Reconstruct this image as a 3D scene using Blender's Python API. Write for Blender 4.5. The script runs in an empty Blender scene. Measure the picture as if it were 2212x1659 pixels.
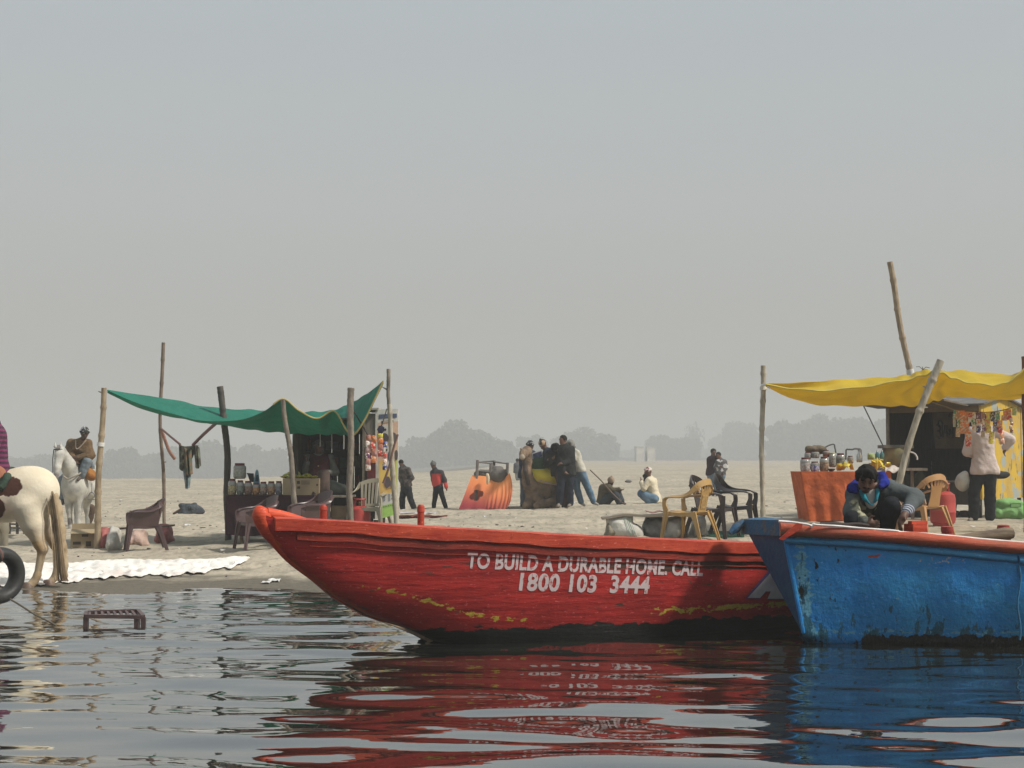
import bpy, math, random
import numpy as np
from mathutils import Vector, Matrix
R = math.radians
S = bpy.context.scene
COL = S.collection
# ---------------------------------------------------------------- camera
CAMZ = 1.55; F = 1487.0; TH = math.atan(73 / F)
cam_d = bpy.data.cameras.new('camera'); cam = bpy.data.objects.new('camera', cam_d); COL.objects.link(cam)
cam.location = (0, 0, CAMZ); cam.rotation_euler = (math.pi / 2 + TH, 0, 0)
cam_d.sensor_width = 36; cam_d.lens = F * 36 / 1024; cam_d.clip_end = 6000; cam_d.clip_start = 0.1
S.camera = cam
# ---------------------------------------------------------------- sky and sun
SUN_DIR = Vector((0.72, -0.24, 0.80)).normalized()     # towards the sun: up, right, a little behind us
elev = math.asin(SUN_DIR.z)
w = bpy.data.worlds.new('World'); S.world = w; w.use_nodes = True
nt = w.node_tree; N = nt.nodes; L = nt.links
for n in list(N): N.remove(n)
wo = N.new('ShaderNodeOutputWorld'); bg = N.new('ShaderNodeBackground'); bg2 = N.new('ShaderNodeBackground')
sky = N.new('ShaderNodeTexSky'); sky.sky_type = 'NISHITA'; sky.sun_disc = False
sky.sun_elevation = elev; sky.sun_rotation = math.atan2(SUN_DIR.x, SUN_DIR.y)
sky.dust_density = 7; sky.air_density = 1.5
L.new(sky.outputs[0], bg.inputs[0]); bg.inputs[1].default_value = 0.05
tc = N.new('ShaderNodeTexCoord'); sx = N.new('ShaderNodeSeparateXYZ'); L.new(tc.outputs['Generated'], sx.inputs[0])
rp = N.new('ShaderNodeValToRGB'); L.new(sx.outputs[2], rp.inputs[0])
e = rp.color_ramp.elements
e[0].position = 0.0; e[0].color = (0.395, 0.39, 0.365, 1)
e[1].position = 1.0; e[1].color = (0.52, 0.58, 0.64, 1)
for p_, c_ in ((0.06, (0.41, 0.41, 0.39, 1)), (0.17, (0.445, 0.465, 0.468, 1)), (0.33, (0.435, 0.485, 0.515, 1))):
    q = rp.color_ramp.elements.new(p_); q.color = c_
L.new(rp.outputs[0], bg2.inputs[0]); bg2.inputs[1].default_value = 1.17
mx = N.new('ShaderNodeMixShader'); mx.inputs[0].default_value = 0.86
L.new(bg.outputs[0], mx.inputs[1]); L.new(bg2.outputs[0], mx.inputs[2]); L.new(mx.outputs[0], wo.inputs[0])
sd = bpy.data.lights.new('sun', 'SUN'); so = bpy.data.objects.new('sun', sd); COL.objects.link(so)
sd.energy = 4.3; sd.angle = R(7.0); sd.color = (1, 0.95, 0.86)
so.rotation_euler = SUN_DIR.to_track_quat('Z', 'Y').to_euler()
S.view_settings.view_transform = 'Standard'; S.view_settings.look = 'None'
S.view_settings.exposure = 0.0; S.view_settings.gamma = 1
S.cycles.max_bounces = 6; S.cycles.volume_bounces = 0; S.cycles.volume_max_steps = 64
S.cycles.caustics_reflective = False; S.cycles.caustics_refractive = False
S.cycles.use_denoising = True
# ---------------------------------------------------------------- helpers
rng = np.random.default_rng(7); random.seed(7)
KV = 2212 / 1024.0
def W(vx, vy, d):
    """world point at distance d ahead, seen at measured position vx, vy of the photograph (2212 px wide)"""
    a = (vx / KV - 512) / F; b = (384 - vy / KV) / F
    s = d / (math.cos(TH) - b * math.sin(TH))
    return np.array((a * s, d, CAMZ + s * (math.sin(TH) + b * math.cos(TH))))
def sstep(a, b, x):
    t = np.clip((x - a) / (b - a), 0, 1); return t * t * (3 - 2 * t)
def ground(x, y):
    """height of the sand bank"""
    x = np.asarray(x, float); y = np.asarray(y, float)
    t = sstep(-0.25, 0.04, x / np.maximum(y, 8))
    base = 0.09 + 0.27 * t
    sh = 18.2 + 0.2 * np.clip(x, -6, 1)
    up = sstep(0, 1, (y - sh) / 5.0)
    z = np.where(y < sh, -0.5 * sstep(0, 1, (sh - y) / 4), base * (0.25 * np.clip((y - sh) / 1.0, 0, 1) + 0.75 * up))
    far = np.clip(y - 40, 0, None)
    zl = -0.0042 * np.minimum(far, 80) - 0.045 * np.clip(y - 118, 0, 215)
    zr = 0.0006 * np.minimum(far, 330) - 0.02 * np.clip(y - 372, 0, 60)
    z = z + (1 - t) * zl + t * zr
    z = z + np.where(y > 40, 0.10 * np.sin(x * .031 + y * .017) * np.clip((y - 40) / 120, 0, 1), 0)
    return z
def G(x, y): return float(ground(x, y))
def onground(vx, vy, d0=15, d1=300):
    """the point of the sand seen at vx, vy"""
    prev = None
    for i in range(3000):
        d = d0 * (1 + 0.002) ** i
        p = W(vx, vy, d)
        if p[2] <= G(p[0], p[1]): break
        if d > d1: break
    p[2] = G(p[0], p[1]); return p
WAVE = 2.0
# ---- materials
def newmat(name):
    m = bpy.data.materials.new(name); m.use_nodes = True
    return m, m.node_tree, m.node_tree.nodes['Principled BSDF']
_mc = {}
def mat(name, c, rough=0.8, c2=None, scale=6.0, bump=0.25, bscale=40.0, metal=0.0, detail=4.0, contrast=(0.35, 0.65), stretch=None, spec=0.4, trans=0, alpha=1, sub=0, bdist=0.01):
    if name in _mc: return _mc[name]
    m, t, b = newmat(name); n = t.nodes; l = t.links
    if c2 is None: c2 = tuple(v * 0.72 for v in c)
    co = n.new('ShaderNodeTexCoord'); src = co.outputs['Object']
    if stretch:
        mp = n.new('ShaderNodeMapping'); mp.inputs['Scale'].default_value = stretch; l.new(src, mp.inputs[0]); src = mp.outputs[0]
    no = n.new('ShaderNodeTexNoise'); no.inputs['Scale'].default_value = scale; no.inputs['Detail'].default_value = detail
    l.new(src, no.inputs['Vector'])
    mr = n.new('ShaderNodeMapRange'); mr.inputs[1].default_value = contrast[0]; mr.inputs[2].default_value = contrast[1]
    l.new(no.outputs[0], mr.inputs[0])
    mi = n.new('ShaderNodeMix'); mi.data_type = 'RGBA'; mi.inputs[6].default_value = (*c, 1); mi.inputs[7].default_value = (*c2, 1)
    l.new(mr.outputs[0], mi.inputs[0]); l.new(mi.outputs[2], b.inputs['Base Color'])
    if bump:
        nb = n.new('ShaderNodeTexNoise'); nb.inputs['Scale'].default_value = bscale; nb.inputs['Detail'].default_value = 3
        l.new(src, nb.inputs['Vector'])
        bp = n.new('ShaderNodeBump'); bp.inputs['Strength'].default_value = bump; bp.inputs['Distance'].default_value = bdist
        l.new(nb.outputs[0], bp.inputs['Height']); l.new(bp.outputs[0], b.inputs['Normal'])
    b.inputs['Roughness'].default_value = rough; b.inputs['Metallic'].default_value = metal
    b.inputs['Specular IOR Level'].default_value = spec
    if trans: b.inputs['Transmission Weight'].default_value = trans
    if alpha < 1: b.inputs['Alpha'].default_value = alpha
    _mc[name] = m; return m
def cloth(name, c, c2=None, scale=5, bump=0.9, bscale=9, rough=0.95, bdist=0.03):
    return mat(name, c, rough, c2, scale, bump, bscale, spec=0.15, bdist=bdist)
def translucent(m, amt, col):
    """let light through a thin cloth"""
    t = m.node_tree; n = t.nodes; l = t.links; b = n['Principled BSDF']; o = n['Material Output']
    tr = n.new('ShaderNodeBsdfTranslucent'); tr.inputs[0].default_value = (*col, 1)
    ms = n.new('ShaderNodeMixShader'); ms.inputs[0].default_value = amt
    l.new(b.outputs[0], ms.inputs[1]); l.new(tr.outputs[0], ms.inputs[2]); l.new(ms.outputs[0], o.inputs[0])
    return m
# ---- mesh collector
class MB:
    def __init__(s): s.v = []; s.f = []; s.m = []; s.cur = 0
    def add(s, vs, fs):
        k = len(s.v); s.v.extend([tuple(map(float, p)) for p in vs]); s.f.extend([tuple(i + k for i in f) for f in fs]); s.m.extend([s.cur] * len(fs)); return s
    def box(s, c, size, M=None, taper=1.0):
        c = np.array(c, float); h = np.array(size, float) / 2; vs = []
        for z in (-1, 1):
            for y in (-1, 1):
                for x in (-1, 1):
                    q = taper if z > 0 else 1
                    p = np.array((x * h[0] * q, y * h[1] * q, z * h[2]))
                    if M is not None: p = np.array(M @ Vector(p))
                    vs.append(c + p)
        return s.add(vs, [(0, 2, 3, 1), (4, 5, 7, 6), (0, 1, 5, 4), (2, 6, 7, 3), (0, 4, 6, 2), (1, 3, 7, 5)])
    def tube(s, pts, rad, n=8, squash=1.0, hint=None, cap=True):
        pts = [np.array(p, float) for p in pts]
        if not hasattr(rad, '__len__'): rad = [rad] * len(pts)
        vs = []; fs = []; pu = None
        for i, p in enumerate(pts):
            d = pts[min(i + 1, len(pts) - 1)] - pts[max(i - 1, 0)]; d = d / (np.linalg.norm(d) + 1e-9)
            if pu is None:
                h = np.array(hint if hint is not None else ((0, 0, 1) if abs(d[2]) < 0.9 else (0, 1, 0)), float)
            else: h = pu
            u = h - d * np.dot(h, d); u /= (np.linalg.norm(u) + 1e-9); pu = u; v = np.cross(d, u)
            for k in range(n):
                a = 2 * math.pi * (k + .5) / n; vs.append(p + rad[i] * (math.cos(a) * u * squash + math.sin(a) * v))
        for i in range(len(pts) - 1):
            for k in range(n):
                k2 = (k + 1) % n; fs.append((i * n + k, i * n + k2, (i + 1) * n + k2, (i + 1) * n + k))
        if cap: fs.append(tuple(range(n - 1, -1, -1))); fs.append(tuple((len(pts) - 1) * n + k for k in range(n)))
        return s.add(vs, fs)
    def lathe(s, prof, o=(0, 0, 0), n=16, M=None):
        vs = []; fs = []; o = np.array(o, float)
        for r, z in prof:
            for k in range(n):
                a = 2 * math.pi * k / n; p = np.array((r * math.cos(a), r * math.sin(a), z))
                if M is not None: p = np.array(M @ Vector(p))
                vs.append(o + p)
        for i in range(len(prof) - 1):
            for k in range(n):
                k2 = (k + 1) % n; fs.append((i * n + k, i * n + k2, (i + 1) * n + k2, (i + 1) * n + k))
        fs.append(tuple(range(n - 1, -1, -1))); fs.append(tuple((len(prof) - 1) * n + k for k in range(n)))
        return s.add(vs, fs)
    def grid(s, P, thick=0.0):
        P = np.array(P, float); r, c = P.shape[:2]
        if thick:
            du = np.gradient(P, axis=1); dv = np.gradient(P, axis=0); nn = np.cross(du, dv); nn /= (np.linalg.norm(nn, axis=2, keepdims=True) + 1e-9)
            A = P + nn * thick / 2; B = P - nn * thick / 2
        else: A = P; B = None
        ix = lambda i, j, o=0: o + i * c + j
        fs = [(ix(i, j), ix(i, j + 1), ix(i + 1, j + 1), ix(i + 1, j)) for i in range(r - 1) for j in range(c - 1)]
        vs = list(A.reshape(-1, 3))
        if B is not None:
            o = r * c; vs += list(B.reshape(-1, 3))
            fs += [(ix(i, j, o), ix(i + 1, j, o), ix(i + 1, j + 1, o), ix(i, j + 1, o)) for i in range(r - 1) for j in range(c - 1)]
            for j in range(c - 1):
                fs.append((ix(0, j), ix(0, j, o), ix(0, j + 1, o), ix(0, j + 1))); fs.append((ix(r - 1, j), ix(r - 1, j + 1), ix(r - 1, j + 1, o), ix(r - 1, j, o)))
            for i in range(r - 1):
                fs.append((ix(i, 0), ix(i + 1, 0), ix(i + 1, 0, o), ix(i, 0, o))); fs.append((ix(i, c - 1), ix(i, c - 1, o), ix(i + 1, c - 1, o), ix(i + 1, c - 1)))
        return s.add(vs, fs)
    def prism(s, poly, vec):
        n = len(poly); vec = np.array(vec, float); a = [np.array(p, float) for p in poly]
        return s.add(a + [p + vec for p in a], [tuple(range(n)), tuple(range(2 * n - 1, n - 1, -1))] + [(i, i + n, (i + 1) % n + n, (i + 1) % n) for i in range(n)])
    def blob(s, c, r, M=None, n=10, jit=0.0, seed=0):
        rg = np.random.default_rng(seed); prof = []; c = np.array(c, float); r = np.array(r, float)
        vs = []; fs = []; m = n // 2 + 1
        for i in range(m + 1):
            a = math.pi * i / m
            for k in range(n):
                b = 2 * math.pi * k / n; p = np.array((math.sin(a) * math.cos(b), math.sin(a) * math.sin(b), -math.cos(a))) * r * (1 + jit * rg.normal())
                if M is not None: p = np.array(M @ Vector(p))
                vs.append(c + p)
        for i in range(m):
            for k in range(n):
                k2 = (k + 1) % n; fs.append((i * n + k, i * n + k2, (i + 1) * n + k2, (i + 1) * n + k))
        return s.add(vs, fs)
def mesh_from(name, v, f, mats, smooth=True, off=None, mi=None, attrs=None):
    me = bpy.data.meshes.new(name); v = np.asarray(v, float)
    if off is not None: v = v - np.array(off)
    me.from_pydata([tuple(p) for p in v.tolist()], [], f if isinstance(f, list) else f.tolist())
    for m in (mats if isinstance(mats, (list, tuple)) else [mats]): me.materials.append(m)
    if mi is not None and any(mi): me.polygons.foreach_set('material_index', mi)
    me.polygons.foreach_set('use_smooth', [bool(smooth)] * len(me.polygons))
    if attrs:
        for k, a in attrs.items():
            at = me.attributes.new(k, 'FLOAT', 'POINT'); at.data.foreach_set('value', np.asarray(a, np.float32))
    me.validate(); me.update()
    return me
def thing(name, label, cat, loc, group=None, rz=0, kind=None):
    o = bpy.data.objects.new(name, None); COL.objects.link(o); o.location = tuple(map(float, loc)); o.rotation_euler = (0, 0, rz)
    o.empty_display_size = 0.1; tag(o, label, cat, group, kind); return o
def tag(o, label=None, cat=None, group=None, kind=None):
    if label: o['label'] = label
    if cat: o['category'] = cat
    if group: o['group'] = group
    if kind: o['kind'] = kind
    return o
def autosmooth(o, deg=40):
    me = o.data
    import bmesh
    bm = bmesh.new(); bm.from_mesh(me)
    for e_ in bm.edges:
        if len(e_.link_faces) == 2 and e_.calc_face_angle(0) > R(deg): e_.smooth = False
    bm.to_mesh(me); bm.free()
def part(name, mb, m, parent, label=None, local=False, smooth=True, sharp=True, attrs=None):
    off = None
    if not local:
        p = parent; off = np.zeros(3)
        while p is not None: off = off + np.array(p.location); p = p.parent
    o = bpy.data.objects.new(name, mesh_from(name, mb.v, mb.f, m, smooth, off, mb.m, attrs)); COL.objects.link(o); o.parent = parent
    if smooth and sharp: autosmooth(o)
    if label: o['label'] = label
    return o
def solo(name, mb, m, label, cat, group=None, kind=None, smooth=True, loc=None, attrs=None):
    v = np.array(mb.v)
    if loc is None: loc = np.array(((v[:, 0].min() + v[:, 0].max()) / 2, (v[:, 1].min() + v[:, 1].max()) / 2, v[:, 2].min()))
    o = bpy.data.objects.new(name, mesh_from(name, v, mb.f, m, smooth, loc, mb.m, attrs)); COL.objects.link(o); o.location = tuple(loc)
    if smooth: autosmooth(o)
    return tag(o, label, cat, group, kind)
def copy_tree(o, parent=None):
    c = o.copy(); COL.objects.link(c); c.parent = parent
    for ch in [x for x in bpy.data.objects if x.parent == o]: copy_tree(ch, c)
    return c
def catmull(pts, n):
    pts = [np.array(p, float) for p in pts]; out = []; m = len(pts)
    P = [2 * pts[0] - pts[1]] + pts + [2 * pts[-1] - pts[-2]]
    for i in range(n):
        t = i * (m - 1) / (n - 1); k = min(int(t), m - 2); t -= k
        a, b, c, d = P[k:k + 4]
        out.append(0.5 * ((2 * b) + (c - a) * t + (2 * a - 5 * b + 4 * c - d) * t * t + (3 * b - a - 3 * c + d) * t ** 3))
    return out
def catgrid(rows, nr, nc):
    rows = [catmull(r, nc) for r in rows]
    cols = [catmull([r[j] for r in rows], nr) for j in range(nc)]
    return np.array(cols).transpose(1, 0, 2)
def vnoise(x, y, seed=0):
    """smooth value noise"""
    xi = np.floor(x).astype(np.int64); yi = np.floor(y).astype(np.int64); fx = x - xi; fy = y - yi
    fx = fx * fx * (3 - 2 * fx); fy = fy * fy * (3 - 2 * fy)
    def h(a, b):
        n = (a * 374761393 + b * 668265263 + seed * 982451653) & 0x7fffffff
        n = ((n ^ (n >> 13)) * 1274126177) & 0x7fffffff
        return ((n ^ (n >> 16)) & 0xffff) / 65535.0 * 2 - 1
    return (h(xi, yi) * (1 - fx) + h(xi + 1, yi) * fx) * (1 - fy) + (h(xi, yi + 1) * (1 - fx) + h(xi + 1, yi + 1) * fx) * fy
# ---- soft bodies: distance field turned into one continuous surface
class SD:
    def __init__(s, k=0.04): s.p = []; s.k = k
    def cap(s, a, b, ra, rb=None, k=None, sub=False):
        s.p.append(('c', np.array(a, float), np.array(b, float), ra, ra if rb is None else rb, k, sub)); return s
    def ell(s, c, r, M=None, k=None, sub=False):
        r = np.array(r if hasattr(r, '__len__') else (r, r, r), float)
        s.p.append(('e', np.array(c, float), r, None if M is None else np.array(M.to_3x3()), None, k, sub)); return s
    def ext(s, o, infl=0):
        for p in o.p:
            q = list(p)
            if q[0] == 'c': q[3] += infl; q[4] += infl
            else: q[2] = q[2] + infl
            s.p.append(tuple(q))
        return s
    def mesh(s, vox, smooth_it=1, noise=0.0, nsc=12.0):
        lo = np.full(3, 1e9); hi = np.full(3, -1e9)
        for p in s.p:
            if p[6]: continue
            if p[0] == 'c': rr = max(p[3], p[4]); lo = np.minimum(lo, np.minimum(p[1], p[2]) - rr); hi = np.maximum(hi, np.maximum(p[1], p[2]) + rr)
            else: rr = p[2].max(); lo = np.minimum(lo, p[1] - rr); hi = np.maximum(hi, p[1] + rr)
        lo -= 3 * vox + .01; hi += 3 * vox + .01
        n = np.ceil((hi - lo) / vox).astype(int) + 1
        D = np.full(n, 0.5, np.float32)
        ax = [lo[i] + vox * np.arange(n[i]) for i in range(3)]
        for p in s.p:
            k = p[5] if p[5] is not None else s.k
            if p[0] == 'c': rr = max(p[3], p[4]) + k + 2 * vox; a = np.minimum(p[1], p[2]) - rr; b = np.maximum(p[1], p[2]) + rr
            else: rr = p[2].max() + k + 2 * vox; a = p[1] - rr; b = p[1] + rr
            i0 = np.clip(np.floor((a - lo) / vox).astype(int), 0, n - 1); i1 = np.clip(np.ceil((b - lo) / vox).astype(int) + 1, 1, n)
            if (i1 <= i0).any(): continue
            X, Y, Z = np.meshgrid(*[ax[i][i0[i]:i1[i]] for i in range(3)], indexing='ij')
            Q = np.stack((X, Y, Z), -1)
            if p[0] == 'c':
                ab = p[2] - p[1]; t = np.clip(((Q - p[1]) @ ab) / max(ab @ ab, 1e-9), 0, 1)
                d = np.linalg.norm(Q - p[1] - t[..., None] * ab, axis=-1) - (p[3] + t * (p[4] - p[3]))
            else:
                q = Q - p[1]
                if p[3] is not None: q = q @ p[3]
                k0 = np.linalg.norm(q / p[2], axis=-1); k1 = np.linalg.norm(q / (p[2] ** 2), axis=-1) + 1e-9
                d = np.where(k0 < 1e-4, -p[2].min(), k0 * (k0 - 1) / k1)
            sl = tuple(slice(i0[i], i1[i]) for i in range(3)); O = D[sl]
            if p[6]:
                h = np.maximum(k - np.abs(-O - d), 0) / k; D[sl] = -(np.minimum(-O, d) - h * h * k / 4)
            else:
                h = np.maximum(k - np.abs(O - d), 0) / k; D[sl] = np.minimum(O, d) - h * h * k / 4
        if noise:
            X, Y, Z = np.meshgrid(*ax, indexing='ij')
            D = D + noise * (vnoise(X * nsc + Z * nsc * .6, Y * nsc - Z * nsc * .8, 3) + .5 * vnoise(X * nsc * 2.1 - Z * nsc, Y * nsc * 2 + Z * nsc * 1.7, 5)).astype(np.float32)
        ins = D < 0
        c = np.zeros(tuple(n - 1), np.int8)
        offs = [(i, j, k) for i in (0, 1) for j in (0, 1) for k in (0, 1)]
        for o in offs: c += ins[o[0]:n[0] - 1 + o[0], o[1]:n[1] - 1 + o[1], o[2]:n[2] - 1 + o[2]]
        act = (c > 0) & (c < 8); I = np.argwhere(act); idx = np.full(act.shape, -1, np.int64); idx[act] = np.arange(len(I))
        acc = np.zeros((len(I), 3)); cnt = np.zeros(len(I))
        for a in offs:
            for axn in range(3):
                if a[axn]: continue
                b = list(a); b[axn] = 1; b = tuple(b)
                da = D[I[:, 0] + a[0], I[:, 1] + a[1], I[:, 2] + a[2]]; db = D[I[:, 0] + b[0], I[:, 1] + b[1], I[:, 2] + b[2]]
                m = (da < 0) != (db < 0); t = np.where(m, da / np.where(m, da - db, 1), 0)
                q = np.array(a, float)[None].repeat(len(I), 0); q[:, axn] += t
                acc[m] += q[m]; cnt[m] += 1
        V = lo + (I + acc / cnt[:, None]) * vox
        Fq = []
        for axn in range(3):
            o1, o2 = [i for i in range(3) if i != axn]
            s0 = [slice(None)] * 3; s1 = [slice(None)] * 3; s0[axn] = slice(0, -1); s1[axn] = slice(1, None)
            A = ins[tuple(s0)]; B = ins[tuple(s1)]; ch = np.argwhere(A != B)
            ch = ch[(ch[:, o1] > 0) & (ch[:, o2] > 0) & (ch[:, o1] < n[o1] - 1) & (ch[:, o2] < n[o2] - 1)]
            if not len(ch): continue
            def g(d1, d2):
                q = ch.copy(); q[:, o1] += d1; q[:, o2] += d2; return idx[q[:, 0], q[:, 1], q[:, 2]]
            quad = np.stack((g(-1, -1), g(0, -1), g(0, 0), g(-1, 0)), 1)
            flip = A[ch[:, 0], ch[:, 1], ch[:, 2]]
            if axn == 1: flip = ~flip
            quad[~flip] = quad[~flip][:, ::-1]
            Fq.append(quad)
        Fq = np.concatenate(Fq); Fq = Fq[(Fq >= 0).all(1)]
        for _ in range(smooth_it):
            a = np.zeros_like(V); ct = np.zeros(len(V))
            for i in range(4):
                for j in (1, 3):
                    np.add.at(a, Fq[:, i], V[Fq[:, (i + j) % 4]]); np.add.at(ct, Fq[:, i], 1)
            V = 0.5 * V + 0.5 * a / np.maximum(ct, 1)[:, None]
        return V, Fq
def sdpart(name, sdf, m, parent, vox, label=None, noise=0, nsc=12, attrs=None, it=1):
    V, Fq = sdf.mesh(vox, it, noise, nsc)
    off = np.zeros(3); p = parent
    while p is not None: off = off + np.array(p.location); p = p.parent
    at = {k: f(V) for k, f in attrs.items()} if attrs else None
    o = bpy.data.objects.new(name, mesh_from(name, V, Fq, m, True, off, None, at)); COL.objects.link(o); o.parent = parent
    if label: o['label'] = label
    return o
def sdsolo(name, sdf, m, vox, label, cat, group=None, noise=0, nsc=12, attrs=None):
    V, Fq = sdf.mesh(vox, 1, noise, nsc); loc = np.array((V[:, 0].mean(), V[:, 1].mean(), V[:, 2].min()))
    at = {k: f(V) for k, f in attrs.items()} if attrs else None
    o = bpy.data.objects.new(name, mesh_from(name, V, Fq, m, True, loc, None, at)); COL.objects.link(o); o.location = tuple(loc)
    return tag(o, label, cat, group)
# ================================================================ ground, water, far trees
def sand_mat():
    m, t, b = newmat('sand'); n = t.nodes; l = t.links
    co = n.new('ShaderNodeNewGeometry'); P = co.outputs['Position']
    def noise(sc, det=5, st=(1, 1, 1)):
        mp = n.new('ShaderNodeMapping'); mp.inputs['Scale'].default_value = st; l.new(P, mp.inputs[0])
        q = n.new('ShaderNodeTexNoise'); q.inputs['Scale'].default_value = sc; q.inputs['Detail'].default_value = det; l.new(mp.outputs[0], q.inputs['Vector']); return q.outputs[0]
    def rng_(v, a, c_, lo=0, hi=1):
        q = n.new('ShaderNodeMapRange'); q.inputs[1].default_value = a; q.inputs[2].default_value = c_; q.inputs[3].default_value = lo; q.inputs[4].default_value = hi; l.new(v, q.inputs[0]); return q.outputs[0]
    def mix(f, a, c_):
        q = n.new('ShaderNodeMix'); q.data_type = 'RGBA'; l.new(f, q.inputs[0])
        for s_, v in ((6, a), (7, c_)):
            if isinstance(v, tuple): q.inputs[s_].default_value = (*v, 1)
            else: l.new(v, q.inputs[s_])
        return q.outputs[2]
    c = mix(rng_(noise(0.9, 6), 0.35, 0.65), (0.44, 0.385, 0.295), (0.35, 0.305, 0.235))
    c = mix(rng_(noise(7, 5, (1, .3, 1)), 0.50, 0.66, 0, 0.75), c, (0.24, 0.21, 0.165))
    c = mix(rng_(noise(0.12, 5, (.5, 2.2, 1)), 0.5, 0.62, 0, 0.5), c, (0.27, 0.24, 0.19))
    c = mix(rng_(noise(19, 4, (1, .35, 1)), 0.56, 0.70, 0, 0.6), c, (0.19, 0.165, 0.125))
    # wet sand by the water: depends on height only
    sp = n.new('ShaderNodeSeparateXYZ'); l.new(P, sp.inputs[0])
    ad = n.new('ShaderNodeMath'); ad.operation = 'MULTIPLY_ADD'; l.new(noise(1.6, 4), ad.inputs[0]); ad.inputs[1].default_value = 0.09
    fy = rng_(sp.outputs[1], 21, 24, 0, 0.5); a2 = n.new('ShaderNodeMath'); l.new(sp.outputs[2], a2.inputs[0]); l.new(fy, a2.inputs[1]); l.new(a2.outputs[0], ad.inputs[2])
    c = mix(rng_(ad.outputs[0], 0.075, 0.105, 1, 0), c, (0.13, 0.115, 0.09))
    l.new(c, b.inputs['Base Color']); b.inputs['Roughness'].default_value = 0.95; b.inputs['Specular IOR Level'].default_value = 0.15
    bp = n.new('ShaderNodeBump'); bp.inputs['Strength'].default_value = 0.8; bp.inputs['Distance'].default_value = 0.05; l.new(noise(7, 6), bp.inputs['Height']); l.new(bp.outputs[0], b.inputs['Normal'])
    return m
ys = np.concatenate([[-40, 0, 10], np.arange(13, 17, .4), np.arange(17, 42, .075), 42 * (1.0085 ** np.arange(0, 480))]); ys = ys[ys < 2300]
us = np.concatenate([np.linspace(-1.6, -.46, 24), np.linspace(-.45, .45, 430), np.linspace(.46, 1.6, 24)])
YY, UU = np.meshgrid(ys, us, indexing='ij'); XX = UU * np.maximum(YY, 30) * 1.0
XX = np.where(YY < 60, UU * (YY * .9 + 6), UU * YY); XX = np.where(YY < 13, UU * 60, XX)
ZZ = ground(XX, YY)
lump = vnoise(XX * 3.1, YY * 3.1, 1) * .6 + vnoise(XX * 6.7, YY * 6.7, 2) * .35 + vnoise(XX * 1.1, YY * 1.1, 4) * .7
lump = np.where(lump > 0, lump, lump * 1.6)
amp = 0.036 * sstep(18.3, 21, YY) * (1 - .3 * sstep(60, 200, YY))
trk = np.abs(vnoise(XX * .5, YY * .9, 9)); amp = amp * (0.5 + trk)
ZZ = ZZ + lump * amp + np.where((YY > 45), vnoise(XX * .25, YY * .25, 6) * .05, 0)
v = np.stack((XX, YY, ZZ), -1).reshape(-1, 3); r_, c_ = YY.shape
ii = np.arange(r_ * c_).reshape(r_, c_); fq = np.stack((ii[:-1, :-1], ii[:-1, 1:], ii[1:, 1:], ii[1:, :-1]), -1).reshape(-1, 4)
g = bpy.data.objects.new('ground', mesh_from('ground', v, fq, sand_mat())); COL.objects.link(g); g['kind'] = 'structure'
# ---- river
def water_mat():
    m, t, b = newmat('river_water'); n = t.nodes; l = t.links
    co = n.new('ShaderNodeNewGeometry'); mp = n.new('ShaderNodeMapping'); mp.inputs['Scale'].default_value = (0.45, 1, 1); l.new(co.outputs['Position'], mp.inputs[0])
    q = n.new('ShaderNodeTexNoise'); q.inputs['Scale'].default_value = 9; q.inputs['Detail'].default_value = 2; l.new(mp.outputs[0], q.inputs['Vector'])
    bp = n.new('ShaderNodeBump'); bp.inputs['Strength'].default_value = 0.16; bp.inputs['Distance'].default_value = 0.006; l.new(q.outputs[0], bp.inputs['Height'])
    fr = n.new('ShaderNodeFresnel'); fr.inputs['IOR'].default_value = 1.33; l.new(bp.outputs[0], fr.inputs['Normal']); pw = n.new('ShaderNodeMath'); pw.operation = 'POWER'; l.new(fr.outputs[0], pw.inputs[0]); pw.inputs[1].default_value = 0.46
    gl = n.new('ShaderNodeBsdfGlossy'); gl.inputs['Roughness'].default_value = .012; gl.inputs['Color'].default_value = (.95, .95, .94, 1); l.new(bp.outputs[0], gl.inputs['Normal'])
    df = n.new('ShaderNodeBsdfDiffuse'); df.inputs['Color'].default_value = (.012, .014, .011, 1); ms = n.new('ShaderNodeMixShader'); l.new(pw.outputs[0], ms.inputs[0]); l.new(df.outputs[0], ms.inputs[1]); l.new(gl.outputs[0], ms.inputs[2])
    n.remove(b); l.new(ms.outputs[0], n['Material Output'].inputs['Surface'])
    return m
wx = np.concatenate([-8 - 1.25 ** np.arange(28, 0, -1), np.linspace(-8, 8, 420), 8 + 1.25 ** np.arange(1, 29)])
wy = np.concatenate([4 - 1.3 ** np.arange(20, 0, -1), np.arange(4, 21, .028)])
WY, WX = np.meshgrid(wy, wx, indexing='ij'); WZ = np.zeros_like(WX)
rw = np.random.default_rng(21)
for i in range(46):
    lam = 0.22 * (1.9 / .22) ** rw.random(); k = 2 * math.pi / lam
    ang = rw.normal(0, 0.34) + 0.08; ph = rw.random() * 6.28
    a = WAVE * 0.0105 * (lam / 2 / math.pi) * (1.0 if lam < 0.8 else 0.8)
    env = 0.55 + 0.45 * vnoise(WX * .23 + i * 7.1, WY * .31 + i * 3.3, i)
    WZ += a * env * np.sin(k * (math.sin(ang) * WX + math.cos(ang) * WY) + ph + 0.9 * vnoise(WX * .8 + i, WY * .8, 40 + i))
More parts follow.
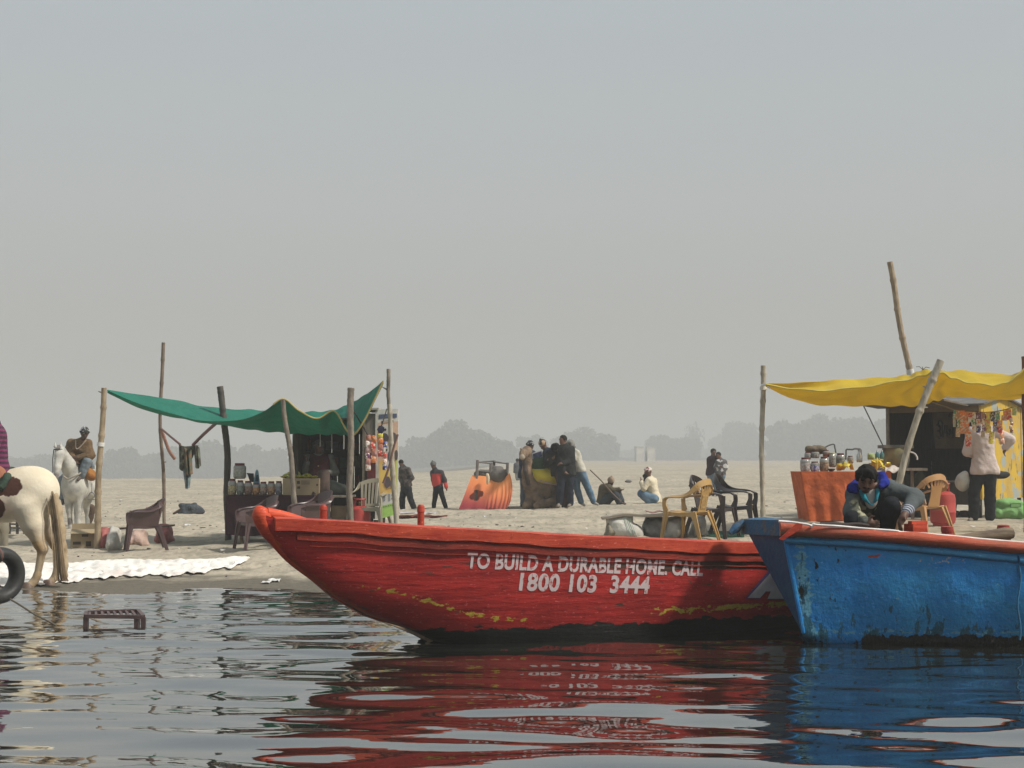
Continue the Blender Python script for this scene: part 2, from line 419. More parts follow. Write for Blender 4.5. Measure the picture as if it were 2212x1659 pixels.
for i in range(26):
    lam = 0.13 + .16 * rw.random(); k = 2 * math.pi / lam; ang = rw.normal(0, .30) + .06; ph = rw.random() * 6.28
    env = np.clip(.2 + vnoise(WX * .5 + i * 3.1, WY * .9 + i * 5.3, 80 + i), 0, 1) * sstep(9, 14, WY)
    WZ += .022 * (lam / 6.28) * env * np.sin(k * (math.sin(ang) * WX + math.cos(ang) * WY) + ph + 1.2 * vnoise(WX * 1.5 + i, WY * 1.1, 60 + i))
near = sstep(17.9, 15.5, WY)
WZ *= (0.55 + 0.45 * near) * sstep(9.5, 8, np.abs(WX)) * sstep(3, 4.5, WY)
v = np.stack((WX, WY, WZ), -1).reshape(-1, 3); r_, c_ = WY.shape
ii = np.arange(r_ * c_).reshape(r_, c_); fq = np.stack((ii[:-1, :-1], ii[:-1, 1:], ii[1:, 1:], ii[1:, :-1]), -1).reshape(-1, 4)
wt = bpy.data.objects.new('water', mesh_from('water', v, fq, water_mat())); COL.objects.link(wt); wt['kind'] = 'structure'
# ---- haze
HZ = MB().box((0, 1160, 8), (4400, 2480, 44))
hm, ht, hb = newmat('haze'); ht.nodes.remove(hb)
pv = ht.nodes.new('ShaderNodeVolumePrincipled'); pv.inputs['Color'].default_value = (0.90, 0.90, 0.87, 1); pv.inputs['Density'].default_value = 0.0022
ht.links.new(pv.outputs[0], ht.nodes['Material Output'].inputs['Volume'])
hz = bpy.data.objects.new('haze', mesh_from('haze', HZ.v, HZ.f, hm, False)); COL.objects.link(hz); hz['kind'] = 'stuff'
# ---- far trees
leafm = mat('far_leaves', (0.075, 0.10, 0.045), c2=(0.045, 0.07, 0.03), scale=.8, bump=0, spec=.2)
barkm = mat('bark', (0.13, 0.10, 0.07), scale=5)
def tree_meshes(seed, w_, h_, sparse=False):
    rg = np.random.default_rng(seed); tr = MB(); cr = MB()
    tr.tube([(0, 0, -.5), (.1, 0, h_ * .2), (.0, .1, h_ * .45)], [.35, .28, .2], 7)
    cl = []
    for i in range(11 if not sparse else 8):
        a = rg.random() * 6.28; q = rg.random() ** .5 * .38 * w_; z = h_ * (.38 + .5 * rg.random() * (1 - (q / (.5 * w_)) ** 2 * .6))
        c = np.array((q * math.cos(a), q * math.sin(a), z)); cl.append((c, w_ * (.13 + .10 * rg.random())))
        tr.tube([(0, 0, h_ * .3), c * .5 + np.array((0, 0, h_ * .18)), c], [.16, .1, .04], 5)
    if sparse:
        for c, q in cl:
            for k in range(7):
                d = rg.normal(size=3); d[2] = abs(d[2]); d /= np.linalg.norm(d); tr.tube([c, c + d * w_ * .14, c + d * w_ * .2 + rg.normal(size=3) * .3], [.06, .035, .015], 4)
    nl = 260 if not sparse else 25
    for c, q in cl:
        for k in range(nl):
            d = rg.normal(size=3); d /= np.linalg.norm(d); p = c + d * q * (.55 + .5 * rg.random()) * np.array((1.15, 1.15, .8))
            if p[2] < h_ * .12: continue
            u = rg.normal(size=3); u /= np.linalg.norm(u); v_ = np.cross(u, rg.normal(size=3)); v_ /= np.linalg.norm(v_); z = .32 + .3 * rg.random()
            cr.add([p - u * z, p + v_ * z, p + u * z, p - v_ * z], [(0, 1, 2, 3)])
    if not sparse:                                    # the low skirts of leaves under a wide crown
        for k in range(900):
            a = rg.random() * 6.28; q = rg.random() ** .5 * .5 * w_; p = np.array((q * math.cos(a), q * math.sin(a), h_ * (.05 + .4 * rg.random())))
            u = rg.normal(size=3); u /= np.linalg.norm(u); v_ = np.cross(u, rg.normal(size=3)); v_ /= np.linalg.norm(v_); z = .45 + .3 * rg.random()
            cr.add([p - u * z, p + v_ * z, p + u * z, p - v_ * z], [(0, 1, 2, 3)])
    return mesh_from('trunk', tr.v, tr.f, barkm), mesh_from('crown', cr.v, cr.f, leafm, False)
TM = [tree_meshes(i, 13, 10) for i in range(4)] + [tree_meshes(9, 10, 9, True)]
KIND = {'round': 'rounded', 'bare': 'thin and nearly bare'}
# vx centre, vy top, width V px, distance, variant, label
trees = [
 (30, 985, 110, 480, 0, 'low hazy tree beyond the sand behind the striped rider'),
 (120, 978, 120, 500, 1, 'low hazy tree beyond the sand left of the white horse'),
 (262, 962, 70, 420, 2, 'hazy rounded tree beyond the sand right of the leftmost canopy pole'),
 (320, 976, 80, 450, 3, 'hazy tree in the dip behind the thin bamboo pole'),
 (385, 968, 90, 430, 0, 'hazy tree behind the hanging clothes'),
 (455, 946, 90, 420, 1, 'tall hazy tree behind the dark pole of the green canopy'),
 (520, 955, 80, 430, 2, 'hazy tree behind the big glass jar of the left stall'),
 (585, 966, 80, 440, 3, 'hazy tree just left of the dark stall opening'),
 (660, 955, 90, 440, 0, 'hazy tree mostly hidden behind the left stall'),
 (745, 955, 90, 440, 1, 'hazy tree hidden behind the right end of the left stall'),
 (880, 958, 70, 400, 2, 'hazy tree just right of the upright banner'),
 (925, 935, 90, 400, 3, 'hazy tree on the left shoulder of the large wooded dome'),
 (968, 912, 110, 400, 0, 'tallest hazy tree at the top of the large wooded dome'),
 (1025, 925, 100, 400, 1, 'hazy tree right of the top of the wooded dome'),
 (1075, 948, 75, 400, 2, 'hazy tree on the right shoulder of the wooded dome'),
 (1150, 936, 60, 470, 3, 'paler hazy tree above the camel'),
 (1240, 926, 90, 470, 0, 'hazy tree behind the standing man in the black jacket'),
 (1295, 933, 75, 460, 1, 'broad hazy tree right of the man in blue jeans'),
 (1430, 936, 65, 500, 2, 'hazy tree just right of the pale block houses'),
 (1480, 940, 60, 500, 3, 'hazy tree above and left of the standing couple'),
 (1503, 908, 42, 560, 4, 'thin nearly bare tree rising above the far groves'),
 (1555, 935, 50, 620, 1, 'faint tree behind the standing couple'),
 (1602, 905, 75, 560, 2, 'pale rounded tree left of the white bamboo pole'),
 (1700, 902, 85, 450, 3, 'hazy tree at the left end of the grove behind the orange stall'),
 (1755, 898, 90, 450, 0, 'hazy tree in the middle of the grove behind the orange stall'),
 (1812, 897, 90, 450, 1, 'hazy tree at the right of the grove behind the orange stall'),
 (1875, 895, 90, 450, 2, 'hazy tree beside the open shutter of the yellow kiosk'),
 (1950, 900, 95, 450, 3, 'hazy tree hidden behind the yellow kiosk'),
]
for i, (vx, vy, wv, d, k, lab) in enumerate(trees):
    d *= 1.6; p = W(vx, vy, d); gz = G(p[0], d); h = p[2] - gz; wd = wv / KV / F * d
    t_ = thing('far_tree', lab, 'tree', (p[0], d, gz), 'hazy trees beyond the sand bank', rz=i * 1.7)
    sc = (wd / (13 if k < 4 else 10) * 1.12, wd / (13 if k < 4 else 10) * 1.12, h / (10 if k < 4 else 9) * 1.0)
    for nm, me in zip(('trunk', 'crown'), TM[k]):
        o = bpy.data.objects.new(nm, me); COL.objects.link(o); o.parent = t_; o.scale = sc
# low scrub that ties the groves together
sc_ = MB(); rg = np.random.default_rng(5)
for (a, b, top, d) in ((-40, 620, 980, 455), (620, 1110, 985, 440), (1110, 1700, 990, 520), (1690, 2212, 965, 460), (1320, 1690, 968, 680)):
    d *= 1.6; p0 = W(a, top, d); p1 = W(b, top, d); gz = min(G(p0[0], d), G(p1[0], d)) - .5
    for k in range(5200):
        t = rg.random(); x = p0[0] + (p1[0] - p0[0]) * t; y = d + 22 * rg.random(); hh = (p0[2] - gz) * (0.75 + .35 * vnoise(np.array([x * .12]), np.array([y * .1]), 3)[0])
        p = np.array((x, y, gz + hh * rg.random())); u = rg.normal(size=3); u /= np.linalg.norm(u); v_ = np.cross(u, rg.normal(size=3)); v_ /= np.linalg.norm(v_); z = .9 + .8 * rg.random()
        sc_.add([p - u * z, p + v_ * z, p + u * z, p - v_ * z], [(0, 1, 2, 3)])
solo('scrub', sc_, leafm, 'low hazy scrub joining the far groves', 'scrub', kind='stuff', smooth=False)
# far pale block houses
wallm = mat('limewash', (0.72, 0.70, 0.64), scale=.6, bump=0); dkm = mat('dark_opening', (0.03, 0.03, 0.03), bump=0)
for (vx, vt, wv, hv, d, lab) in ((1383, 966, 16, 20, 330, 'left pale block house far behind the squatting man'), (1407, 967, 17, 19, 330, 'right pale block house far behind the squatting man')):
    a = W(vx - wv / 2, vt, d); b = W(vx + wv / 2, vt + hv, d); w_ = b[0] - a[0]; h_ = a[2] - b[2]; zb = min(b[2], G(a[0], d)) - .3
    h_ = a[2] - zb
    t_ = thing('house', lab, 'house', ((a[0] + b[0]) / 2, d, zb), 'pale houses far behind the sand')
    part('wall', MB().box((0, 3, h_ / 2), (w_, 6, h_)), wallm, t_, local=True, smooth=False)
    part('roof', MB().box((0, 3, h_ + .11), (w_ * 1.01, 6.1, .2)), wallm, t_, local=True, smooth=False)
# ================================================================ red boat
def pmix(n, l, f, a, c_):
    q = n.new('ShaderNodeMix'); q.data_type = 'RGBA'
    if isinstance(f, (int, float)): q.inputs[0].default_value = f
    else: l.new(f, q.inputs[0])
    for s_, v in ((6, a), (7, c_)):
        if isinstance(v, tuple): q.inputs[s_].default_value = (*v, 1)
        else: l.new(v, q.inputs[s_])
    return q.outputs[2]
def hull_mat(name, base, base2, patches, grain=(.35, .35, 2.6), rough=.5, bump=.6):
    """painted planks; patches = (attribute, colour, noise scale, stretch, threshold)"""
    m, t, b = newmat(name); n = t.nodes; l = t.links
    co = n.new('ShaderNodeTexCoord'); P = co.outputs['Object']
    def noise(sc, det=5, st=(1, 1, 1)):
        mp = n.new('ShaderNodeMapping'); mp.inputs['Scale'].default_value = st; l.new(P, mp.inputs[0])
        q = n.new('ShaderNodeTexNoise'); q.inputs['Scale'].default_value = sc; q.inputs['Detail'].default_value = det; q.inputs['Roughness'].default_value = .6; l.new(mp.outputs[0], q.inputs['Vector']); return q.outputs[0]
    def rg_(v, a, c_, lo=0, hi=1):
        q = n.new('ShaderNodeMapRange'); q.inputs[1].default_value = a; q.inputs[2].default_value = c_; q.inputs[3].default_value = lo; q.inputs[4].default_value = hi; l.new(v, q.inputs[0]); return q.outputs[0]
    c = pmix(n, l, rg_(noise(2.2, 6, (1, 1, 2.2)), .38, .62), base, base2)
    c = pmix(n, l, rg_(noise(22, 5, (.5, .5, 1.5)), .57, .68, 0, .5), c, tuple(v * .45 for v in base2))
    c = pmix(n, l, rg_(noise(48, 3, (.6, .6, 1.3)), .63, .68, 0, .55), c, tuple(min(1, v * 1.3 + .12) for v in base))
    for at, col, sc, st, th in patches:
        A = n.new('ShaderNodeAttribute'); A.attribute_name = at
        ad = n.new('ShaderNodeMath'); l.new(A.outputs['Fac'], ad.inputs[0]); l.new(noise(sc, 5, st), ad.inputs[1])
        c = pmix(n, l, rg_(ad.outputs[0], th, th + .04), c, pmix(n, l, rg_(noise(sc * 2.7, 4), .35, .7), col, tuple(v * .55 for v in col)))
    l.new(c, b.inputs['Base Color']); b.inputs['Roughness'].default_value = rough; b.inputs['Specular IOR Level'].default_value = .2
    b1 = n.new('ShaderNodeBump'); b1.inputs['Strength'].default_value = bump; b1.inputs['Distance'].default_value = .022; l.new(noise(6, 6, grain), b1.inputs['Height'])
    b2 = n.new('ShaderNodeBump'); b2.inputs['Strength'].default_value = bump * .6; b2.inputs['Distance'].default_value = .008; l.new(noise(38, 5, (.6, .6, 1.2)), b2.inputs['Height']); l.new(b1.outputs[0], b2.inputs['Normal'])
    l.new(b2.outputs[0], b.inputs['Normal'])
    return m
def interp(x, tab):
    xs, ys_ = zip(*tab); return np.interp(x, xs, ys_)
RB = R(28); rdir = np.array((math.cos(RB), math.sin(RB), 0)); rn = np.array((math.sin(RB), -math.cos(RB), 0))
K0 = np.array((-0.70, 12.64, 0.0))                                 # where the stem meets the water
def row_to_z(px, py, y): return W(px * KV, py * KV, y)[2]
# stem line: distance back from K0 along the boat against height, from the silhouette
stem_src = [(1015, 2003), (1006, 2030), (1027, 2082), (1069, 2131), (1132, 2201), (1230, 2278), (1314, 2348), (1440, 2418), (1567, 2460), (1651, 2495), (1693, 2517)]
stem = []
for sx_, sy_ in stem_src:
    px, py = sx_ / 3.9375, sy_ / 3.9375; a = (px - 512) / F
    Lb = (K0[0] - a * K0[1]) / (rdir[0] - a * rdir[1])
    stem.append((-Lb, row_to_z(px, py, K0[1] - Lb * rdir[1])))
stem += [(0.35, -0.12), (1.2, -.2)]
# gunwale rows
gun = [(262, 514), (273, 517.5), (348, 521.5), (419, 526.3), (508, 531.5), (597, 536.5), (745, 542.5), (900, 549), (1100, 556)]
smin = min(q[0] for q in stem)
def hb(s):                                                          # half breadth at the gunwale
    u = np.clip((s - smin) / 4.2, 0, 1); tail = 1 - .55 * sstep(5.5, 7.6, s)
    return (0.045 + 0.75 * np.sin(u * math.pi / 2) ** .9) * tail
def gz(s):
    p = K0 + s * rdir + hb(s) * rn; px = 512 + p[0] / p[1] * F; return row_to_z(px, interp(px, gun), p[1])
SS = np.concatenate([np.linspace(smin + .03, 1.0, 110), np.linspace(1.02, 7.6, 330)])
stem_sorted = sorted([q for q in stem[1:]], key=lambda q: q[0])
def keel(s): return float(np.interp(s, [q[0] for q in stem_sorted], [q[1] for q in stem_sorted]))
LIST = 0.03
def hull_pt(s, v, side=1, off=0.0):
    """v 0 at the gunwale, 1 at the keel"""
    zg = gz(s); zk = keel(s); h = hb(s); ph = v * math.pi / 2
    e_ = .42 + .35 * (1 - np.clip((s - smin) / 2.5, 0, 1))
    y = (h * math.cos(ph) ** e_ if v < 1 else 0) + off
    z = zg - (zg - zk) * math.sin(ph)
    if side < 0: z -= LIST * 2 * h * .9
    return K0 + s * rdir + side * y * rn + np.array((0, 0, z))
NVV = 46
def hull_grid(side, off=0.0, ss=SS, top=0.0): return np.array([[hull_pt(s, top + (1 - top) * j / (NVV - 1), side, off) for j in range(NVV)] for s in ss])
red = thing('wooden_boat', 'red wooden rowing boat with white painted lettering along its side', 'boat', K0 + rdir * 2, 'moored wooden boats')
def red_attrs(P):
    z = P[..., 2]; d = (P - K0) @ rdir
    blk = np.clip((0.135 - z) / .10, -1.2, 1.6) * .5
    yel = np.full(z.shape, -1.0)
    g1 = np.exp(-((z - .225) / .055) ** 2) * sstep(1.3, 2.1, d) * (1.02 + .22 * vnoise(d * 3.1, z * 0, 5))
    g2 = np.exp(-((z - (.50 - .30 * sstep(-.75, .55, d))) / .045) ** 2) * sstep(-.95, -.6, d) * (1 - sstep(.6, .8, d))
    yel = -.45 + .45 * np.maximum(g1 * 1.05, g2)
    dirt = -.5 + .30 * np.exp(-((z - (gz(2.0) - .22)) / .05) ** 2) * sstep(.8, 1.6, d)
    edge = -.5 + .5 * np.exp(-((d - np.interp(z, [q[1] for q in stem_sorted[::-1]], [q[0] for q in stem_sorted[::-1]])) / .10) ** 2)
    return {'blk': blk.ravel(), 'yel': yel.ravel(), 'dirt': dirt.ravel(), 'org': edge.ravel()}
RED = (0.42, 0.028, 0.024); RED2 = (0.28, 0.02, 0.018); ORG = (0.52, 0.075, 0.035)
redm = hull_mat('red_paint', RED, RED2, [('dirt', (.10, .05, .035), 7, (.4, .4, 2), .13), ('org', (.50, .07, .02), 3, (1, 1, 1), .42), ('yel', (.58, .42, .06), 19, (.7, .7, 1.5), .47), ('blk', (.006, .006, .005), 9, (.6, .6, 2), .50)])
orgm = hull_mat('orange_paint', ORG, (0.36, 0.035, 0.02), [], bump=.45)
dredm = hull_mat('dark_red_paint', (0.30, 0.035, 0.02), (0.16, 0.022, 0.015), [])
woodm = mat('old_wood', (0.22, 0.16, 0.10), c2=(0.10, 0.07, 0.05), scale=4, stretch=(1, 1, 6), bump=.5, bscale=30)
m1 = MB(); P = hull_grid(1); m1.grid(P)
m2 = MB(); m2.grid(hull_grid(-1)[:, ::-1])
mm = MB(); mm.add(m1.v, m1.f); mm.add(m2.v, m2.f)
A1 = red_attrs(P); A2 = red_attrs(hull_grid(-1)[:, ::-1]); AT = {k: np.concatenate([A1[k], A2[k]]) for k in A1}
hull = part('hull', mm, redm, red, attrs=AT, sharp=False)
inn = MB(); ssi = SS[12::6]
for sd_ in (1, -1):
    q = hull_grid(sd_, -.035, ssi); q = q[:, ::-1] if sd_ > 0 else q; inn.grid(q[:, 4:] if sd_ > 0 else q[:, :-4])
part('lining', inn, woodm, red, sharp=False)
for a, b in ((0.2, 1.9), (3.4, 4.6), (5.6, 6.6)):
    dk = MB()
    for k in range(int((b - a) / .16)):
        s = a + k * .16; h = hb(s) * .86; z = gz(s) - .28
        c = K0 + s * rdir; q = [c + rn * h, c - rn * h - np.array((0, 0, LIST * h)), c - rn * h + rdir * .15, c + rn * h + rdir * .15]; dk.prism([p + np.array((0, 0, z)) for p in q], (0, 0, -.025))
    part('deck', dk, woodm, red)
# stem post
st = MB(); pts = []; rad = []
for i, (s, z) in enumerate(stem[1:10]):
    u = i / 8; pts.append(K0 + (s + .055) * rdir + np.array((0, 0, z + .01))); rad.append(.052 * (1 - u) ** .8 + .024)
pts = catmull([pts[0] + np.array((.0, 0, .055)) + rdir * .02] + pts, 40); rad = list(np.interp(np.linspace(0, 1, 40), np.linspace(0, 1, 10), [.044] + rad))
rad[0] = .035; st.tube(pts, rad, 14)
# shoulder running from the head down to the gunwale board
hd_ = K0 + (stem[0][0] + .08) * rdir + np.array((0, 0, stem[0][1] - .035)); s_e = smin + .52; e2 = K0 + s_e * rdir + np.array((0, 0, gz(s_e) - .05))
st.tube(catmull([hd_, hd_ * .6 + e2 * .4 + np.array((0, 0, .012)), e2], 10), np.linspace(.046, .032, 10), 12)
stm = hull_mat('stem_orange_paint', (0.60, 0.085, 0.03), (0.50, 0.05, 0.025), [('worn', (.16, .10, .05), 9, (1, 1, 1), .55), ('rot', (.10, .06, .05), 14, (1, 1, 1), .5)])
vz = np.array(st.v); dd = np.abs((vz - K0) @ rdir - np.interp(vz[:, 2], [q[1] for q in stem_sorted[::-1]], [q[0] for q in stem_sorted[::-1]]))
part('stem_post', st, stm, red, attrs={'worn': -.45 + .55 * np.clip((.85 - vz[:, 2]) / .4, 0, 1) * np.exp(-(dd / .05) ** 2), 'rot': -.5 + .62 * np.exp(-(((vz - pts[1]) ** 2).sum(1)) / .05 ** 2)})
def strip(sa, sb, v0, dz0, dz1, proud, side=1, n=160, under=0.0):
    """a long board following the hull: dz below the gunwale"""
    m = MB(); rows = []
    for s in np.linspace(sa, sb, n):
        h = hb(s); z = gz(s) - (LIST * 1.8 * h if side < 0 else 0); b0 = K0 + s * rdir + side * rn * (h + proud); b1 = K0 + s * rdir + side * rn * (h - .05)
        wob = .006 * math.sin(s * 5.1) + .004 * math.sin(s * 13.7)
        rows.append([b1 + np.array((0, 0, z - dz0)), b0 * .3 + b1 * .7 + np.array((0, 0, z - dz0 + .006)), b0 + np.array((0, 0, z - dz0 - .008 + wob * .4)), b0 + np.array((0, 0, z - dz1 + wob)), b1 + np.array((0, 0, z - dz1))])
    m.grid(rows); n_ = len(rows); k = 5
    m.f.append(tuple(range(5))[::-1]); m.f.append(tuple((n_ - 1) * k + i for i in range(5))); m.m += [0, 0]
    m.f += [(i * k + 4, i * k, (i + 1) * k, (i + 1) * k + 4) for i in range(n_ - 1)]; m.m += [0] * (n_ - 1)
    return m
part('gunwale_board', strip(smin + .13, 7.5, 0, -.004, .098, .036), orgm, red)
gwf = part('gunwale_board', strip(smin + .20, 7.5, 0, -.004, .098, .036, -1), orgm, red)
part('rubbing_strake', strip(smin + .30, 7.5, 0, .112, .17, .018), dredm, red)
part('rubbing_strake', strip(smin + .4, 7.5, 0, .205, .215, .007), dredm, red)
def pt_px(px, side=1):
    """station whose gunwale shows at px"""
    ss = np.linspace(smin + .3, 7.5, 400); q = [K0 + s * rdir + side * hb(s) * rn for s in ss]; return ss[int(np.argmin([abs(512 + p[0] / p[1] * F - px) for p in q]))]
for px, hgt, side in ((421, .175, -1), (323.5, .12, -1)):
    s = pt_px(px, side); c = K0 + s * rdir + side * (hb(s) - .02) * rn; z = gz(s)
    part('thole_pin', MB().lathe([(.026, -.12), (.031, 0), (.03, hgt * .6), (.034, hgt * .62), (.033, hgt - .02), (.02, hgt)], c + np.array((0, 0, z)), 12), orgm, gwf)
# ---- lettering, painted on the planks
def hull_xyz(s, z, off):
    lo, hi = 0.0, 1.0
    for _ in range(22):
        m_ = (lo + hi) / 2
        if hull_pt(s, m_)[2] > z: lo = m_
        else: hi = m_
    return hull_pt(s, lo, 1, off)
def text_mesh(txt, size, shear=0.12, fat=0.012, space=1.05):
    cu = bpy.data.curves.new('lettering', 'FONT'); cu.body = txt; cu.size = size; cu.shear = shear; cu.offset = fat * size; cu.space_character = space; cu.resolution_u = 4
    o = bpy.data.objects.new('lettering', cu); COL.objects.link(o); dg = bpy.context.evaluated_depsgraph_get(); dg.update()
    me = bpy.data.meshes.new_from_object(o.evaluated_get(dg)); bpy.data.objects.remove(o)
    v = np.array([tuple(q.co) for q in me.vertices]); f = [tuple(p.vertices) for p in me.polygons]; bpy.data.meshes.remove(me); return v, f
def worn_paint(name, c, under, th=.36):
    m, t, b = newmat(name); n = t.nodes; l = t.links; co = n.new('ShaderNodeTexCoord'); q = n.new('ShaderNodeTexNoise'); q.inputs['Scale'].default_value = 26; q.inputs['Detail'].default_value = 6; l.new(co.outputs['Object'], q.inputs['Vector'])
    mr = n.new('ShaderNodeMapRange'); mr.inputs[1].default_value = th; mr.inputs[2].default_value = th + .10; l.new(q.outputs[0], mr.inputs[0])
    l.new(pmix(n, l, mr.outputs[0], under, c), b.inputs['Base Color']); b.inputs['Roughness'].default_value = .6; return m
whitep = worn_paint('white_lettering', (.62, .50, .50), (.42, .10, .09), .335)
def s_at(px, z):
    ss = np.linspace(smin + .3, 7.0, 300); q = [hull_xyz(s, z, 0) for s in ss]; return ss[int(np.argmin([abs(512 + p[0] / p[1] * F - px) for p in q]))]
def letter(txt, px0, py0, px1, py1, hpx, material, shear=.1, each=None):
    """baseline from px0,py0 to px1,py1"""
    v, f = text_mesh(txt, 1.0, shear, .035); w0 = v[:, 0].min(); w1 = v[:, 0].max(); cap_h = .69
    m = MB(); s0 = s_at(px0, .6); s1 = s_at(px1, .6)
    zz = []
    for px, py, s in ((px0, py0, s0), (px1, py1, s1)):
        z = .6
        for _ in range(4): p = hull_xyz(s, z, 0); z = row_to_z(px, py, p[1])
        zz.append(z)
    hz_ = hpx / F * 12.9; out = []
    for x, y, _ in v:
        u = (x - w0) / (w1 - w0); s = s0 + (s1 - s0) * u; z = zz[0] + (zz[1] - zz[0]) * u + y / cap_h * hz_
        out.append(hull_xyz(s, z, .004))
    m.add(out, f); return m
V2 = 1 / KV
def words(m, label):
    # one mesh for each painted word
    V_ = np.array(m.v); cen = np.array([((V_[list(f)] - K0) @ rdir).mean() for f in m.f]); ext = [((V_[list(f)] - K0) @ rdir) for f in m.f]; o = np.argsort(cen); groups = [[o[0]]]; hi = ext[o[0]].max()
    for i in o[1:]:
        if ext[i].min() - hi > .030: groups.append([])
        groups[-1].append(i); hi = max(hi, ext[i].max())
    for g_ in groups:
        ids = sorted({j for i in g_ for j in m.f[i]}); mp = {j: k for k, j in enumerate(ids)}; part('lettering', MB().add(V_[ids], [tuple(mp[j] for j in m.f[i]) for i in g_]), whitep, hull, smooth=False)
L1 = letter('TO BUILD A DURABLE HOME, CALL', 1010 * V2, 1226 * V2, 1517 * V2, 1243 * V2, 29.5 * V2, None)
words(L1, '')
L2 = letter('1800 103  3444', 1123 * V2, 1274 * V2, 1401 * V2, 1281 * V2, 34 * V2, None, .08)
words(L2, '')
lg = [(1590, 795), (1410, 1005), (1520, 1005), (1572, 948), (1612, 948), (1590, 1012), (1705, 1012), (1760, 1012), (1700, 660)]
def decal(poly, off):
    out = []
    for zx, zy in poly:
        px = (2300 + zx * .452) / 3.9375; py = (1900 + zy * .452) / 3.9375; z = .5
        for _ in range(4):
            s = s_at(px, z); p = hull_xyz(s, z, 0); z = row_to_z(px, py, p[1])
        out.append(hull_xyz(s, z, off))
    return out
mb = MB(); q = decal(lg, .007); mb.add(q, [tuple(range(len(q)))]); emb = part('emblem', mb, mat('emblem_white', (.62, .60, .62), c2=(.5, .47, .5), scale=12), red, smooth=False)
q = decal([(1580, 783), (1395, 1010), (1524, 1012), (1574, 954), (1605, 954), (1585, 1019), (1770, 1019), (1700, 640)], .004); mb = MB().add(q, [tuple(range(len(q)))]); part('emblem_outline', mb, mat('emblem_blue', (.09, .06, .20)), emb, smooth=False)
# ================================================================ blue boat
bx = lambda sx_, sy_, d: W(sx_ / 3.9375 * KV, sy_ / 3.9375 * KV, d)
blue = thing('wooden_boat', 'blue wooden boat with a worn red gunwale, a man squatting in it', 'boat', (4, 12.9, 0), 'moored wooden boats')
NB = 200
xs_ = np.linspace(0, 1, NB)
def dnear(u): return 12.35 - .16 * math.sin(min(u * 2, 1) * math.pi / 2)
topc = [(3088, 2105), (3300, 2118), (3600, 2141), (4026, 2172), (4600, 2196), (5400, 2200)]
botc = [(3160, 2484), (3185, 2499), (3277, 2517), (3438, 2531), (3700, 2541), (4026, 2547), (4600, 2550), (5400, 2550)]
def lerp_tab(tab, u, n0=3160):
    # same station spacing for both edges
    xs2 = np.interp(u, np.linspace(0, 1, 50), np.linspace(tab[0][0], tab[-1][0], 50)); return xs2, interp(xs2, tab)
rows = []
for u in xs_:
    tx, ty = lerp_tab(topc, u); bx_, by_ = lerp_tab(botc, u); d = dnear(u)
    T = bx(tx, ty, d); B = bx(bx_, by_, d + .10 * (1 - math.exp(-u * 12)))
    row = []
    for v_ in np.linspace(0, 1, 26):
        p = T * (1 - v_) + B * v_; p[1] -= .05 * math.sin(v_ * math.pi) * min(1, u * 8)
        # slight hollows between ribs
        p[1] += .006 * math.cos(u * 2 * math.pi * 9) * math.sin(v_ * math.pi); row.append(p)
    b_ = row[-1]
    for k in range(1, 8):                                          # the turn of the bilge and flat bottom
        a = k / 7; row.append(b_ + np.array((0, .62 * a ** 1.4 * min(1, .15 + u * 6), -.16 * math.sin(a * math.pi / 2) * min(1, .4 + u * 9))))
    rows.append(row)
near = np.array(rows)
def mirror(P):                                                     # the far side mirrors the near one about the centre line
    Q = P.copy(); Q[..., 1] = 2 * 13.0 + .0 - P[..., 1]; return Q
cl = 13.0
nearP = near; far = near.copy()
wid = sstep(0, .22, xs_)[:, None]
far[..., 1] = np.where(True, near[..., 1] + (.62 + (2 * (cl - near[:, 0:1, 1]) - .62) * wid) * np.clip((near[..., 2] - .05) / .9, .12, 1.0), 0)
# bow: the far top corner stands further left
shift = np.exp(-xs_ / .02)[:, None] * np.clip((near[..., 2] - .1) / .85, 0, 1)
farc = bx(2932, 2085, 13.0)
far[..., 0] += (farc[0] - near[0, 0, 0]) * shift
far[..., 2] -= .05 * wid
def blue_attrs(P):
    x = P[..., 0]; z = P[..., 2]
    xf = (x - 2.3)
    blk = np.clip((.085 - z) / .06, -1, 1) * .5 * sstep(.35, 1.0, xf)- .12 * (1 - sstep(.3, 1, xf)) - .02
    red_ = -.5 + .56 * np.maximum.reduce([np.exp(-((z - .735) / .028) ** 2) * np.exp(-((x - a) / b) ** 2) for a, b in ((3.00, .13), (3.95, .16))]) 
    wh = -.5 + .50 * np.exp(-((z - .70) / .05) ** 2) * np.exp(-((x - 3.5) / .4) ** 2)
    alg = -.5 + .24 * np.exp(-((z - .10) / .16) ** 2) + .16 * np.exp(-((xf - .12) / .12) ** 2) + .13 * np.exp(-((z - .33) / .08) ** 2) * np.exp(-((x - 3.3) / .35) ** 2)
    scuff = -.5 + .40 * np.exp(-((xf - .06 - (.95 - z) * .10) / .05) ** 2) + .38 * np.exp(-((z - .11) / .035) ** 2) + .34 * np.exp(-((z - .45) / .4) ** 2)
    return {'scuff': scuff.ravel(), 'blk': blk.ravel(), 'red_': red_.ravel(), 'wh': wh.ravel(), 'alg': alg.ravel()}
bluem = hull_mat('blue_paint', (0.016, 0.19, 0.50), (0.03, 0.23, 0.46), [('scuff', (.13, .36, .50), 21, (.8, .8, 1.4), .47), ('alg', (.022, .11, .17), 7, (2.0, 2.0, .8), .235), ('wh', (.45, .42, .36), 24, (1, 1, 1.4), .48), ('red_', (.38, .05, .03), 16, (.6, .6, 2), .40), ('blk', (.006, .006, .006), 9, (1.5, 1.5, .8), .46)], bump=1.0, rough=.42, grain=(1.6, 1.6, 1.0))
mm = MB(); mm.grid(near); k0 = len(mm.v); mm.grid(far[:, ::-1])
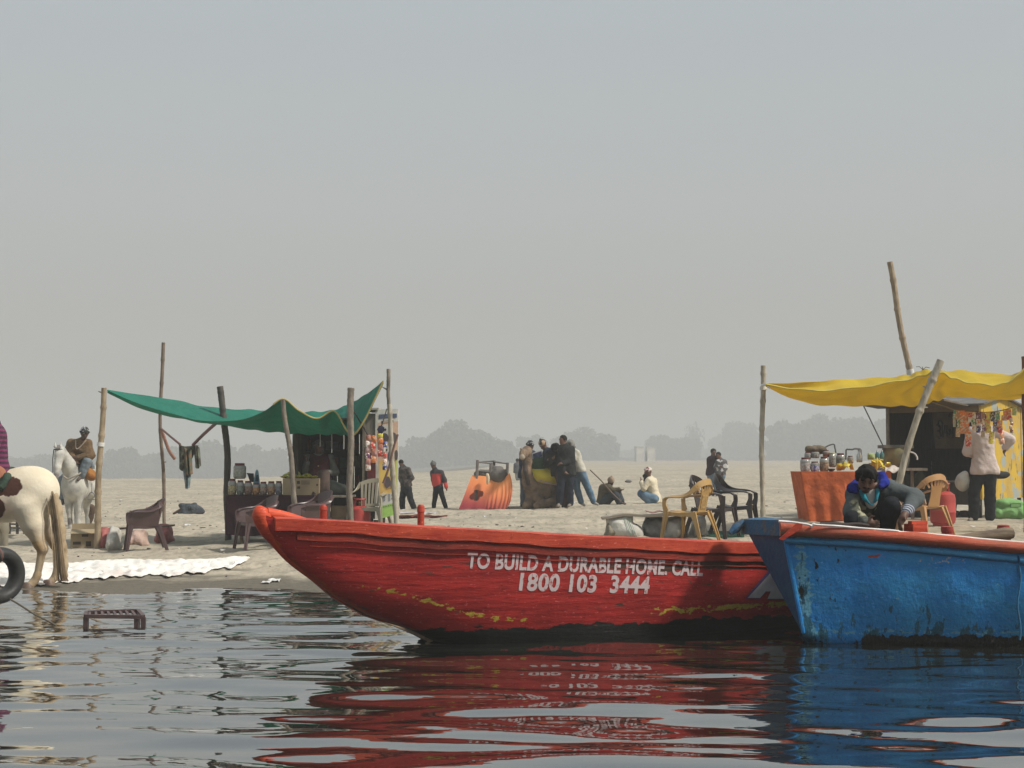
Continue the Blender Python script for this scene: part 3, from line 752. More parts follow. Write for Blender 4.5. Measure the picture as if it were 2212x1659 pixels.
# join bow plate and bottom
bowp = MB(); bg_ = np.array([[near[0, j] * (1 - t) + far[0, j] * t for t in np.linspace(0, 1, 8)] for j in range(26)]); bowp.grid(bg_[:, ::-1])
bott = MB(); bb = np.array([[near[i, -1] * (1 - t) + far[i, -1] * t for t in (0, .5, 1)] for i in range(NB)]); bott.grid(bb)
at = [blue_attrs(near), blue_attrs(far[:, ::-1]), blue_attrs(bb)]
mm.add(bott.v, bott.f); ATB = {k: np.concatenate([a[k] for a in at]) for k in at[0]}
part('hull', mm, bluem, blue, attrs=ATB, sharp=False)
part('bow_board', bowp, mat('dark_blue_paint', (0.012, .055, .13), c2=(.02, .08, .15), scale=6, rough=.55, bump=.5, bscale=20), blue, sharp=False, label='dark blue raked bow board')
for sx_ in (4012,):
    pp = [bx(sx_ + 6 * math.sin(k), 2225 + (2520 - 2225) * k / 9, dnear(.2) - (.064 if sx_ < 4000 else .085)) for k in range(10)]
    part('seam', MB().tube(pp, .006 if sx_ < 4000 else .010, 5), mat('blue_seam', (.02, .16, .33), c2=(.02, .08, .14), scale=20), blue)
# edge bead along the corner
part('corner_post', MB().tube([p + np.array((.004, -.004, 0)) for p in near[0, :27]], np.linspace(.022, .016, 27), 8), bluem, blue, attrs={k: np.full(27 * 8, -.5 + (.1 if k == 'alg' else 0)) for k in ATB})
inn = MB(); q = near[:, 1:20] + np.array((.03, .04, 0)); inn.grid(q[:, ::-1]); q = far[:, 1:20] + np.array((.03, -.04, 0)); inn.grid(q)
part('lining', inn, woodm, blue, sharp=False)
dk = MB()
for i in range(6, NB - 4, 5):
    a = near[i, 9]; b = far[i, 9]; a2 = near[i + 4, 9]; b2 = far[i + 4, 9]; z = .60
    dk.prism([np.array((p[0], p[1], z)) for p in (a + (0, .03, 0), b - (0, .03, 0), b2 - (0, .03, 0), a2 + (0, .03, 0))], (0, 0, -.03))
part('deck', dk, woodm, blue)
redwood = hull_mat('worn_red_wood', (0.42, 0.085, 0.045), (0.33, 0.10, 0.06), [('bare', (.30, .20, .12), 6, (.35, 1, 3), .50)], bump=.8, rough=.7)
def logbeam(top, bot, d0, nseg=90, back=.10, us=None, dfn=None):
    m = MB(); rows = []
    for u in np.linspace(0, 1, nseg):
        x_ = top[0][0] + (top[-1][0] - top[0][0]) * u; d = dfn(u); T = bx(x_, interp(x_, top), d); B = bx(x_, interp(x_, bot), d); h = (T[2] - B[2]) / 2; c = (T + B) / 2 + np.array((0, back / 2, 0))
        wv = 1 + .06 * math.sin(u * 31) + .05 * math.sin(u * 83 + 1)
        rows.append([c + np.array((0, -math.cos(a) * back / 2 * 1.15 * wv, math.sin(a) * h * wv)) for a in np.linspace(-math.pi / 2, 1.5 * math.pi, 15)])
    m.grid(rows); n_ = len(rows); m.f.append(tuple(range(14))); m.f.append(tuple((n_ - 1) * 15 + k for k in range(13, -1, -1))); m.m += [0, 0]
    return m
gt = [(3075, 2056), (3300, 2072), (3600, 2097), (4026, 2137), (4600, 2165), (5400, 2180)]; gb = [(3075, 2112), (3300, 2122), (3600, 2146), (4026, 2184), (4600, 2208), (5400, 2222)]
lb = logbeam(gt, gb, 12.3, dfn=lambda u: dnear(u) - .06); vv = np.array(lb.v)
part('gunwale_beam', lb, redwood, blue, attrs={'bare': -.12 - .3 * np.clip((vv[:, 0] - 2.6) / 3, 0, 1)})
fgm = MB().tube([far[i, 0] + np.array((0, -.02, .04)) for i in range(2, NB, 4)], .045, 8); fgo = part('gunwale_beam', fgm, redwood, blue, attrs={'bare': np.full(len(fgm.v), -.1)})
lt = [(3090, 2120), (3300, 2127), (3600, 2151), (4005, 2189)]; lb2 = [(3090, 2141), (3300, 2152), (3600, 2176), (4005, 2218)]
lm = logbeam(lt, lb2, 12.3, back=.05, dfn=lambda u: dnear(u * .4) - .035); part('rubbing_strake', lm, hull_mat('light_blue_paint', (.05, .23, .42), (.04, .17, .33), []), blue)
lt = [(4016, 2192), (4600, 2214), (5400, 2228)]; lb2 = [(4016, 2222), (4600, 2244), (5400, 2258)]
part('rubbing_strake', logbeam(lt, lb2, 12.3, back=.05, dfn=lambda u: dnear(1) - .035), bpy.data.materials['light_blue_paint'], blue)
# stem head: heavy worn block over the bow board
hdm = mat('worn_blue_wood', (.03, .10, .19), c2=(.10, .10, .10), scale=9, contrast=(.50, .66), bump=.8, bscale=25)
A_ = near[0, 0]; B_ = far[0, 0]
hb_ = MB(); hb_.prism([A_ + (-.02, -.03, .12), A_ + (.06, -.02, .12), B_ + (.16, .06, .12), B_ + (-.04, .05, .10)], (0, 0, -.13)); hb_.tube([B_ + (-.02, .02, .08), B_ + (-.09, .0, .03), B_ + (-.15, -.02, -.02)], [.035, .045, .02], 7)
part('stem_block', hb_, hdm, blue)
rl = MB(); q = W(0, 0, 1)
pl = [(3068, 2122), (3140, 2058), (3160, 2064), (3158, 2080), (3082, 2128)]
rl.prism([bx(a, b, 12.19) for a, b in pl], (0, .02, 0)); part('repair_plank', rl, orgm, blue, label='short orange plank nailed across the bow corner')
# white cord along the gunwale
wc = []; cd = [(3066, 2049), (3120, 2053), (3180, 2062), (3195, 2068), (3204, 2060), (3216, 2064), (3300, 2069), (3400, 2078), (3520, 2087), (3552, 2093), (3650, 2099), (3760, 2109), (3870, 2120), (3990, 2130), (4100, 2138), (4300, 2150), (4600, 2163)]
for i, (a, b) in enumerate(cd): wc.append(bx(a, b + 3, 12.24 + .01 * math.sin(i * 2.1)))
solo('cord', MB().tube(catmull(wc, 150), .011, 6), mat('white_cord', (.85, .80, .76), bump=0), 'white cord lying along the gunwale of the blue boat', 'cord')
dc = [(3230, 2066), (3280, 2064), (3330, 2068), (3380, 2066), (3420, 2072)]
solo('rope', MB().tube(catmull([bx(a, b, 12.5) for a, b in dc], 40), .022, 7), mat('dark_rope', (.05, .035, .03)), 'dark rope lying inside the blue boat left of the squatting man', 'rope')
# pegs, red block and the loose pole on the far side
for a, t, b, lab in ((3730, 2072, 2135, 'left'), (3952, 2066, 2150, 'right')):
    p = bx(a, b, 13.55); q = bx(a, t, 13.55); h = q[2] - p[2]
    part('thole_pin', MB().lathe([(.07, 0), (.065, h * .5), (.05, h * .55), (.06, h * .8), (.055, h * .97), (.03, h)], p, 10), hull_mat('red_peg_paint', (.36, .05, .04), (.25, .04, .03), []) if a < 3800 else bpy.data.materials['red_peg_paint'], fgo)
bk = MB(); p = bx(3605, 2104, 12.75); M = Matrix.Rotation(R(25), 3, 'Z'); bk.box(p + (0, 0, -.02), (.15, .12, .22), M); bk.box(p + (.02, 0, .10), (.17, .05, .03), M)
part('mooring_block', bk, orgm, blue, label='orange block beside the squatting man')
pl = MB().tube(catmull([bx(3640, 2128, 13.0), bx(3760, 2124, 13.15), bx(3870, 2113, 13.2), bx(3985, 2098, 13.25)], 16), list(np.linspace(.03, .058, 15)) + [.05], 10)
solo('wooden_pole', pl, woodm, 'thick brown pole lying across the blue boat behind the gunwale', 'pole')
# ================================================================ stalls and furniture
def MPV(d): return d / (KV * F)                                     # metres per measured pixel
def Z1(x, y): return (.397 * x, 685.8 + .397 * y)
def Z2(x, y): return (.26464 * x, 877.8 + .26464 * y)
def Z3(x, y): return (438.9 + .26448 * x, 795.5 + .26448 * y)
def Z4(x, y): return (823 + .16535 * x, 877.8 + .16535 * y)
def Z5(x, y): return (1069.8 + .16124 * x, 905.2 + .16124 * y)
def Z6(x, y): return (1261.8 + .19843 * x, 960.1 + .19843 * y)
def Z7(x, y): return (1618.4 + .38024 * x, 548.6 + .38024 * y)
def Z8(x, y): return (1700.7 + .23113 * x, 932.6 + .23113 * y)
def Z9(x, y): return (1974.9 + .1654 * x, 768 + .1654 * y)
bamboo = mat('bamboo', (0.36, 0.28, 0.18), c2=(0.22, 0.16, 0.10), scale=5, stretch=(3, 3, 1), bump=.4)
paleb = mat('pale_bamboo', (0.46, 0.42, 0.34), c2=(0.28, 0.24, 0.18), scale=6, stretch=(3, 3, 1), bump=.4)
darkw = mat('dark_pole_wood', (0.10, 0.085, 0.07), c2=(0.05, 0.045, 0.04), scale=6, stretch=(3, 3, 1), bump=.7)
greyw = mat('grey_pole_wood', (0.26, 0.22, 0.17), c2=(0.13, 0.11, 0.09), scale=6, stretch=(3, 3, 1), bump=.7)
ropem = mat('rope_cloth', (0.20, 0.10, 0.08), c2=(.12, .07, .06), scale=14)
tiem = mat('white_tie', (0.7, 0.69, 0.64), bump=0)
def pole(pts, d, r0, r1, m, label, nodes=0.0, ties=(), group=None, dt=None, stubs=()):
    """pts: measured positions from foot to head; the foot is carried down to the sand"""
    n = len(pts); dd = [d + ((dt - d) * i / (n - 1) if dt else 0) for i in range(n)]
    P = [W(a, b, q) for (a, b), q in zip(pts, dd)]
    z0 = G(P[0][0], P[0][1]); dv = P[0] - P[1]
    if P[0][2] > z0 + .02: P[0] = P[0] + dv * ((P[0][2] - z0 + .15) / max(-dv[2], .05))
    else: P[0][2] = z0 - .12
    t = thing('bamboo_pole' if nodes else 'wooden_pole', label, 'pole', (P[0][0], P[0][1], z0), group)
    C = catmull(P, 80); rs = np.linspace(r0, r1, 80); ln = np.cumsum([0] + [np.linalg.norm(C[i + 1] - C[i]) for i in range(79)])
    rr = np.random.default_rng(int(pts[0][0]))
    if nodes:
        rs = rs * (1 + .25 * np.exp(-(((ln + .1) % nodes - nodes / 2) / .03) ** 2)); C = [c + np.array((.012 * math.sin(l_ * 3.1 + pts[0][0]), 0, 0)) for c, l_ in zip(C, ln)]
    else: rs = rs * .92 * (1 + .035 * rr.normal(size=80)); C = [c + np.array((.010 * math.sin(l_ * 5), .01 * math.cos(l_ * 4), 0)) for c, l_ in zip(C, ln)]
    mb = MB().tube(C, rs, 9); part('shaft', mb, m, t)
    for u in ties:
        k = int(u * 79); part('binding', MB().tube([C[max(k - 1, 0)], C[min(k + 1, 79)]], rs[k] * 1.35, 10), tiem, t)
    for u, dx, dz in stubs:
        k = int(u * 79); part('stub', MB().tube([C[k], C[k] + np.array((dx, 0, dz))], [.018, .008], 6), m, t)
    return t
GP = 'poles of the left stall'
pole([(208, 1183), (213, 1060), (219, 940), (224, 838)], 23.8, .052, .042, bamboo, 'leftmost canopy pole, brown bamboo with a white tie, holding the green tip', .45, ties=(.62,), group=GP, stubs=((.97, -.09, .03), (.97, .03, .09)))
pole([(356, 1130), (352, 1020), (347, 905), (348, 830), (354, 740)], 31.0, .036, .038, mat('grey_brown_bamboo', (.21, .16, .115), c2=(.12, .09, .065), scale=5, stretch=(3, 3, 1), bump=.5), 'tall thin bent bamboo pole behind the green canopy', .5, group=GP, stubs=((.30, .07, .02), (.45, .07, -.02)))
pole([(491, 1075), (490, 980), (484, 900), (474, 835)], 25.6, .062, .062, darkw, 'thick dark leaning pole left of the glass jars', group=GP)
pole([(640, 1115), (630, 1010), (620, 930), (612, 864)], 24.0, .050, .040, greyw, 'grey pole in front of the table under the canopy peak', group=GP)
pole([(757, 1125), (756, 1020), (758, 930), (758, 838)], 23.9, .055, .060, greyw, 'thick upright grey pole left of the beige slatted chair', group=GP)
pole([(855, 1128), (851, 1040), (846, 960), (840, 873)], 24.0, .046, .036, paleb, 'crooked pole standing in front of the upright banner', .5, group=GP)
pole([(846, 960), (843, 900), (839, 850), (838, 797)], 24.15, .030, .036, greyw, 'thin pole holding the high right corner of the green canopy', group=GP, stubs=((.72, -.10, .06),))
# green canopy
teal = mat('teal_tarpaulin', (0.018, 0.21, 0.15), c2=(.014, .17, .12), scale=1.6, rough=.75, bump=1, bscale=5, bdist=.06); translucent(teal, .35, (.03, .40, .27))
yel_edge = mat('yellow_hem', (.50, .40, .14), bump=0)
nr_ = [(232, 843), (300, 872), (381, 896), (439, 909), (518, 907), (571, 888), (611, 862), (645, 886), (685, 904), (722, 888), (748, 928), (762, 940), (783, 915), (809, 864), (828, 823)]
md_ = [(232, 843), (305, 880), (385, 897), (450, 907), (520, 921), (565, 929), (611, 935), (650, 936), (690, 936), (722, 936), (746, 934), (763, 930), (785, 905), (810, 856), (828, 823)]
fr_ = [(232, 842), (300, 853), (380, 865), (439, 876), (518, 884), (565, 887), (611, 888), (650, 888), (690, 888), (722, 886), (748, 877), (766, 868), (785, 855), (810, 838), (828, 822)]
f0 = [0, .35, .6, .8, .95, 1, 1, 1, 1, 1, .95, .85, .6, .3, 0]
rowsT = [[W(a, b, 23.85 + .15 * f) for (a, b), f in zip(nr_, f0)], [W(a, (b + c_[1]) / 2 + 6, 23.85 + .9 * f) for (a, b), c_, f in zip(md_, nr_, f0)], [W(a, b, 23.85 + 1.6 * f) for (a, b), f in zip(md_, f0)], [W(a, (b * .4 + c_[1] * .6), 23.85 + 2.3 * f) for (a, b), c_, f in zip(md_, fr_, f0)], [W(a, b, 23.85 + 2.9 * f) for (a, b), f in zip(fr_, f0)]]
cg = catgrid(rowsT, 30, 150)
for i in range(30):
    for j in range(150): cg[i, j, 2] += (.012 * math.sin(j * .55 + 1.5 * math.sin(i * .3)) + .03 * float(vnoise(np.array([j * .06]), np.array([i * .55]), 3)[0])) * math.sin(math.pi * j / 149) * min(1, i / 3)
ct = thing('tarpaulin', 'green tarpaulin canopy stretched between poles over the left stall', 'tarpaulin', W(520, 915, 25), None)
part('sheet', MB().grid(cg, .006), teal, ct)
part('hem', MB().tube([cg[0, j] + np.array((0, -.012, 0)) for j in range(58, 150)], .014, 6), yel_edge, ct)
def rope(pts, r, m, label, name='rope', n=30, cat='rope', ds=None, d=24):
    ds = ds or [d] * len(pts); return solo(name, MB().tube(catmull([W(a, b, q) for (a, b), q in zip(pts, ds)], n), r, 6), m, label, cat)
rope([(347, 925), (366, 941), (389, 960)], .022, ropem, 'twisted rope from the thin bamboo pole to the hanging clothes', ds=[31, 29, 27.5])
rope([(417, 961), (440, 938), (470, 911)], .03, mat('dusty_strap', (.24, .13, .13)), 'dusty pink strap from the hanging clothes up to the canopy', ds=[27.4, 26.8, 25.8])
rope([(348, 926), (358, 955), (366, 975), (378, 992)], .034, mat('brown_strap', (.25, .12, .08)), 'loose brown strap dangling from the thin bamboo pole', d=30.9, name='strap', cat='strap')
rope([Z3(1225, 345), Z3(1290, 450), Z3(1345, 545)], .011, darkw, 'dark cord from the upright grey pole to the pink packet strips', d=24.1, ds=[24.0, 24.2, 24.4])
rope([Z3(1500, 330), Z3(1480, 400), Z3(1450, 490)], .009, darkw, 'dark cord tied above the blue knot by the banner', d=24.1)
rope([Z3(1590, 540), Z3(1555, 650), Z3(1520, 800), Z3(1470, 940)], .018, ropem, 'reddish rope crossing the banner diagonally', d=23.9)
# hanging clothes
camo = mat('camouflage_cloth', (.16, .17, .12), c2=(.05, .045, .035), scale=9, contrast=(.44, .54), bump=.5, bscale=12)
camo2 = mat('printed_cloth', (.24, .13, .07), c2=(.10, .12, .08), scale=11, contrast=(.42, .56), bump=.5, bscale=12)
ck = thing('hanging_clothes', 'camouflage and printed clothes hanging between two straps', 'clothes', W(403, 1050, 27.4))
def drape(pts0, pts1, d, amp=.03, thick=.02, nr=14, nc=10, fr=7):
    a = catmull([W(x, y, d) for x, y in pts0], nc); b = catmull([W(x, y, d) for x, y in pts1], nc)
    P = np.array([[a[j] * (1 - t) + b[j] * t + np.array((0, amp * math.sin(j * fr / nc * 6.28 / 3 + t), 0)) for j in range(nc)] for t in np.linspace(0, 1, nr)])
    return MB().grid(P, thick)
part('jacket', drape([(387, 960), (400, 964), (428, 962)], [(387, 1012), (396, 1018), (405, 1008)], 27.4), camo, ck)
part('sleeve', drape([(419, 962), (425, 962), (430, 967)], [(422, 1010), (428, 1012), (433, 1006)], 27.35), camo, ck)
part('shirt', drape([(397, 968), (404, 970), (412, 970)], [(400, 1022), (408, 1027), (415, 1024)], 27.3), camo2, ck)
part('rag', drape([(396, 1015), (404, 1018), (412, 1020)], [(400, 1054), (404, 1056), (408, 1054)], 27.33), mat('blue_grey_rag', (.24, .30, .31), c2=(.12, .16, .17), scale=12), ck)
# ---- left kiosk
kioskw = mat('kiosk_wood', (0.09, 0.075, 0.06), c2=(.05, .042, .035), scale=4)
def quadbox(vx0, vx1, vt, vb, d0, d1):
    """box whose front face spans the measured rectangle at d0 and which reaches back to d1"""
    a = W(vx0, vt, d0); b = W(vx1, vb, d0)
    return MB().box(((a[0] + b[0]) / 2, (d0 + d1) / 2, (a[2] + b[2]) / 2), (abs(b[0] - a[0]), d1 - d0, abs(a[2] - b[2])))
k1 = thing('stall_kiosk', 'dark wooden stall cabin under the green canopy with a woman inside', 'kiosk', W(725, 1125, 26))
d = 25.7; 
part('side_wall', quadbox(637, 642, 908, 1130, d, 27.5), kioskw, k1, smooth=False)
part('back_wall', quadbox(632, 818, 908, 1095, 27.3, 27.36), kioskw, k1, smooth=False)
part('floor', quadbox(637, 815, 1112, 1121, d + .02, 27.4), kioskw, k1, smooth=False)
for vx_ in (640, 700, 785, 812):
    for dd_ in (d + .05, 27.1): q = W(vx_, 1121, d); part('leg', MB().box((q[0], dd_, (q[2] + G(q[0], dd_)) / 2 - .02), (.08, .08, q[2] - G(q[0], dd_))), kioskw, k1, smooth=False)
part('roof', quadbox(632, 783, 903, 907, d - .1, 27.5), kioskw, k1, smooth=False); part('roof', quadbox(783, 818, 881, 885, d - .1, 27.4), mat('roof_sheet', (.45, .43, .38)), k1, smooth=False)
greyp = mat('grey_panel', (.23, .21, .18), c2=(.13, .12, .10), scale=3, stretch=(6, 1, .6))
a = quadbox(788, 811, 893, 1035, d, d + .04); part('door_panel', a, greyp, k1, smooth=False)
part('post', quadbox(783, 788, 905, 1118, d - .04, d + .05), greyw, k1, smooth=False)
part('side_wall', quadbox(811, 817, 886, 1121, d - .02, 27.3), mat('white_board', (.66, .64, .58)), k1, smooth=False)
part('door_panel', quadbox(793, 811, 960, 1058, d - .06, d - .03), mat('maroon_panel', (.14, .02, .025), c2=(.03, .02, .02), scale=3), k1, smooth=False)
rgp = np.random.default_rng(3)
for k, (vy) in enumerate((972, 1010, 1048)):
    part('shelf', quadbox(643, 782, vy, vy + 2, 26.75, 27.25), kioskw, k1, smooth=False)
pc = [(.35, .05, .05), (.12, .20, .22), (.25, .22, .16), (.30, .12, .04), (.10, .12, .14), (.30, .28, .25), (.08, .18, .10)]
for s_, vy in enumerate((972, 1010, 1048)):
    for j in range(9):
        x = 650 + j * 15; c_ = pc[(j * 3 + s_ * 2) % 7]
        if rgp.random() < .2: continue
        q = W(x, vy, 26.9 + .1 * rgp.random()); h = .12 + .1 * rgp.random()
        o = MB().box(q + (0, 0, h / 2), (.10, .06, h), Matrix.Rotation(rgp.normal() * .3, 3, 'Z'), .9)
        solo('packet', o, mat('packet_%d' % ((j * 3 + s_ * 2) % 7), c_, scale=20, bump=0), ('red', 'teal', 'tan', 'orange', 'slate', 'cream', 'green')[(j * 3 + s_ * 2) % 7] + ' goods packet on the %s shelf inside the dark stall, %s' % (('top', 'middle', 'bottom')[s_], ('first from its left wall', 'second from its left wall', 'third from its left wall', 'fourth along', 'fifth along', 'sixth along', 'seventh along', 'second last on the right', 'last on the right')[j]), 'packet', 'goods on the shelves of the dark stall')
for j, (zx, y0, y1) in enumerate(((955, 530, 640), (1050, 530, 690), (1148, 525, 660), (1095, 880, 940), (1232, 800, 980), (1275, 540, 700))):
    a, b = Z3(zx, y0), Z3(zx, y1); rope([a, ((a[0] + b[0]) / 2 + .3, (a[1] + b[1]) / 2), b], .006, tiem, 'thin white string hanging in the dark stall, %s' % ('left of the woman\'s head', 'right of the woman\'s head', 'left of the thick grey pole', 'below the woman\'s elbow', 'low beside the thick grey pole', 'beside the door post')[j], d=25.6, name='string', cat='string')
# ---- table with the maroon cloth
def clothbox(x0, x1, vt, vb, d0, depth, m, label, name='table', lean=(0, 0), amp=.02, seed=0, topm=None):
    """table under a cloth: front and side hangings with soft folds, legs inside"""
    A = W(x0, vt, d0); B = W(x1, vt, d0); zt = A[2]; zb = W(x0, vb, d0)[2]; xl = A[0]; xr = B[0]
    zb = max(zb, G((xl + xr) / 2, d0) + .012)
    t = thing(name, label, 'table', ((xl + xr) / 2, d0 + depth / 2, G((xl + xr) / 2, d0)))
    per = [(xl, d0 + depth), (xl, d0), (xr, d0), (xr, d0 + depth)]; path = []
    for i in range(3):
        (ax, ay), (bx_, by_) = per[i], per[i + 1]; k = int(max(abs(bx_ - ax), abs(by_ - ay)) / .035)
        for j in range(k): u = j / k; path.append((ax + (bx_ - ax) * u, ay + (by_ - ay) * u))
    path.append(per[3]); rows = []; n = len(path); cx = (xl + xr) / 2
    for v_ in np.linspace(0, 1, 24):
        row = []
        for i, (x, y) in enumerate(path):
            f = amp * v_ * (math.sin(i * .55 + 2 * math.sin(i * .13 + seed)) + .6 * math.sin(i * .21 + v_ * 3 + seed)); o_ = np.array((x - cx, y - d0 - depth / 2)); o_ /= np.linalg.norm(o_)
            ln = lean[0] * v_ if x < cx else lean[1] * v_
            row.append((x + o_[0] * f * .4 + ln, y + o_[1] * f - .015 * math.sin(v_ * 3), zt + (zb - zt) * v_ + .012 * math.sin(i * .3 + seed) * v_))
        rows.append(row)
    mb = MB().grid(rows); mb.add([(xl, d0, zt), (xr, d0, zt), (xr, d0 + depth, zt), (xl, d0 + depth, zt)], [(0, 1, 2, 3)])
    part('cloth', mb, m, t, sharp=False)
    part('tabletop', MB().box((cx, d0 + depth / 2, zt - .03), (xr - xl - .02, depth - .02, .03)), woodm, t, smooth=False)
    for sx_ in (xl + .24, xr - .10):
        for sy_ in (d0 + .12, d0 + depth - .10): part('leg', MB().box((sx_, sy_, (zt - .05 + G(sx_, sy_)) / 2), (.05, .05, zt - .05 - G(sx_, sy_))), woodm, t, smooth=False)
    return zt
maroon = cloth('maroon_cloth', (.045, .018, .024), (.028, .013, .018), bump=.9, bscale=5)
zt1 = clothbox(488, 697, 1070, 1157, 24.45, .8, maroon, 'table under a dark maroon cloth with jars and a carton on it', seed=1)
lidm = mat('maroon_lid', (.13, .03, .03)); 
def jar(vx0, vx1, vt, vb, d, c, label, group, lid=lidm, zb=None, c2=None, sq=False):
    a = W(vx0, vb, d); b = W(vx1, vt, d); r = (b[0] - a[0]) / 2; h = b[2] - a[2]; z = a[2] if zb is None else zb; cx = (a[0] + b[0]) / 2
    t = thing('jar', label, 'jar', (cx, d, z), group)
    cm = mat('jar_fill_%.2f_%.2f_%.2f' % c, c, rough=.25, c2=c2 or tuple(v * .35 + .02 for v in c), scale=28, contrast=(.42, .58), bump=.4, bscale=30, spec=.6)
    part('contents', MB().lathe([(r * .8, .004), (r * .97, .03), (r, h * .3), (r * .98, h * .62)], (cx, d, z), 18), cm, t)
    part('glass', MB().lathe([(r * .985, h * .62), (r, h * .7), (r * .92, h * .82), (r * .7, h * .88)], (cx, d, z), 18), mat('jar_glass', (.30, .31, .29), rough=.12, bump=0, spec=.8), t)
    part('lid', MB().lathe([(r * .72, h * .87), (r * .76, h * .88), (r * .76, h * .985), (r * .68, h)], (cx, d, z), 18), lid, t)
    return t
JG = 'jars in a row on the maroon table'
for (a, b, top, c, lab) in ((205, 270, 897, (.42, .36, .18), 'tall jar of yellow sweets, leftmost in the row on the maroon table'), (275, 332, 910, (.22, .25, .22), 'grey-green filled jar, second in the row on the maroon table'), (336, 400, 915, (.24, .15, .11), 'dull brown filled jar, third in the row on the maroon table'),
                       (403, 460, 932, (.46, .24, .10), 'small orange filled jar in front of the blue card'), (463, 521, 922, (.34, .25, .19), 'jar of pale brown biscuits right of the small orange jar'), (526, 586, 918, (.42, .25, .13), 'jar of orange-brown biscuits, second from the carton'), (591, 645, 916, (.20, .21, .24), 'grey-blue filled jar touching the carton')):
    (x0, y0), (x1, y1) = Z3(a - 3, top), Z3(b + 3, 1030); jar(x0, x1, y0, 1068, 24.62, c, lab, JG, zb=zt1 + .001)
(x0, y0), (x1, y1) = Z3(245, 775), Z3(352, 905); 
big = jar(x0, x1, y0, y1, 24.75, (.22, .27, .22), 'big clear round jar standing on the smaller jars', 'large jars', zb=None, c2=(.34, .34, .30))
(x0, y0), (x1, y1) = Z3(405, 825), Z3(465, 935)
bc = thing('card_stand', 'pale blue upright card standing behind the small orange jar', 'card', W((x0 + x1) / 2, y1, 24.9))
pm = mat('card_blue', (.25, .42, .50), bump=0); part('board', MB().prism([W(x0, y1 + 6, 24.9), W(x1, y1 + 6, 24.9), W(x1 - 4, y0 + 4, 24.95), W(x1 - 7, y0, 24.95), W(x1 - 10, y0 + 4, 24.95)], (0, .02, 0)), pm, bc, smooth=False)
part('picture', MB().prism([W(x0 + 5, y1 - 3, 24.885), W(x1 - 3, y1 - 3, 24.885), W(x1 - 4, y1 - 17, 24.93), W(x0 + 8, y1 - 17, 24.93)], (0, -.004, 0)), mat('card_dark', (.05, .10, .13), bump=0), bc, smooth=False)
(x0, y0), (x1, y1) = Z3(352, 855), Z3(410, 930); solo('tool', MB().prism([W(x0, y0, 25), W(x1, y0 + 1, 25), W(x1, y0 + 4, 25), W(x1 + 1, y1, 25), W(x0 + 8, y1, 25), W(x0 + 3, y0 + 4, 25)], (0, .05, 0)), mat('black_plastic', (.02, .025, .03), rough=.4, bump=0), 'black gadget standing between the big jar and the blue card', 'gadget')
cardm = mat('cardboard', (.36, .28, .17), c2=(.30, .23, .14), scale=3, bump=.1); inkm = mat('carton_ink', (.07, .05, .04), bump=0)
(x0, y0), (x1, y1) = Z3(650, 900), Z3(945, 1025); A = W(x0, y0, 24.55); B = W(x1, y1, 24.55)
cb = thing('carton', 'wide cardboard carton topped with yellow packets on the maroon table', 'carton', ((A[0] + B[0]) / 2, 24.75, zt1))
part('box', MB().box(((A[0] + B[0]) / 2, 24.75, (A[2] + zt1) / 2 + .001), (B[0] - A[0], .4, A[2] - zt1)), cardm, cb, smooth=False)
for (ax, ay, bx_, by_) in ((765, 920, 790, 945), (768, 965, 792, 985), (800, 915, 870, 950), (925, 945, 938, 960)):
    a, b = W(*Z3(ax, ay), 24.546), W(*Z3(bx_, by_), 24.546); part('print', MB().add([(a[0], 24.546, a[2]), (b[0], 24.546, a[2]), (b[0], 24.546, b[2]), (a[0], 24.546, b[2])], [(0, 1, 2, 3)]), inkm if bx_ < 800 or ax > 900 else mat('faint_print', (.26, .20, .13), bump=0), cb, smooth=False)
yp = mat('yellow_packet', (.58, .54, .07), c2=(.30, .34, .05), scale=22, contrast=(.5, .62), rough=.35, bump=.3)
def packetmesh(c, size, M=None, seed=0):
    """crimped pillow packet"""
    rg = np.random.default_rng(seed); P = []; w_, h_, t_ = size
    for sgn in (1, -1):
        g_ = []
        for v_ in np.linspace(-1, 1, 7):
            row = []
            for u in np.linspace(-1, 1, 7):
                th = t_ / 2 * (1 - abs(u) ** 3) * (1 - abs(v_) ** 3) * (1 + .25 * rg.normal()); p = np.array((u * w_ / 2 * (1 - .08 * abs(v_)), sgn * th, v_ * h_ / 2))
                if M is not None: p = np.array(M @ Vector(p))
                row.append(np.array(c) + p)
            g_.append(row if sgn > 0 else row[::-1])
        P.append(g_)
    mb = MB(); mb.grid(P[0]); mb.grid(P[1]); return mb
for i in range(13):
    x, y = Z3(668 + (i % 7) * 40, 893 - (i // 7) * 14 + (i * 7 % 5)); q = W(x, y, 24.62 + .2 * (i // 7))
    solo('snack_packet', packetmesh(q + (0, 0, .015), (.12, .15, .035), Matrix.Rotation(1.45, 3, 'X') @ Matrix.Rotation(rgp.normal() * .3, 3, 'Y') @ Matrix.Rotation(rgp.normal() * .5, 3, 'Z'), i), yp, 'bright yellow snack packet lying in the heap on the wide carton', 'packet', 'yellow packets heaped on the carton')
(x0, y0), (x1, y1) = Z3(950, 850), Z3(1012, 1030); solo('tin', MB().lathe([(.11, 0), (.11, .37), (.09, .38), (.09, .40), (.04, .41)], W((x0 + x1) / 2, 1068, 24.8), 16), mat('brown_tin', (.11, .075, .06), c2=(.06, .04, .035), scale=6), 'tall dull brown canister right of the wide carton', 'canister')
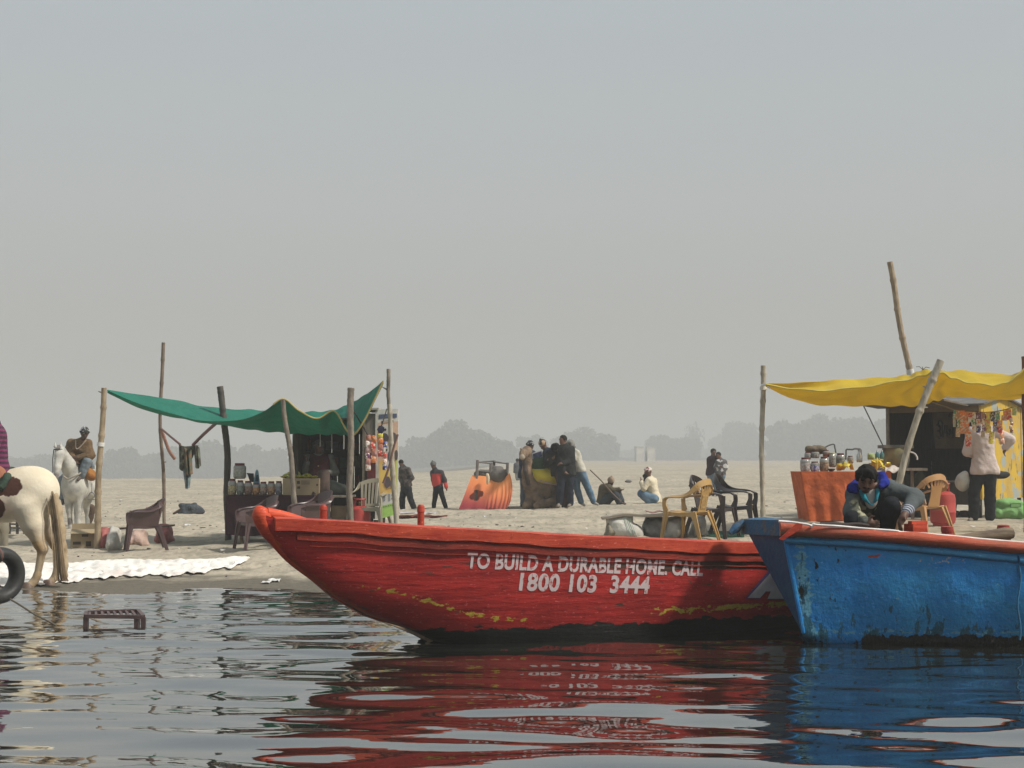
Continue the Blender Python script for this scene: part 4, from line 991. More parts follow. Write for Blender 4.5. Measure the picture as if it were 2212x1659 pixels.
# small side table
(x0, y0), (x1, y1) = Z3(1000, 1040), Z3(1215, 1250); A = W(x0, y0, 24.5); B = W(x1, y1, 24.5)
st_ = thing('side_table', 'small plank table with grey legs right of the maroon table', 'table', ((A[0] + B[0]) / 2, 24.8, G(A[0], 24.8)))
part('tabletop', MB().box(((A[0] + B[0]) / 2, 24.8, A[2] - .015), (B[0] - A[0], .6, .03)), greyw, st_, smooth=False)
part('lower_shelf', MB().box(((A[0] + B[0]) / 2, 24.85, A[2] - .40), (B[0] - A[0] - .05, .5, .025)), greyw, st_, smooth=False)
for xx in (A[0] + .04, B[0] - .04):
    for yy in (24.54, 25.06): part('leg', MB().box((xx, yy, (A[2] + G(xx, yy)) / 2 - .015), (.04, .04, A[2] - G(xx, yy))), mat('blue_grey_leg', (.10, .13, .14)), st_, smooth=False)
a, b = W(*Z3(1045, 1050), 24.6), W(*Z3(1190, 1155), 24.6); cb = thing('carton', 'cardboard box on the lower shelf of the small side table', 'carton', ((a[0] + b[0]) / 2, 24.85, b[2])); part('box', MB().box(((a[0] + b[0]) / 2, 24.85, A[2] - .385 + (a[2] - b[2]) * .5), (b[0] - a[0], .4, a[2] - b[2])), mat('dim_cardboard', (.24, .17, .10)), cb, smooth=False)
(x0, y0) = Z3(1090, 1000); sdsolo('sack', SD(.06).ell(W(x0, y0, 25.0), (.22, .16, .13)).ell(W(x0 - 12, y0 - 8, 25.0), (.12, .12, .12)), mat('dark_green_sack', (.05, .06, .05)), .025, 'dark grey bundle on top of the small side table', 'bundle', noise=.008)
# ---- banner
ban = thing('banner', 'tall printed advertising banner standing beside the left stall', 'banner', W(840, 1118, 24.6))
def bq(u0, v0, u1, v1, off=0.0):
    TL, TR, BL, BR = [W(*Z3(*q), 24.6) for q in ((1425, 338), (1597, 330), (1437, 1232), (1588, 1190))]
    f = lambda u, v_: (TL * (1 - u) + TR * u) * (1 - v_) + (BL * (1 - u) + BR * u) * v_ + np.array((0, -off, 0))
    return [f(u0, v0), f(u1, v0), f(u1, v1), f(u0, v1)]
banp = part('panel', MB().prism(bq(0, 0, 1, 1)[::-1], (0, .04, 0)), mat('banner_white', (.84, .82, .77), bump=0), ban, smooth=False)
for u_ in (.1, .9): q = bq(u_, 1, u_, 1)[0]; part('leg', MB().tube([q + (0, .02, .3), (q[0], q[1] + .02, G(q[0], q[1]) - .03)], .02, 6), greyw, ban)
def bpatch(u0, v0, u1, v1, c, nm='print', off=.004, c2=None, sc=20):
    q = bq(u0, v0, u1, v1, off); part(nm, MB().add(q, [(3, 2, 1, 0)]), mat('print_%.2f_%.2f_%.2f' % c, c, c2=c2 or tuple(v * .9 for v in c), scale=sc, bump=0), banp, smooth=False)
bpatch(.02, .12, .98, .47, (.76, .52, .38)); bpatch(.02, .47, .98, .80, (.78, .56, .15), c2=(.62, .36, .14), sc=2); bpatch(.0, .88, .98, 1, (.40, .66, .16)); bpatch(.86, .47, .98, .88, (.62, .64, .20), off=.006)
bpatch(.05, .045, .92, .085, (.10, .13, .22), off=.006); bpatch(.17, .105, .75, .13, (.12, .10, .10), off=.006)
bpatch(.24, .109, .70, .126, (.60, .42, .30), off=.008)
def bell(cu, cv, ru, rv, c, off=.008):
    q0 = bq(0, 0, 1, 1, off); f = lambda u, v_: (q0[0] * (1 - u) + q0[1] * u) * (1 - v_) + (q0[3] * (1 - u) + q0[2] * u) * v_
    p = [f(cu + ru * math.cos(t), cv + rv * math.sin(t)) for t in np.linspace(0, 6.28, 17)[:-1]]; part('picture', MB().add(p, [tuple(range(16))]), mat('print_%.2f_%.2f_%.2f' % c, c, bump=0), banp, smooth=False)
bell(.35, .20, .25, .06, (.68, .66, .62)); bell(.36, .19, .05, .012, (.06, .05, .05), .011); bell(.30, .27, .22, .05, (.10, .09, .10), .010); bell(.72, .27, .20, .05, (.16, .14, .14), .011)
bell(.42, .40, .16, .07, (.70, .68, .64), .010); bell(.42, .38, .05, .010, (.06, .05, .05), .013); bell(.55, .47, .16, .08, (.68, .68, .66), .011); bell(.58, .44, .10, .05, (.10, .12, .14), .014); bell(.90, .44, .09, .05, (.13, .11, .10), .011)
bell(.45, .68, .17, .055, (.14, .11, .12), .009); bell(.75, .70, .16, .05, (.17, .13, .14), .010)
bpatch(.0, .785, .98, .885, (.68, .67, .62), off=.005)
for (u0, v0, u1, v1) in ((.06, .80, .18, .85), (.22, .80, .34, .85), (.50, .79, .60, .86), (.66, .80, .84, .815), (.66, .832, .84, .847)): bpatch(u0, v0, u1, v1, (.30, .31, .34), off=.009)
for k in range(6): bpatch(.22 + k * .12, .893, .30 + k * .12, .905, (.20, .32, .12), off=.009)
for k in range(5): bpatch(.40 + k * .10, .735, .46 + k * .10, .745, (.35, .22, .08), off=.009)
# ---- snack packets on strips
def strip_of(cols, name, d, Z, label, group, colours, wpk=None):
    (x, y0, y1, w_, n) = cols; top = W(*Z(x, y0), d); bot = W(*Z(x, y1), d); wd = abs(W(*Z(x + w_, y0), d)[0] - top[0]); t = thing(name, label, 'packet strip', (top[0], d, bot[2]), group)
    h = (top[2] - bot[2]) / n
    for i in range(n):
        c = top * (1 - (i + .5) / n) + bot * ((i + .5) / n); M = Matrix.Rotation(rgp.normal() * .25, 3, 'Z') @ Matrix.Rotation(rgp.normal() * .08, 3, 'Y')
        cc = colours[i % len(colours)]; part('packet', packetmesh(c + (rgp.normal() * .008, 0, 0), (wd, h * 1.08, .035), M, i + int(x)), mat('foil_%.2f_%.2f_%.2f' % cc, cc, rough=.3, c2=(.72, .66, .55) if sum(cc) < 1.2 else (.70, .26, .12), scale=30, contrast=(.5, .6), bump=.5, bscale=25), t)
RED_, ORA, WHI, YEL, BLU, GRN, PNK, PUR = (.62, .07, .05), (.82, .24, .06), (.78, .75, .70), (.82, .74, .14), (.05, .07, .28), (.12, .30, .12), (.60, .30, .30), (.20, .08, .18)
LS = [((1345, 545, 835, 44, 6), [PNK, WHI, (.60, .42, .40), PUR], 'pink and white packet strip nearest the thick grey pole'), ((1392, 550, 770, 48, 4), [ORA, RED_, PNK], 'short orange and red packet strip over the door panel'), ((1450, 520, 720, 50, 4), [YEL, ORA, PNK, RED_], 'bright yellow and orange packet strip at the banner edge'), ((1478, 600, 830, 34, 5), [BLU, WHI, RED_, WHI], 'dangling blue and white packet strip against the banner')]
for c_, cs, lb_ in LS: strip_of(c_, 'packet_strip', 24.45, Z3, lb_, 'packet strips at the left stall', cs)
solo('knot', MB().blob(W(*Z3(1452, 500), 24.2), (.06, .05, .06), jit=.12, seed=4), mat('blue_knot', (.05, .05, .14)), 'dark blue cloth knot above the packet strips by the banner', 'knot')
# ---- plastic chairs
def ribbon(pts, w_, t_, hint, n=18):
    C = catmull(pts, n); 
    ws = np.interp(np.linspace(0, 1, n), np.linspace(0, 1, len(w_)), w_) if hasattr(w_, '__len__') else [w_] * n
    vs = []; fs = []; hint = np.array(hint, float)
    for i, c in enumerate(C):
        d_ = C[min(i + 1, n - 1)] - C[max(i - 1, 0)]; d_ = d_ / np.linalg.norm(d_)
        h_ = hint if hint.ndim == 1 else hint[0] * (1 - i / (n - 1)) + hint[1] * (i / (n - 1))
        u = h_ - d_ * np.dot(h_, d_); u /= np.linalg.norm(u); v_ = np.cross(d_, u)
        for a, b in ((-1, -1), (1, -1), (1.0, 1), (-1, 1)): vs.append(c + u * a * ws[i] / 2 + v_ * b * t_ / 2)
    for i in range(n - 1):
        for k in range(4): fs.append((i * 4 + k, i * 4 + (k + 1) % 4, (i + 1) * 4 + (k + 1) % 4, (i + 1) * 4 + k))
    fs.append((3, 2, 1, 0)); fs.append(tuple((n - 1) * 4 + k for k in range(4)))
    return MB().add(vs, fs)
def merge(*ms):
    m = MB()
    for q in ms: m.add(q.v, q.f)
    return m
def chair(style, m, label, vx, vy, rz, group='plastic chairs on the sand', scale=1.0, dark=None):
    p = onground(vx, vy); t = thing('plastic_chair', label, 'chair', (0, 0, 0), group)
    # seat
    g_ = [[(x * (.235 - .02 * (y > .5)), -.22 + y * .42, .425 - .018 * math.cos(x * 1.5) - .02 * math.sin(y * 3.0) + (.015 if y > .9 else 0)) for x in np.linspace(-1, 1, 9)] for y in np.linspace(0, 1, 9)]
    part('seat', MB().grid(g_, .012), m, t, local=True)
    part('apron', merge(ribbon([(-.235, -.215, .40), (0, -.235, .405), (.235, -.215, .40)], .055, .012, (0, 0, 1)), ribbon([(.235, -.215, .40), (.235, 0, .385), (.215, .2, .40)], .05, .012, (0, 0, 1)), ribbon([(-.235, -.215, .40), (-.235, 0, .385), (-.215, .2, .40)], .05, .012, (0, 0, 1))), m, t, local=True)
    for s_ in (1, -1):
        part('leg', merge(ribbon([(s_ * .285, -.29, 0), (s_ * .262, -.255, .25), (s_ * .245, -.225, .43)], [.05, .06, .085], .018, (0, 1, 0)), ribbon([(s_ * .283, -.285, 0), (s_ * .25, -.25, .25), (s_ * .215, -.225, .43)], [.045, .06, .10], .018, (1, 0, 0))), m, t, local=True)
        part('leg', merge(ribbon([(s_ * .265, .34, 0), (s_ * .24, .27, .22), (s_ * .215, .19, .42)], [.05, .06, .09], .018, (0, 1, 0)), ribbon([(s_ * .26, .34, 0), (s_ * .225, .27, .22), (s_ * .19, .20, .42)], [.045, .055, .08], .018, (1, 0, 0))), m, t, local=True)
    lx = .018 if style == 'open' else .016
    for s_ in (1, -1):
        if style == 'slat': aw = .05
        else: aw = .065
        tops = [(s_ * .25, -.25, .60), (s_ * .285, -.15, .635), (s_ * .29, .05, .645), (s_ * .275, .17, .69), (s_ * .23, .25, .77)]
        part('armrest', merge(ribbon(tops, [aw, aw + .01, aw, .06, .08], .016, ((s_ * 1, 0, .15), (s_ * .2, -.2, -1))), ribbon([(s_ * .245, -.225, .43), (s_ * .258, -.25, .52), (s_ * .25, -.25, .60)], [.09, .06, .06], .018, (0, 1, 0))), m, t, local=True)
    def bp(u, v_):                                                  # the curved back
        wd = .20 + .05 * v_ - .02 * v_ * v_; top = .40 + .45 * v_ - .055 * v_ * abs(u) ** 2.4
        return (u * wd, .20 + .12 * v_ - .075 * u * u * (v_ + .2), top)
    if style == 'solid':
        part('backrest', MB().grid([[bp(u, v_) for u in np.linspace(-1, 1, 13)] for v_ in np.linspace(0.12, 1, 10)], .014), m, t, local=True)
        for s_ in (1, -1): part('side_shell', MB().grid([[(s_ * (.235 + .045 * h_), .20 - q * .42, .40 + h_ * (.235 + .13 * (1 - q) ** 2.5)) for q in np.linspace(0, 1, 9)] for h_ in (0, .35, .7, 1)], .010), m, t, local=True)
    elif style == 'slat':
        parts = [MB().grid([[bp(u, v_) for u in np.linspace(-1, 1, 11)] for v_ in (.86, .93, 1.0)], .014), MB().grid([[bp(u, v_) for u in np.linspace(-1, 1, 11)] for v_ in (.08, .16)], .014)]
        for k in range(9): u = -.92 + k * .23; parts.append(MB().grid([[bp(u + q, v_) for q in (-.07, .07)] for v_ in np.linspace(.14, .88, 7)], .012))
        part('backrest', merge(*parts), m, t, local=True)
    else:
        rim = [bp(-1.02, .72), bp(-.98, .86), bp(-.7, .97), bp(0, 1.0), bp(.7, .97), bp(.98, .86), bp(1.02, .72)]
        part('back_rim', ribbon(rim, [.06, .075, .085, .09, .085, .075, .06], .016, (0, .25, -1)), m, t, local=True)
        k = .56
        parts = [MB().grid([[bp(u * (k + .34 * max(0, v_ - .62) * 2.6 - .12 * math.sin(v_ * 3.14)), v_) for u in np.linspace(-1, 1, 9)] for v_ in np.linspace(.05, .70, 9)], .012)]
        for j in range(7): u = -.78 + j * .26; parts.append(ribbon([bp(u * .75, .68), bp(u * .95, .82), bp(u * 1.02, .95)], .035, .010, (1, 0, 0), 6))
        part('backrest', merge(*parts), m, t, local=True)
        if dark: part('back_ornament', MB().grid([[np.array(bp(u * .36, v_)) + (0, .010, 0) for u in np.linspace(-1, 1, 7)] for v_ in np.linspace(.16, .58, 7)], .010), dark, t, local=True)
    t.location = tuple(p); t.rotation_euler = (0, 0, rz); t.scale = (scale,) * 3
    return t
pm_ = dict(rough=.38, bump=.08, scale=3, spec=.5)
brownp = mat('brown_plastic', (.065, .035, .035), c2=(.085, .05, .048), **pm_); tanp = mat('tan_plastic', (.42, .26, .09), c2=(.34, .20, .07), **pm_); tand = mat('tan_plastic_worn', (.30, .18, .06), c2=(.46, .30, .12), rough=.5, scale=26, bump=.8, bscale=60)
blackp = mat('black_plastic_chair', (.035, .027, .028), c2=(.055, .042, .042), **pm_); beigep = mat('beige_plastic', (.36, .33, .25), c2=(.28, .255, .19), **pm_); orangep = mat('light_brown_plastic', (.45, .24, .09), c2=(.36, .18, .07), **pm_)
chair('solid', brownp, 'brown plastic chair standing alone beside the white sheet', 312, 1190, R(-72), scale=.97)
chair('solid', brownp, 'brown plastic chair with its legs showing left of the red boat bow', 556, 1186, R(-62), scale=.97)
chair('solid', brownp, 'brown plastic chair behind the red bow, in front of the grey pole', 640, 1170, R(-50), scale=.95)
chair('solid', brownp, 'brown plastic chair behind the red boat, nearest the small side table', 672, 1180, R(-58), scale=1.0)
chair('slat', beigep, 'beige slatted plastic chair between the thick pole and the banner', 799, 1158, R(-14), scale=1.12)
chair('open', tanp, 'tan plastic chair with a patterned splat behind the red boat', 1489, 1170, R(-128), scale=1.04, dark=tand)
chair('open', blackp, 'black plastic chair with an oval back right behind the tan chair', 1540, 1162, R(62), scale=1.06)
chair('open', blackp, 'black plastic chair nearest the white bamboo pole, turned right', 1590, 1155, R(72), scale=1.06)
chair('open', orangep, 'light brown plastic chair behind the squatting man, beside the gas cylinder', 1995, 1157, R(-150), scale=1.06)
# green mat below the black chairs
gm = MB(); g_ = []
for v_ in np.linspace(0, 1, 10):
    g_.append([onground(1500 + 108 * u, 1150 + 12 * v_) + np.array((0, 0, .015 + .02 * abs(vnoise(np.array([u * 9]), np.array([v_ * 4]), 3)[0]))) for u in np.linspace(0, 1, 24)])
solo('ground_mat', gm.grid(g_, .008), cloth('green_mat', (.02, .085, .055)), 'dark green mat lying on the sand under the black chairs', 'mat')
# ---- gas cylinders
def cylinder(vx, vb, h, label, d=None, m=None):
    p = onground(vx, vb); r = h * .29; t = thing('gas_cylinder', label, 'gas cylinder', p, 'red gas cylinders')
    m = m or mat('cylinder_red', (.42, .05, .04), c2=(.30, .035, .03), scale=5, rough=.5)
    part('body', MB().lathe([(r * .75, .03), (r * .95, .06), (r, .12), (r * 1.0, h * .30), (r * 1.02, h * .31), (r * 1.02, h * .325), (r, h * .335), (r, h * .62), (r * .93, h * .72), (r * .6, h * .79), (r * .3, h * .80)], p, 24), m, t, local=False)
    part('foot_ring', MB().lathe([(r * .78, 0), (r * .8, .05)], p, 20), m, t)
    cl_ = part('collar', merge(*[MB().tube([p + (r * .55 * math.cos(a), r * .55 * math.sin(a), h * .76), p + (r * .5 * math.cos(a), r * .5 * math.sin(a), h * .98)], .014, 6) for a in (.8, 2.4, 3.9, 5.5)], MB().tube([p + (r * .52 * math.cos(a), r * .52 * math.sin(a), h * .97) for a in np.linspace(0, 6.28, 20)], .018, 6)), m, t)
    part('valve', MB().lathe([(.02, h * .79), (.02, h * .86), (.035, h * .87), (.03, h * .91)], p, 8), mat('brass', (.35, .25, .10), metal=1, rough=.4), cl_)
cylinder(2037, 1136, .75, 'red gas cylinder beside the light brown chair at the right stall')
cylinder(776, 1160, .64, 'red gas cylinder between the thick grey pole and the beige chair')
# ---- left bench of a plank on sacks, box, bundle, sheet
woven = mat('white_woven_sack', (.52, .50, .45), c2=(.36, .34, .30), scale=5, rough=.7, bump=.7, bscale=8, bdist=.04)
def sackm(nm, c): return mat(nm, c, rough=.7, c2=tuple(v * .7 for v in c), scale=5, bump=.7, bscale=8, bdist=.04)
pinks = sackm('faded_red_sack', (.42, .13, .12))
def sack(vx0, vx1, vt, vb, m, label, cat='sack', depth=.18, lean=0, group=None):
    p = onground((vx0 + vx1) / 2, vb); q = MPV(p[1]); w_ = (vx1 - vx0) * q / 2; h = (vb - vt) * q; dd = depth
    rs = np.random.default_rng(int(vx0)); j = lambda k: rs.normal() * k
    s_ = SD(.05).ell(p + (0, 0, h * .30), (w_ * .95, dd, h * .34))
    for k in range(5): s_.ell(p + (w_ * (-.75 + .375 * k) + j(.01), j(.02) - .03, h * (.30 + j(.08))), (w_ * .38, dd * (.95 + j(.06)), h * (.42 + j(.05))))
    for k in range(3): s_.ell(p + (lean * .6 + w_ * (-.5 + .5 * k), j(.02), h * (.72 + j(.06))), (w_ * .42, dd * .8, h * (.27 + j(.03))))
    s_.cap(p + (lean - w_ * .7, -.02, h * .95), p + (lean + w_ * .6, -.04, h * (.98 + j(.03))), .028).ell(p + (-w_ * .9, -.03, h * .12), (.07, .08, h * .16)).ell(p + (w_ * .9, -.03, h * .12), (.07, .08, h * .16))
    return sdsolo('sack', s_, m, .018, label, cat, group, noise=.014, nsc=7)
SG = 'sacks holding up the left plank bench'
sack(211, 236, 1142, 1184, pinks, 'faded red sack leaning on the leftmost canopy pole', group=SG)
sack(236, 256, 1142, 1186, woven, 'white sack between the faded red sack and the brown chair', group=SG, lean=.03)
sack(287, 318, 1146, 1180, sackm('pale_pink_sack', (.50, .35, .29)), 'pale pink sack half hidden behind the lone brown chair', group=SG)
sack(341, 370, 1134, 1170, pinks, 'faded red sack at the right end of the plank bench', group=SG)
a = onground(300, 1178); zt = W(250, 1142, a[1])[2]
pb = MB(); P0 = W(215, 1143, a[1] - .1); P1 = W(370, 1134, a[1] + .5); pb.prism([P0, P1, P1 + (0, .28, 0), P0 + (0, .28, 0)], (0, 0, -.03)); solo('plank', pb, woodm, 'long narrow plank resting on the sacks behind the lone brown chair', 'plank', smooth=False)
def openbox(vx0, vx1, vt, vb, depth, label, rz=.25):
    p = onground((vx0 + vx1) / 2, vb); q = MPV(p[1]); w_ = (vx1 - vx0) * q * .9; h = (vb - vt) * q * .85; M = Matrix.Rotation(rz, 3, 'Z'); t = thing('carton', label, 'carton', p)
    c = p + (0, depth / 2, 0); R2 = lambda v_: c + np.array(M @ Vector(v_))
    mb = MB()
    for cc, s_ in (((0, -depth / 2, h / 2), (w_, .012, h)), ((0, depth / 2, h / 2), (w_, .012, h)), ((-w_ / 2, 0, h / 2), (.012, depth - .013, h)), ((w_ / 2, 0, h / 2), (.012, depth - .013, h)), ((0, 0, .012), (w_ - .014, depth - .014, .01))): mb.box(R2(cc), s_, M)
    part('box', mb, cardm, t, smooth=False)
    fl = MB()
    for cc, s_, ax in (((0, -depth / 2 - .05, h + .0), (w_, .13, .008), .5), ((w_ / 2 + .06, 0, h - .02), (.13, depth, .008), -.5), ((0, depth / 2 + .02, h + .05), (w_, .008, .12), 0)): fl.box(R2(cc), s_, M @ (Matrix.Rotation(ax, 3, 'X') if s_[0] == w_ else Matrix.Rotation(.5, 3, 'Y')))
    part('flaps', fl, cardm, t, smooth=False)
    for u, v_, a_, b_ in ((-.28, .30, .12, .06), (.15, .25, .08, .10), (.02, .75, .10, .05)):
        part('print', MB().box(R2((u * w_, -depth / 2 - .008, v_ * h)), (a_, .003, b_ * .8), M), inkm, t, smooth=False)
openbox(145, 207, 1142, 1184, .36, 'open cardboard box beside the foot of the leftmost canopy pole')
def sheet_pts():
    top = [(-90, 1224), (39, 1220), (150, 1220), (250, 1212), (390, 1213), (480, 1211), (541, 1209)]; bot = [(-90, 1272), (37, 1266), (123, 1263), (223, 1251), (320, 1246), (372, 1247), (430, 1240), (495, 1229), (541, 1213)]
    P = []
    for v_ in np.linspace(0, 1, 34):
        row = []
        for x in np.linspace(-90, 541, 150):
            yt = interp(x, top); yb = interp(x, bot) + 2.5 * math.sin(x * .09) + 1.5 * math.sin(x * .23); y = yt * (1 - v_) + yb * v_
            p = onground(x, y); s_ = p[0] * 3.2; e_ = min(v_, 1 - v_) * 6; p[2] += .012 + (.038 * abs(vnoise(np.array([s_ * 1.3]), np.array([p[1] * 3.1]), 11)[0]) + .045 * abs(vnoise(np.array([s_ * 2.2 + p[1] * 2]), np.array([p[1] * 8]), 12)[0])) * (.35 + .65 * min(1, e_)); row.append(p)
        P.append(row)
    return P
sheetm = mat('white_sheet', (.80, .77, .71), c2=(.66, .58, .53), scale=2.2, contrast=(.50, .66), rough=.6, bump=.6, bscale=7, bdist=.03)
solo('plastic_sheet', MB().grid(sheet_pts(), .006), sheetm, 'crumpled white sheets spread along the water edge behind the horse', 'sheet')
# dropped bundle
p = onground(412, 1112); q = MPV(p[1])
bag = thing('bundle', 'dark slate jacket dropped on the sand behind the lone brown chair', 'bundle', p)
sdpart('jacket', SD(.06).ell(p + (0, 0, .05), (.34, .25, .10)).ell(p + (0, 0, .14), (.24, .2, .13)).ell(p + (-.18, 0, .22), (.12, .12, .1)).ell(p + (.2, 0, .1), (.16, .14, .09)).cap(p + (-.1, 0, .28), p + (.12, 0, .27), .04), mat('slate_cloth', (.05, .06, .07), c2=(.02, .025, .03), bump=1, bscale=9, bdist=.05), bag, .025, noise=.035, nsc=6)
sdpart('sleeve', SD(.05).cap(p + (-.2, -.05, .14), p + (-.42, -.05, .03), .05, .03), mat('brown_sleeve', (.13, .07, .06)), bag, .02)
# ---- stool in the water
sk = thing('stool', 'low slatted wooden stool standing half sunk in the shallow water', 'stool', (0, 0, 0))
P4 = lambda x, y: (.372 * x, 1206.9 + .372 * y)
FL = W(*P4(497, 334), 13.75); FR = W(*P4(832, 338), 13.75); BL = W(*P4(500, 312), 14.02); BR = W(*P4(800, 302), 14.1)
for nm, a, b in (('rail', FL, FR), ('rail', BL, BR), ('end_rail', FL, BL), ('end_rail', FR, BR)): part(nm, MB().tube([a, b], .024, 4), mat('wet_wood', (.10, .055, .05), c2=(.06, .035, .035), rough=.4, scale=8), sk)
for k in range(8):
    u = .07 + k * .115; part('slat', MB().tube([FL * (1 - u) + FR * u, BL * (1 - u) + BR * u], .016, 4), bpy.data.materials['wet_wood'], sk)
for a in (FL, FR, BL, BR, FL * .12 + FR * .88): part('leg', MB().box(a + (0, .01, -.14), (.04, .035, .27)), bpy.data.materials['wet_wood'], sk, smooth=False)
# ---- tyre and its boat just outside the frame
ty = thing('tyre', 'black rubber tyre hung as a fender at the left edge', 'tyre', W(-4, 1305, 14))
c = W(-2, 1243, 14.0); M = Matrix.Rotation(R(56), 3, 'Z'); Rm = .200; rm = .078; vs = []
tv = MB()
rows = [[c + np.array(M @ Vector(((Rm - .0 + rm * .85 * math.cos(b)) * math.cos(a), rm * 1.15 * math.sin(b), (Rm + rm * .85 * math.cos(b)) * math.sin(a)))) for b in np.linspace(0, 6.2832, 17)] for a in np.linspace(0, 6.2832, 49)]
part('rubber', tv.grid(rows), mat('rubber', (.018, .018, .018), c2=(.035, .033, .03), rough=.55, scale=9, bump=.3), ty, sharp=False)
wrap = [c + np.array(M @ Vector(((Rm + .075 * math.cos(b)) * math.cos(1.75), .085 * math.sin(b), (Rm + .075 * math.cos(b)) * math.sin(1.75)))) for b in np.linspace(0, 6.28, 14)]
part('lashing', MB().tube(wrap, .014, 6), ropem, ty)
lb_ = thing('wooden_boat', 'dark wooden boat bow just beyond the left edge, holding the tyre', 'boat', (-6.4, 13.2, 0), 'moored wooden boats')
g_ = []
for s_ in np.linspace(0, 1, 24):
    xx = -5.28 - 4.2 * s_; yy = 14.05 - 1.6 * s_; hbw = .03 + .75 * math.sin(s_ * 1.57) ** .8; zg = 1.02 - .3 * math.sin(s_ * 1.57); row = []
    for v_ in np.linspace(-1, 1, 25):
        ph = abs(v_) * math.pi / 2; y_ = hbw * math.cos(math.pi / 2 - ph) ** .6 * (1 if v_ > 0 else -1); row.append((xx - .0 + (1 - s_) ** 3 * -.5 * math.cos(ph), yy + y_, zg - (zg + .2) * math.cos(ph)))
    g_.append(row)
part('hull', MB().grid(g_, .03), mat('tarred_wood', (.02, .018, .016), c2=(.04, .03, .025), scale=5, rough=.5), lb_, sharp=False)
part('bow_post', MB().tube([(-5.75, 14.05, .0), (-5.4, 14.05, .6), (-5.25, 14.05, 1.12)], [.05, .06, .06], 8), bpy.data.materials['tarred_wood'], lb_)
tp = c + np.array(M @ Vector((0, 0, Rm + .06)))
solo('rope', MB().tube(catmull([(-5.27, 14.0, 1.0), (-5.1, 14.0, .75), tp + (-.01, 0, .02)], 14), .016, 6), ropem, 'short reddish rope holding the tyre', 'rope')
rope([(22, 1294), (45, 1308), (75, 1327), (112, 1346), (122, 1352)], .009, mat('thin_cord', (.13, .11, .08)), 'thin mooring cord running from the tyre into the water', ds=[13.95, 13.9, 13.85, 13.8, 13.8], name='cord', cat='cord')
# ---- plank bench and sacks in the middle
p = onground(1345, 1162); dm_ = p[1]
gs = mat('striped_sack', (.54, .53, .47), c2=(.42, .40, .36), scale=5, rough=.7, bump=.7, bscale=8, bdist=.04)
def sack2(zx0, zx1, zt_, zb_, m, lab, dd=0, lean=0):
    a, b = Z6(zx0, zt_), Z6(zx1, zb_); return sack(a[0], b[0], a[1], b[1], m, lab, depth=.20, lean=lean, group='sacks under the middle plank')
s1 = thing('sack', 'white sack with thin green stripes under the left end of the warped board', 'sack', p, 'sacks under the middle plank')
q = MPV(dm_); hh = (1163 - 1118) * q
V, Fq = SD(.05).ell(p + (-.02, .05, hh * .35), (.25, .2, hh * .42)).ell(p + (.12, .04, hh * .3), (.19, .2, hh * .4)).ell(p + (-.06, .05, hh * .65), (.18, .19, hh * .38)).cap(p + (-.20, 0, hh * .9), p + (.12, 0, hh * .95), .05).cap(p + (.02, -.02, hh * .8), p + (.24, -.03, hh * .12), .08, .07).mesh(.018, 1, .012, 7)
o = bpy.data.objects.new('bag', mesh_from('bag', V, Fq, gs, True, p)); COL.objects.link(o); o.parent = s1
for dx in (.02, .07, .10):
    st_p = []
    for k in np.linspace(0, 1, 9):
        x = p[0] + dx + .10 * k; z = p[2] + hh * (.93 - .9 * k); near_ = V[(abs(V[:, 0] - x) < .03) & (abs(V[:, 2] - z) < .03)]; st_p.append((x, (near_[:, 1].min() if len(near_) else p[1] - .13) - .001, z))
    part('stripe', MB().tube(st_p, .0035, 4, squash=1), mat('green_stripe', (.15, .33, .22), bump=0), s1)
sack2(250, 440, 812, 1012, sackm('khaki_sack', (.22, .19, .14)), 'dull khaki sack at the very left under the warped board')  # dull khaki is this sack's own cloth colour
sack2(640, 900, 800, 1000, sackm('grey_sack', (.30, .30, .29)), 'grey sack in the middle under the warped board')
sack2(880, 1090, 800, 1008, woven, 'crumpled white sack behind the legs of the tan chair')
sack2(1180, 1310, 800, 1000, woven, 'white sack showing between the tan chair and the black chairs')
bd = MB(); g_ = []
tops = [(200, 808), (330, 785), (460, 768), (620, 778), (760, 780), (900, 770), (1050, 765), (1200, 790)]
C = catmull([W(*Z6(a, b), dm_ - .12) for a, b in tops], 40); g_ = [[c_ + (0, yy, 0) for c_ in C] for yy in (0, .18, .36)]
solo('board', bd.grid(g_, .035), mat('warped_board', (.27, .23, .18), c2=(.16, .13, .10), scale=3, stretch=(.4, 3, 3)), 'long warped grey board laid over the white sacks', 'board')
a = W(*Z6(790, 752), dm_); solo('rag', MB().grid([[a + (u * .30, v_ * .2, .02 + .012 * math.sin(u * 9) + .01 * math.sin(v_ * 7)) for u in np.linspace(-.5, 1.1, 12)] for v_ in (0, .5, 1)], .01), cloth('pink_rag', (.32, .17, .17)), 'dusty pink rag lying on the warped board', 'rag')
a = onground(*Z4(240, 1470)); g_ = [[a + np.array((-.02 + u * 1.0, v_ * .5, .03 + .05 * abs(vnoise(np.array([u * 5.]), np.array([v_ * 5.]), 2)[0]))) for u in np.linspace(0, 1, 22)] for v_ in np.linspace(0, 1, 10)]
solo('cloth', MB().grid(g_, .01), cloth('brick_red_cloth', (.22, .05, .035), (.06, .03, .025), scale=7), 'brick red and black cloth heaped on the sand right of the banner', 'cloth')
a = onground(*Z4(300, 1420)); g_ = [[a + np.array((-.1 + u * .8, v_ * .5, .02 + .04 * abs(vnoise(np.array([u * 5.]), np.array([v_ * 5.]), 7)[0]))) for u in np.linspace(0, 1, 18)] for v_ in np.linspace(0, 1, 8)]
solo('cloth', MB().grid(g_, .01), cloth('pale_lilac_cloth', (.50, .47, .48)), 'pale lilac cloth on the sand behind the brick red one', 'cloth')
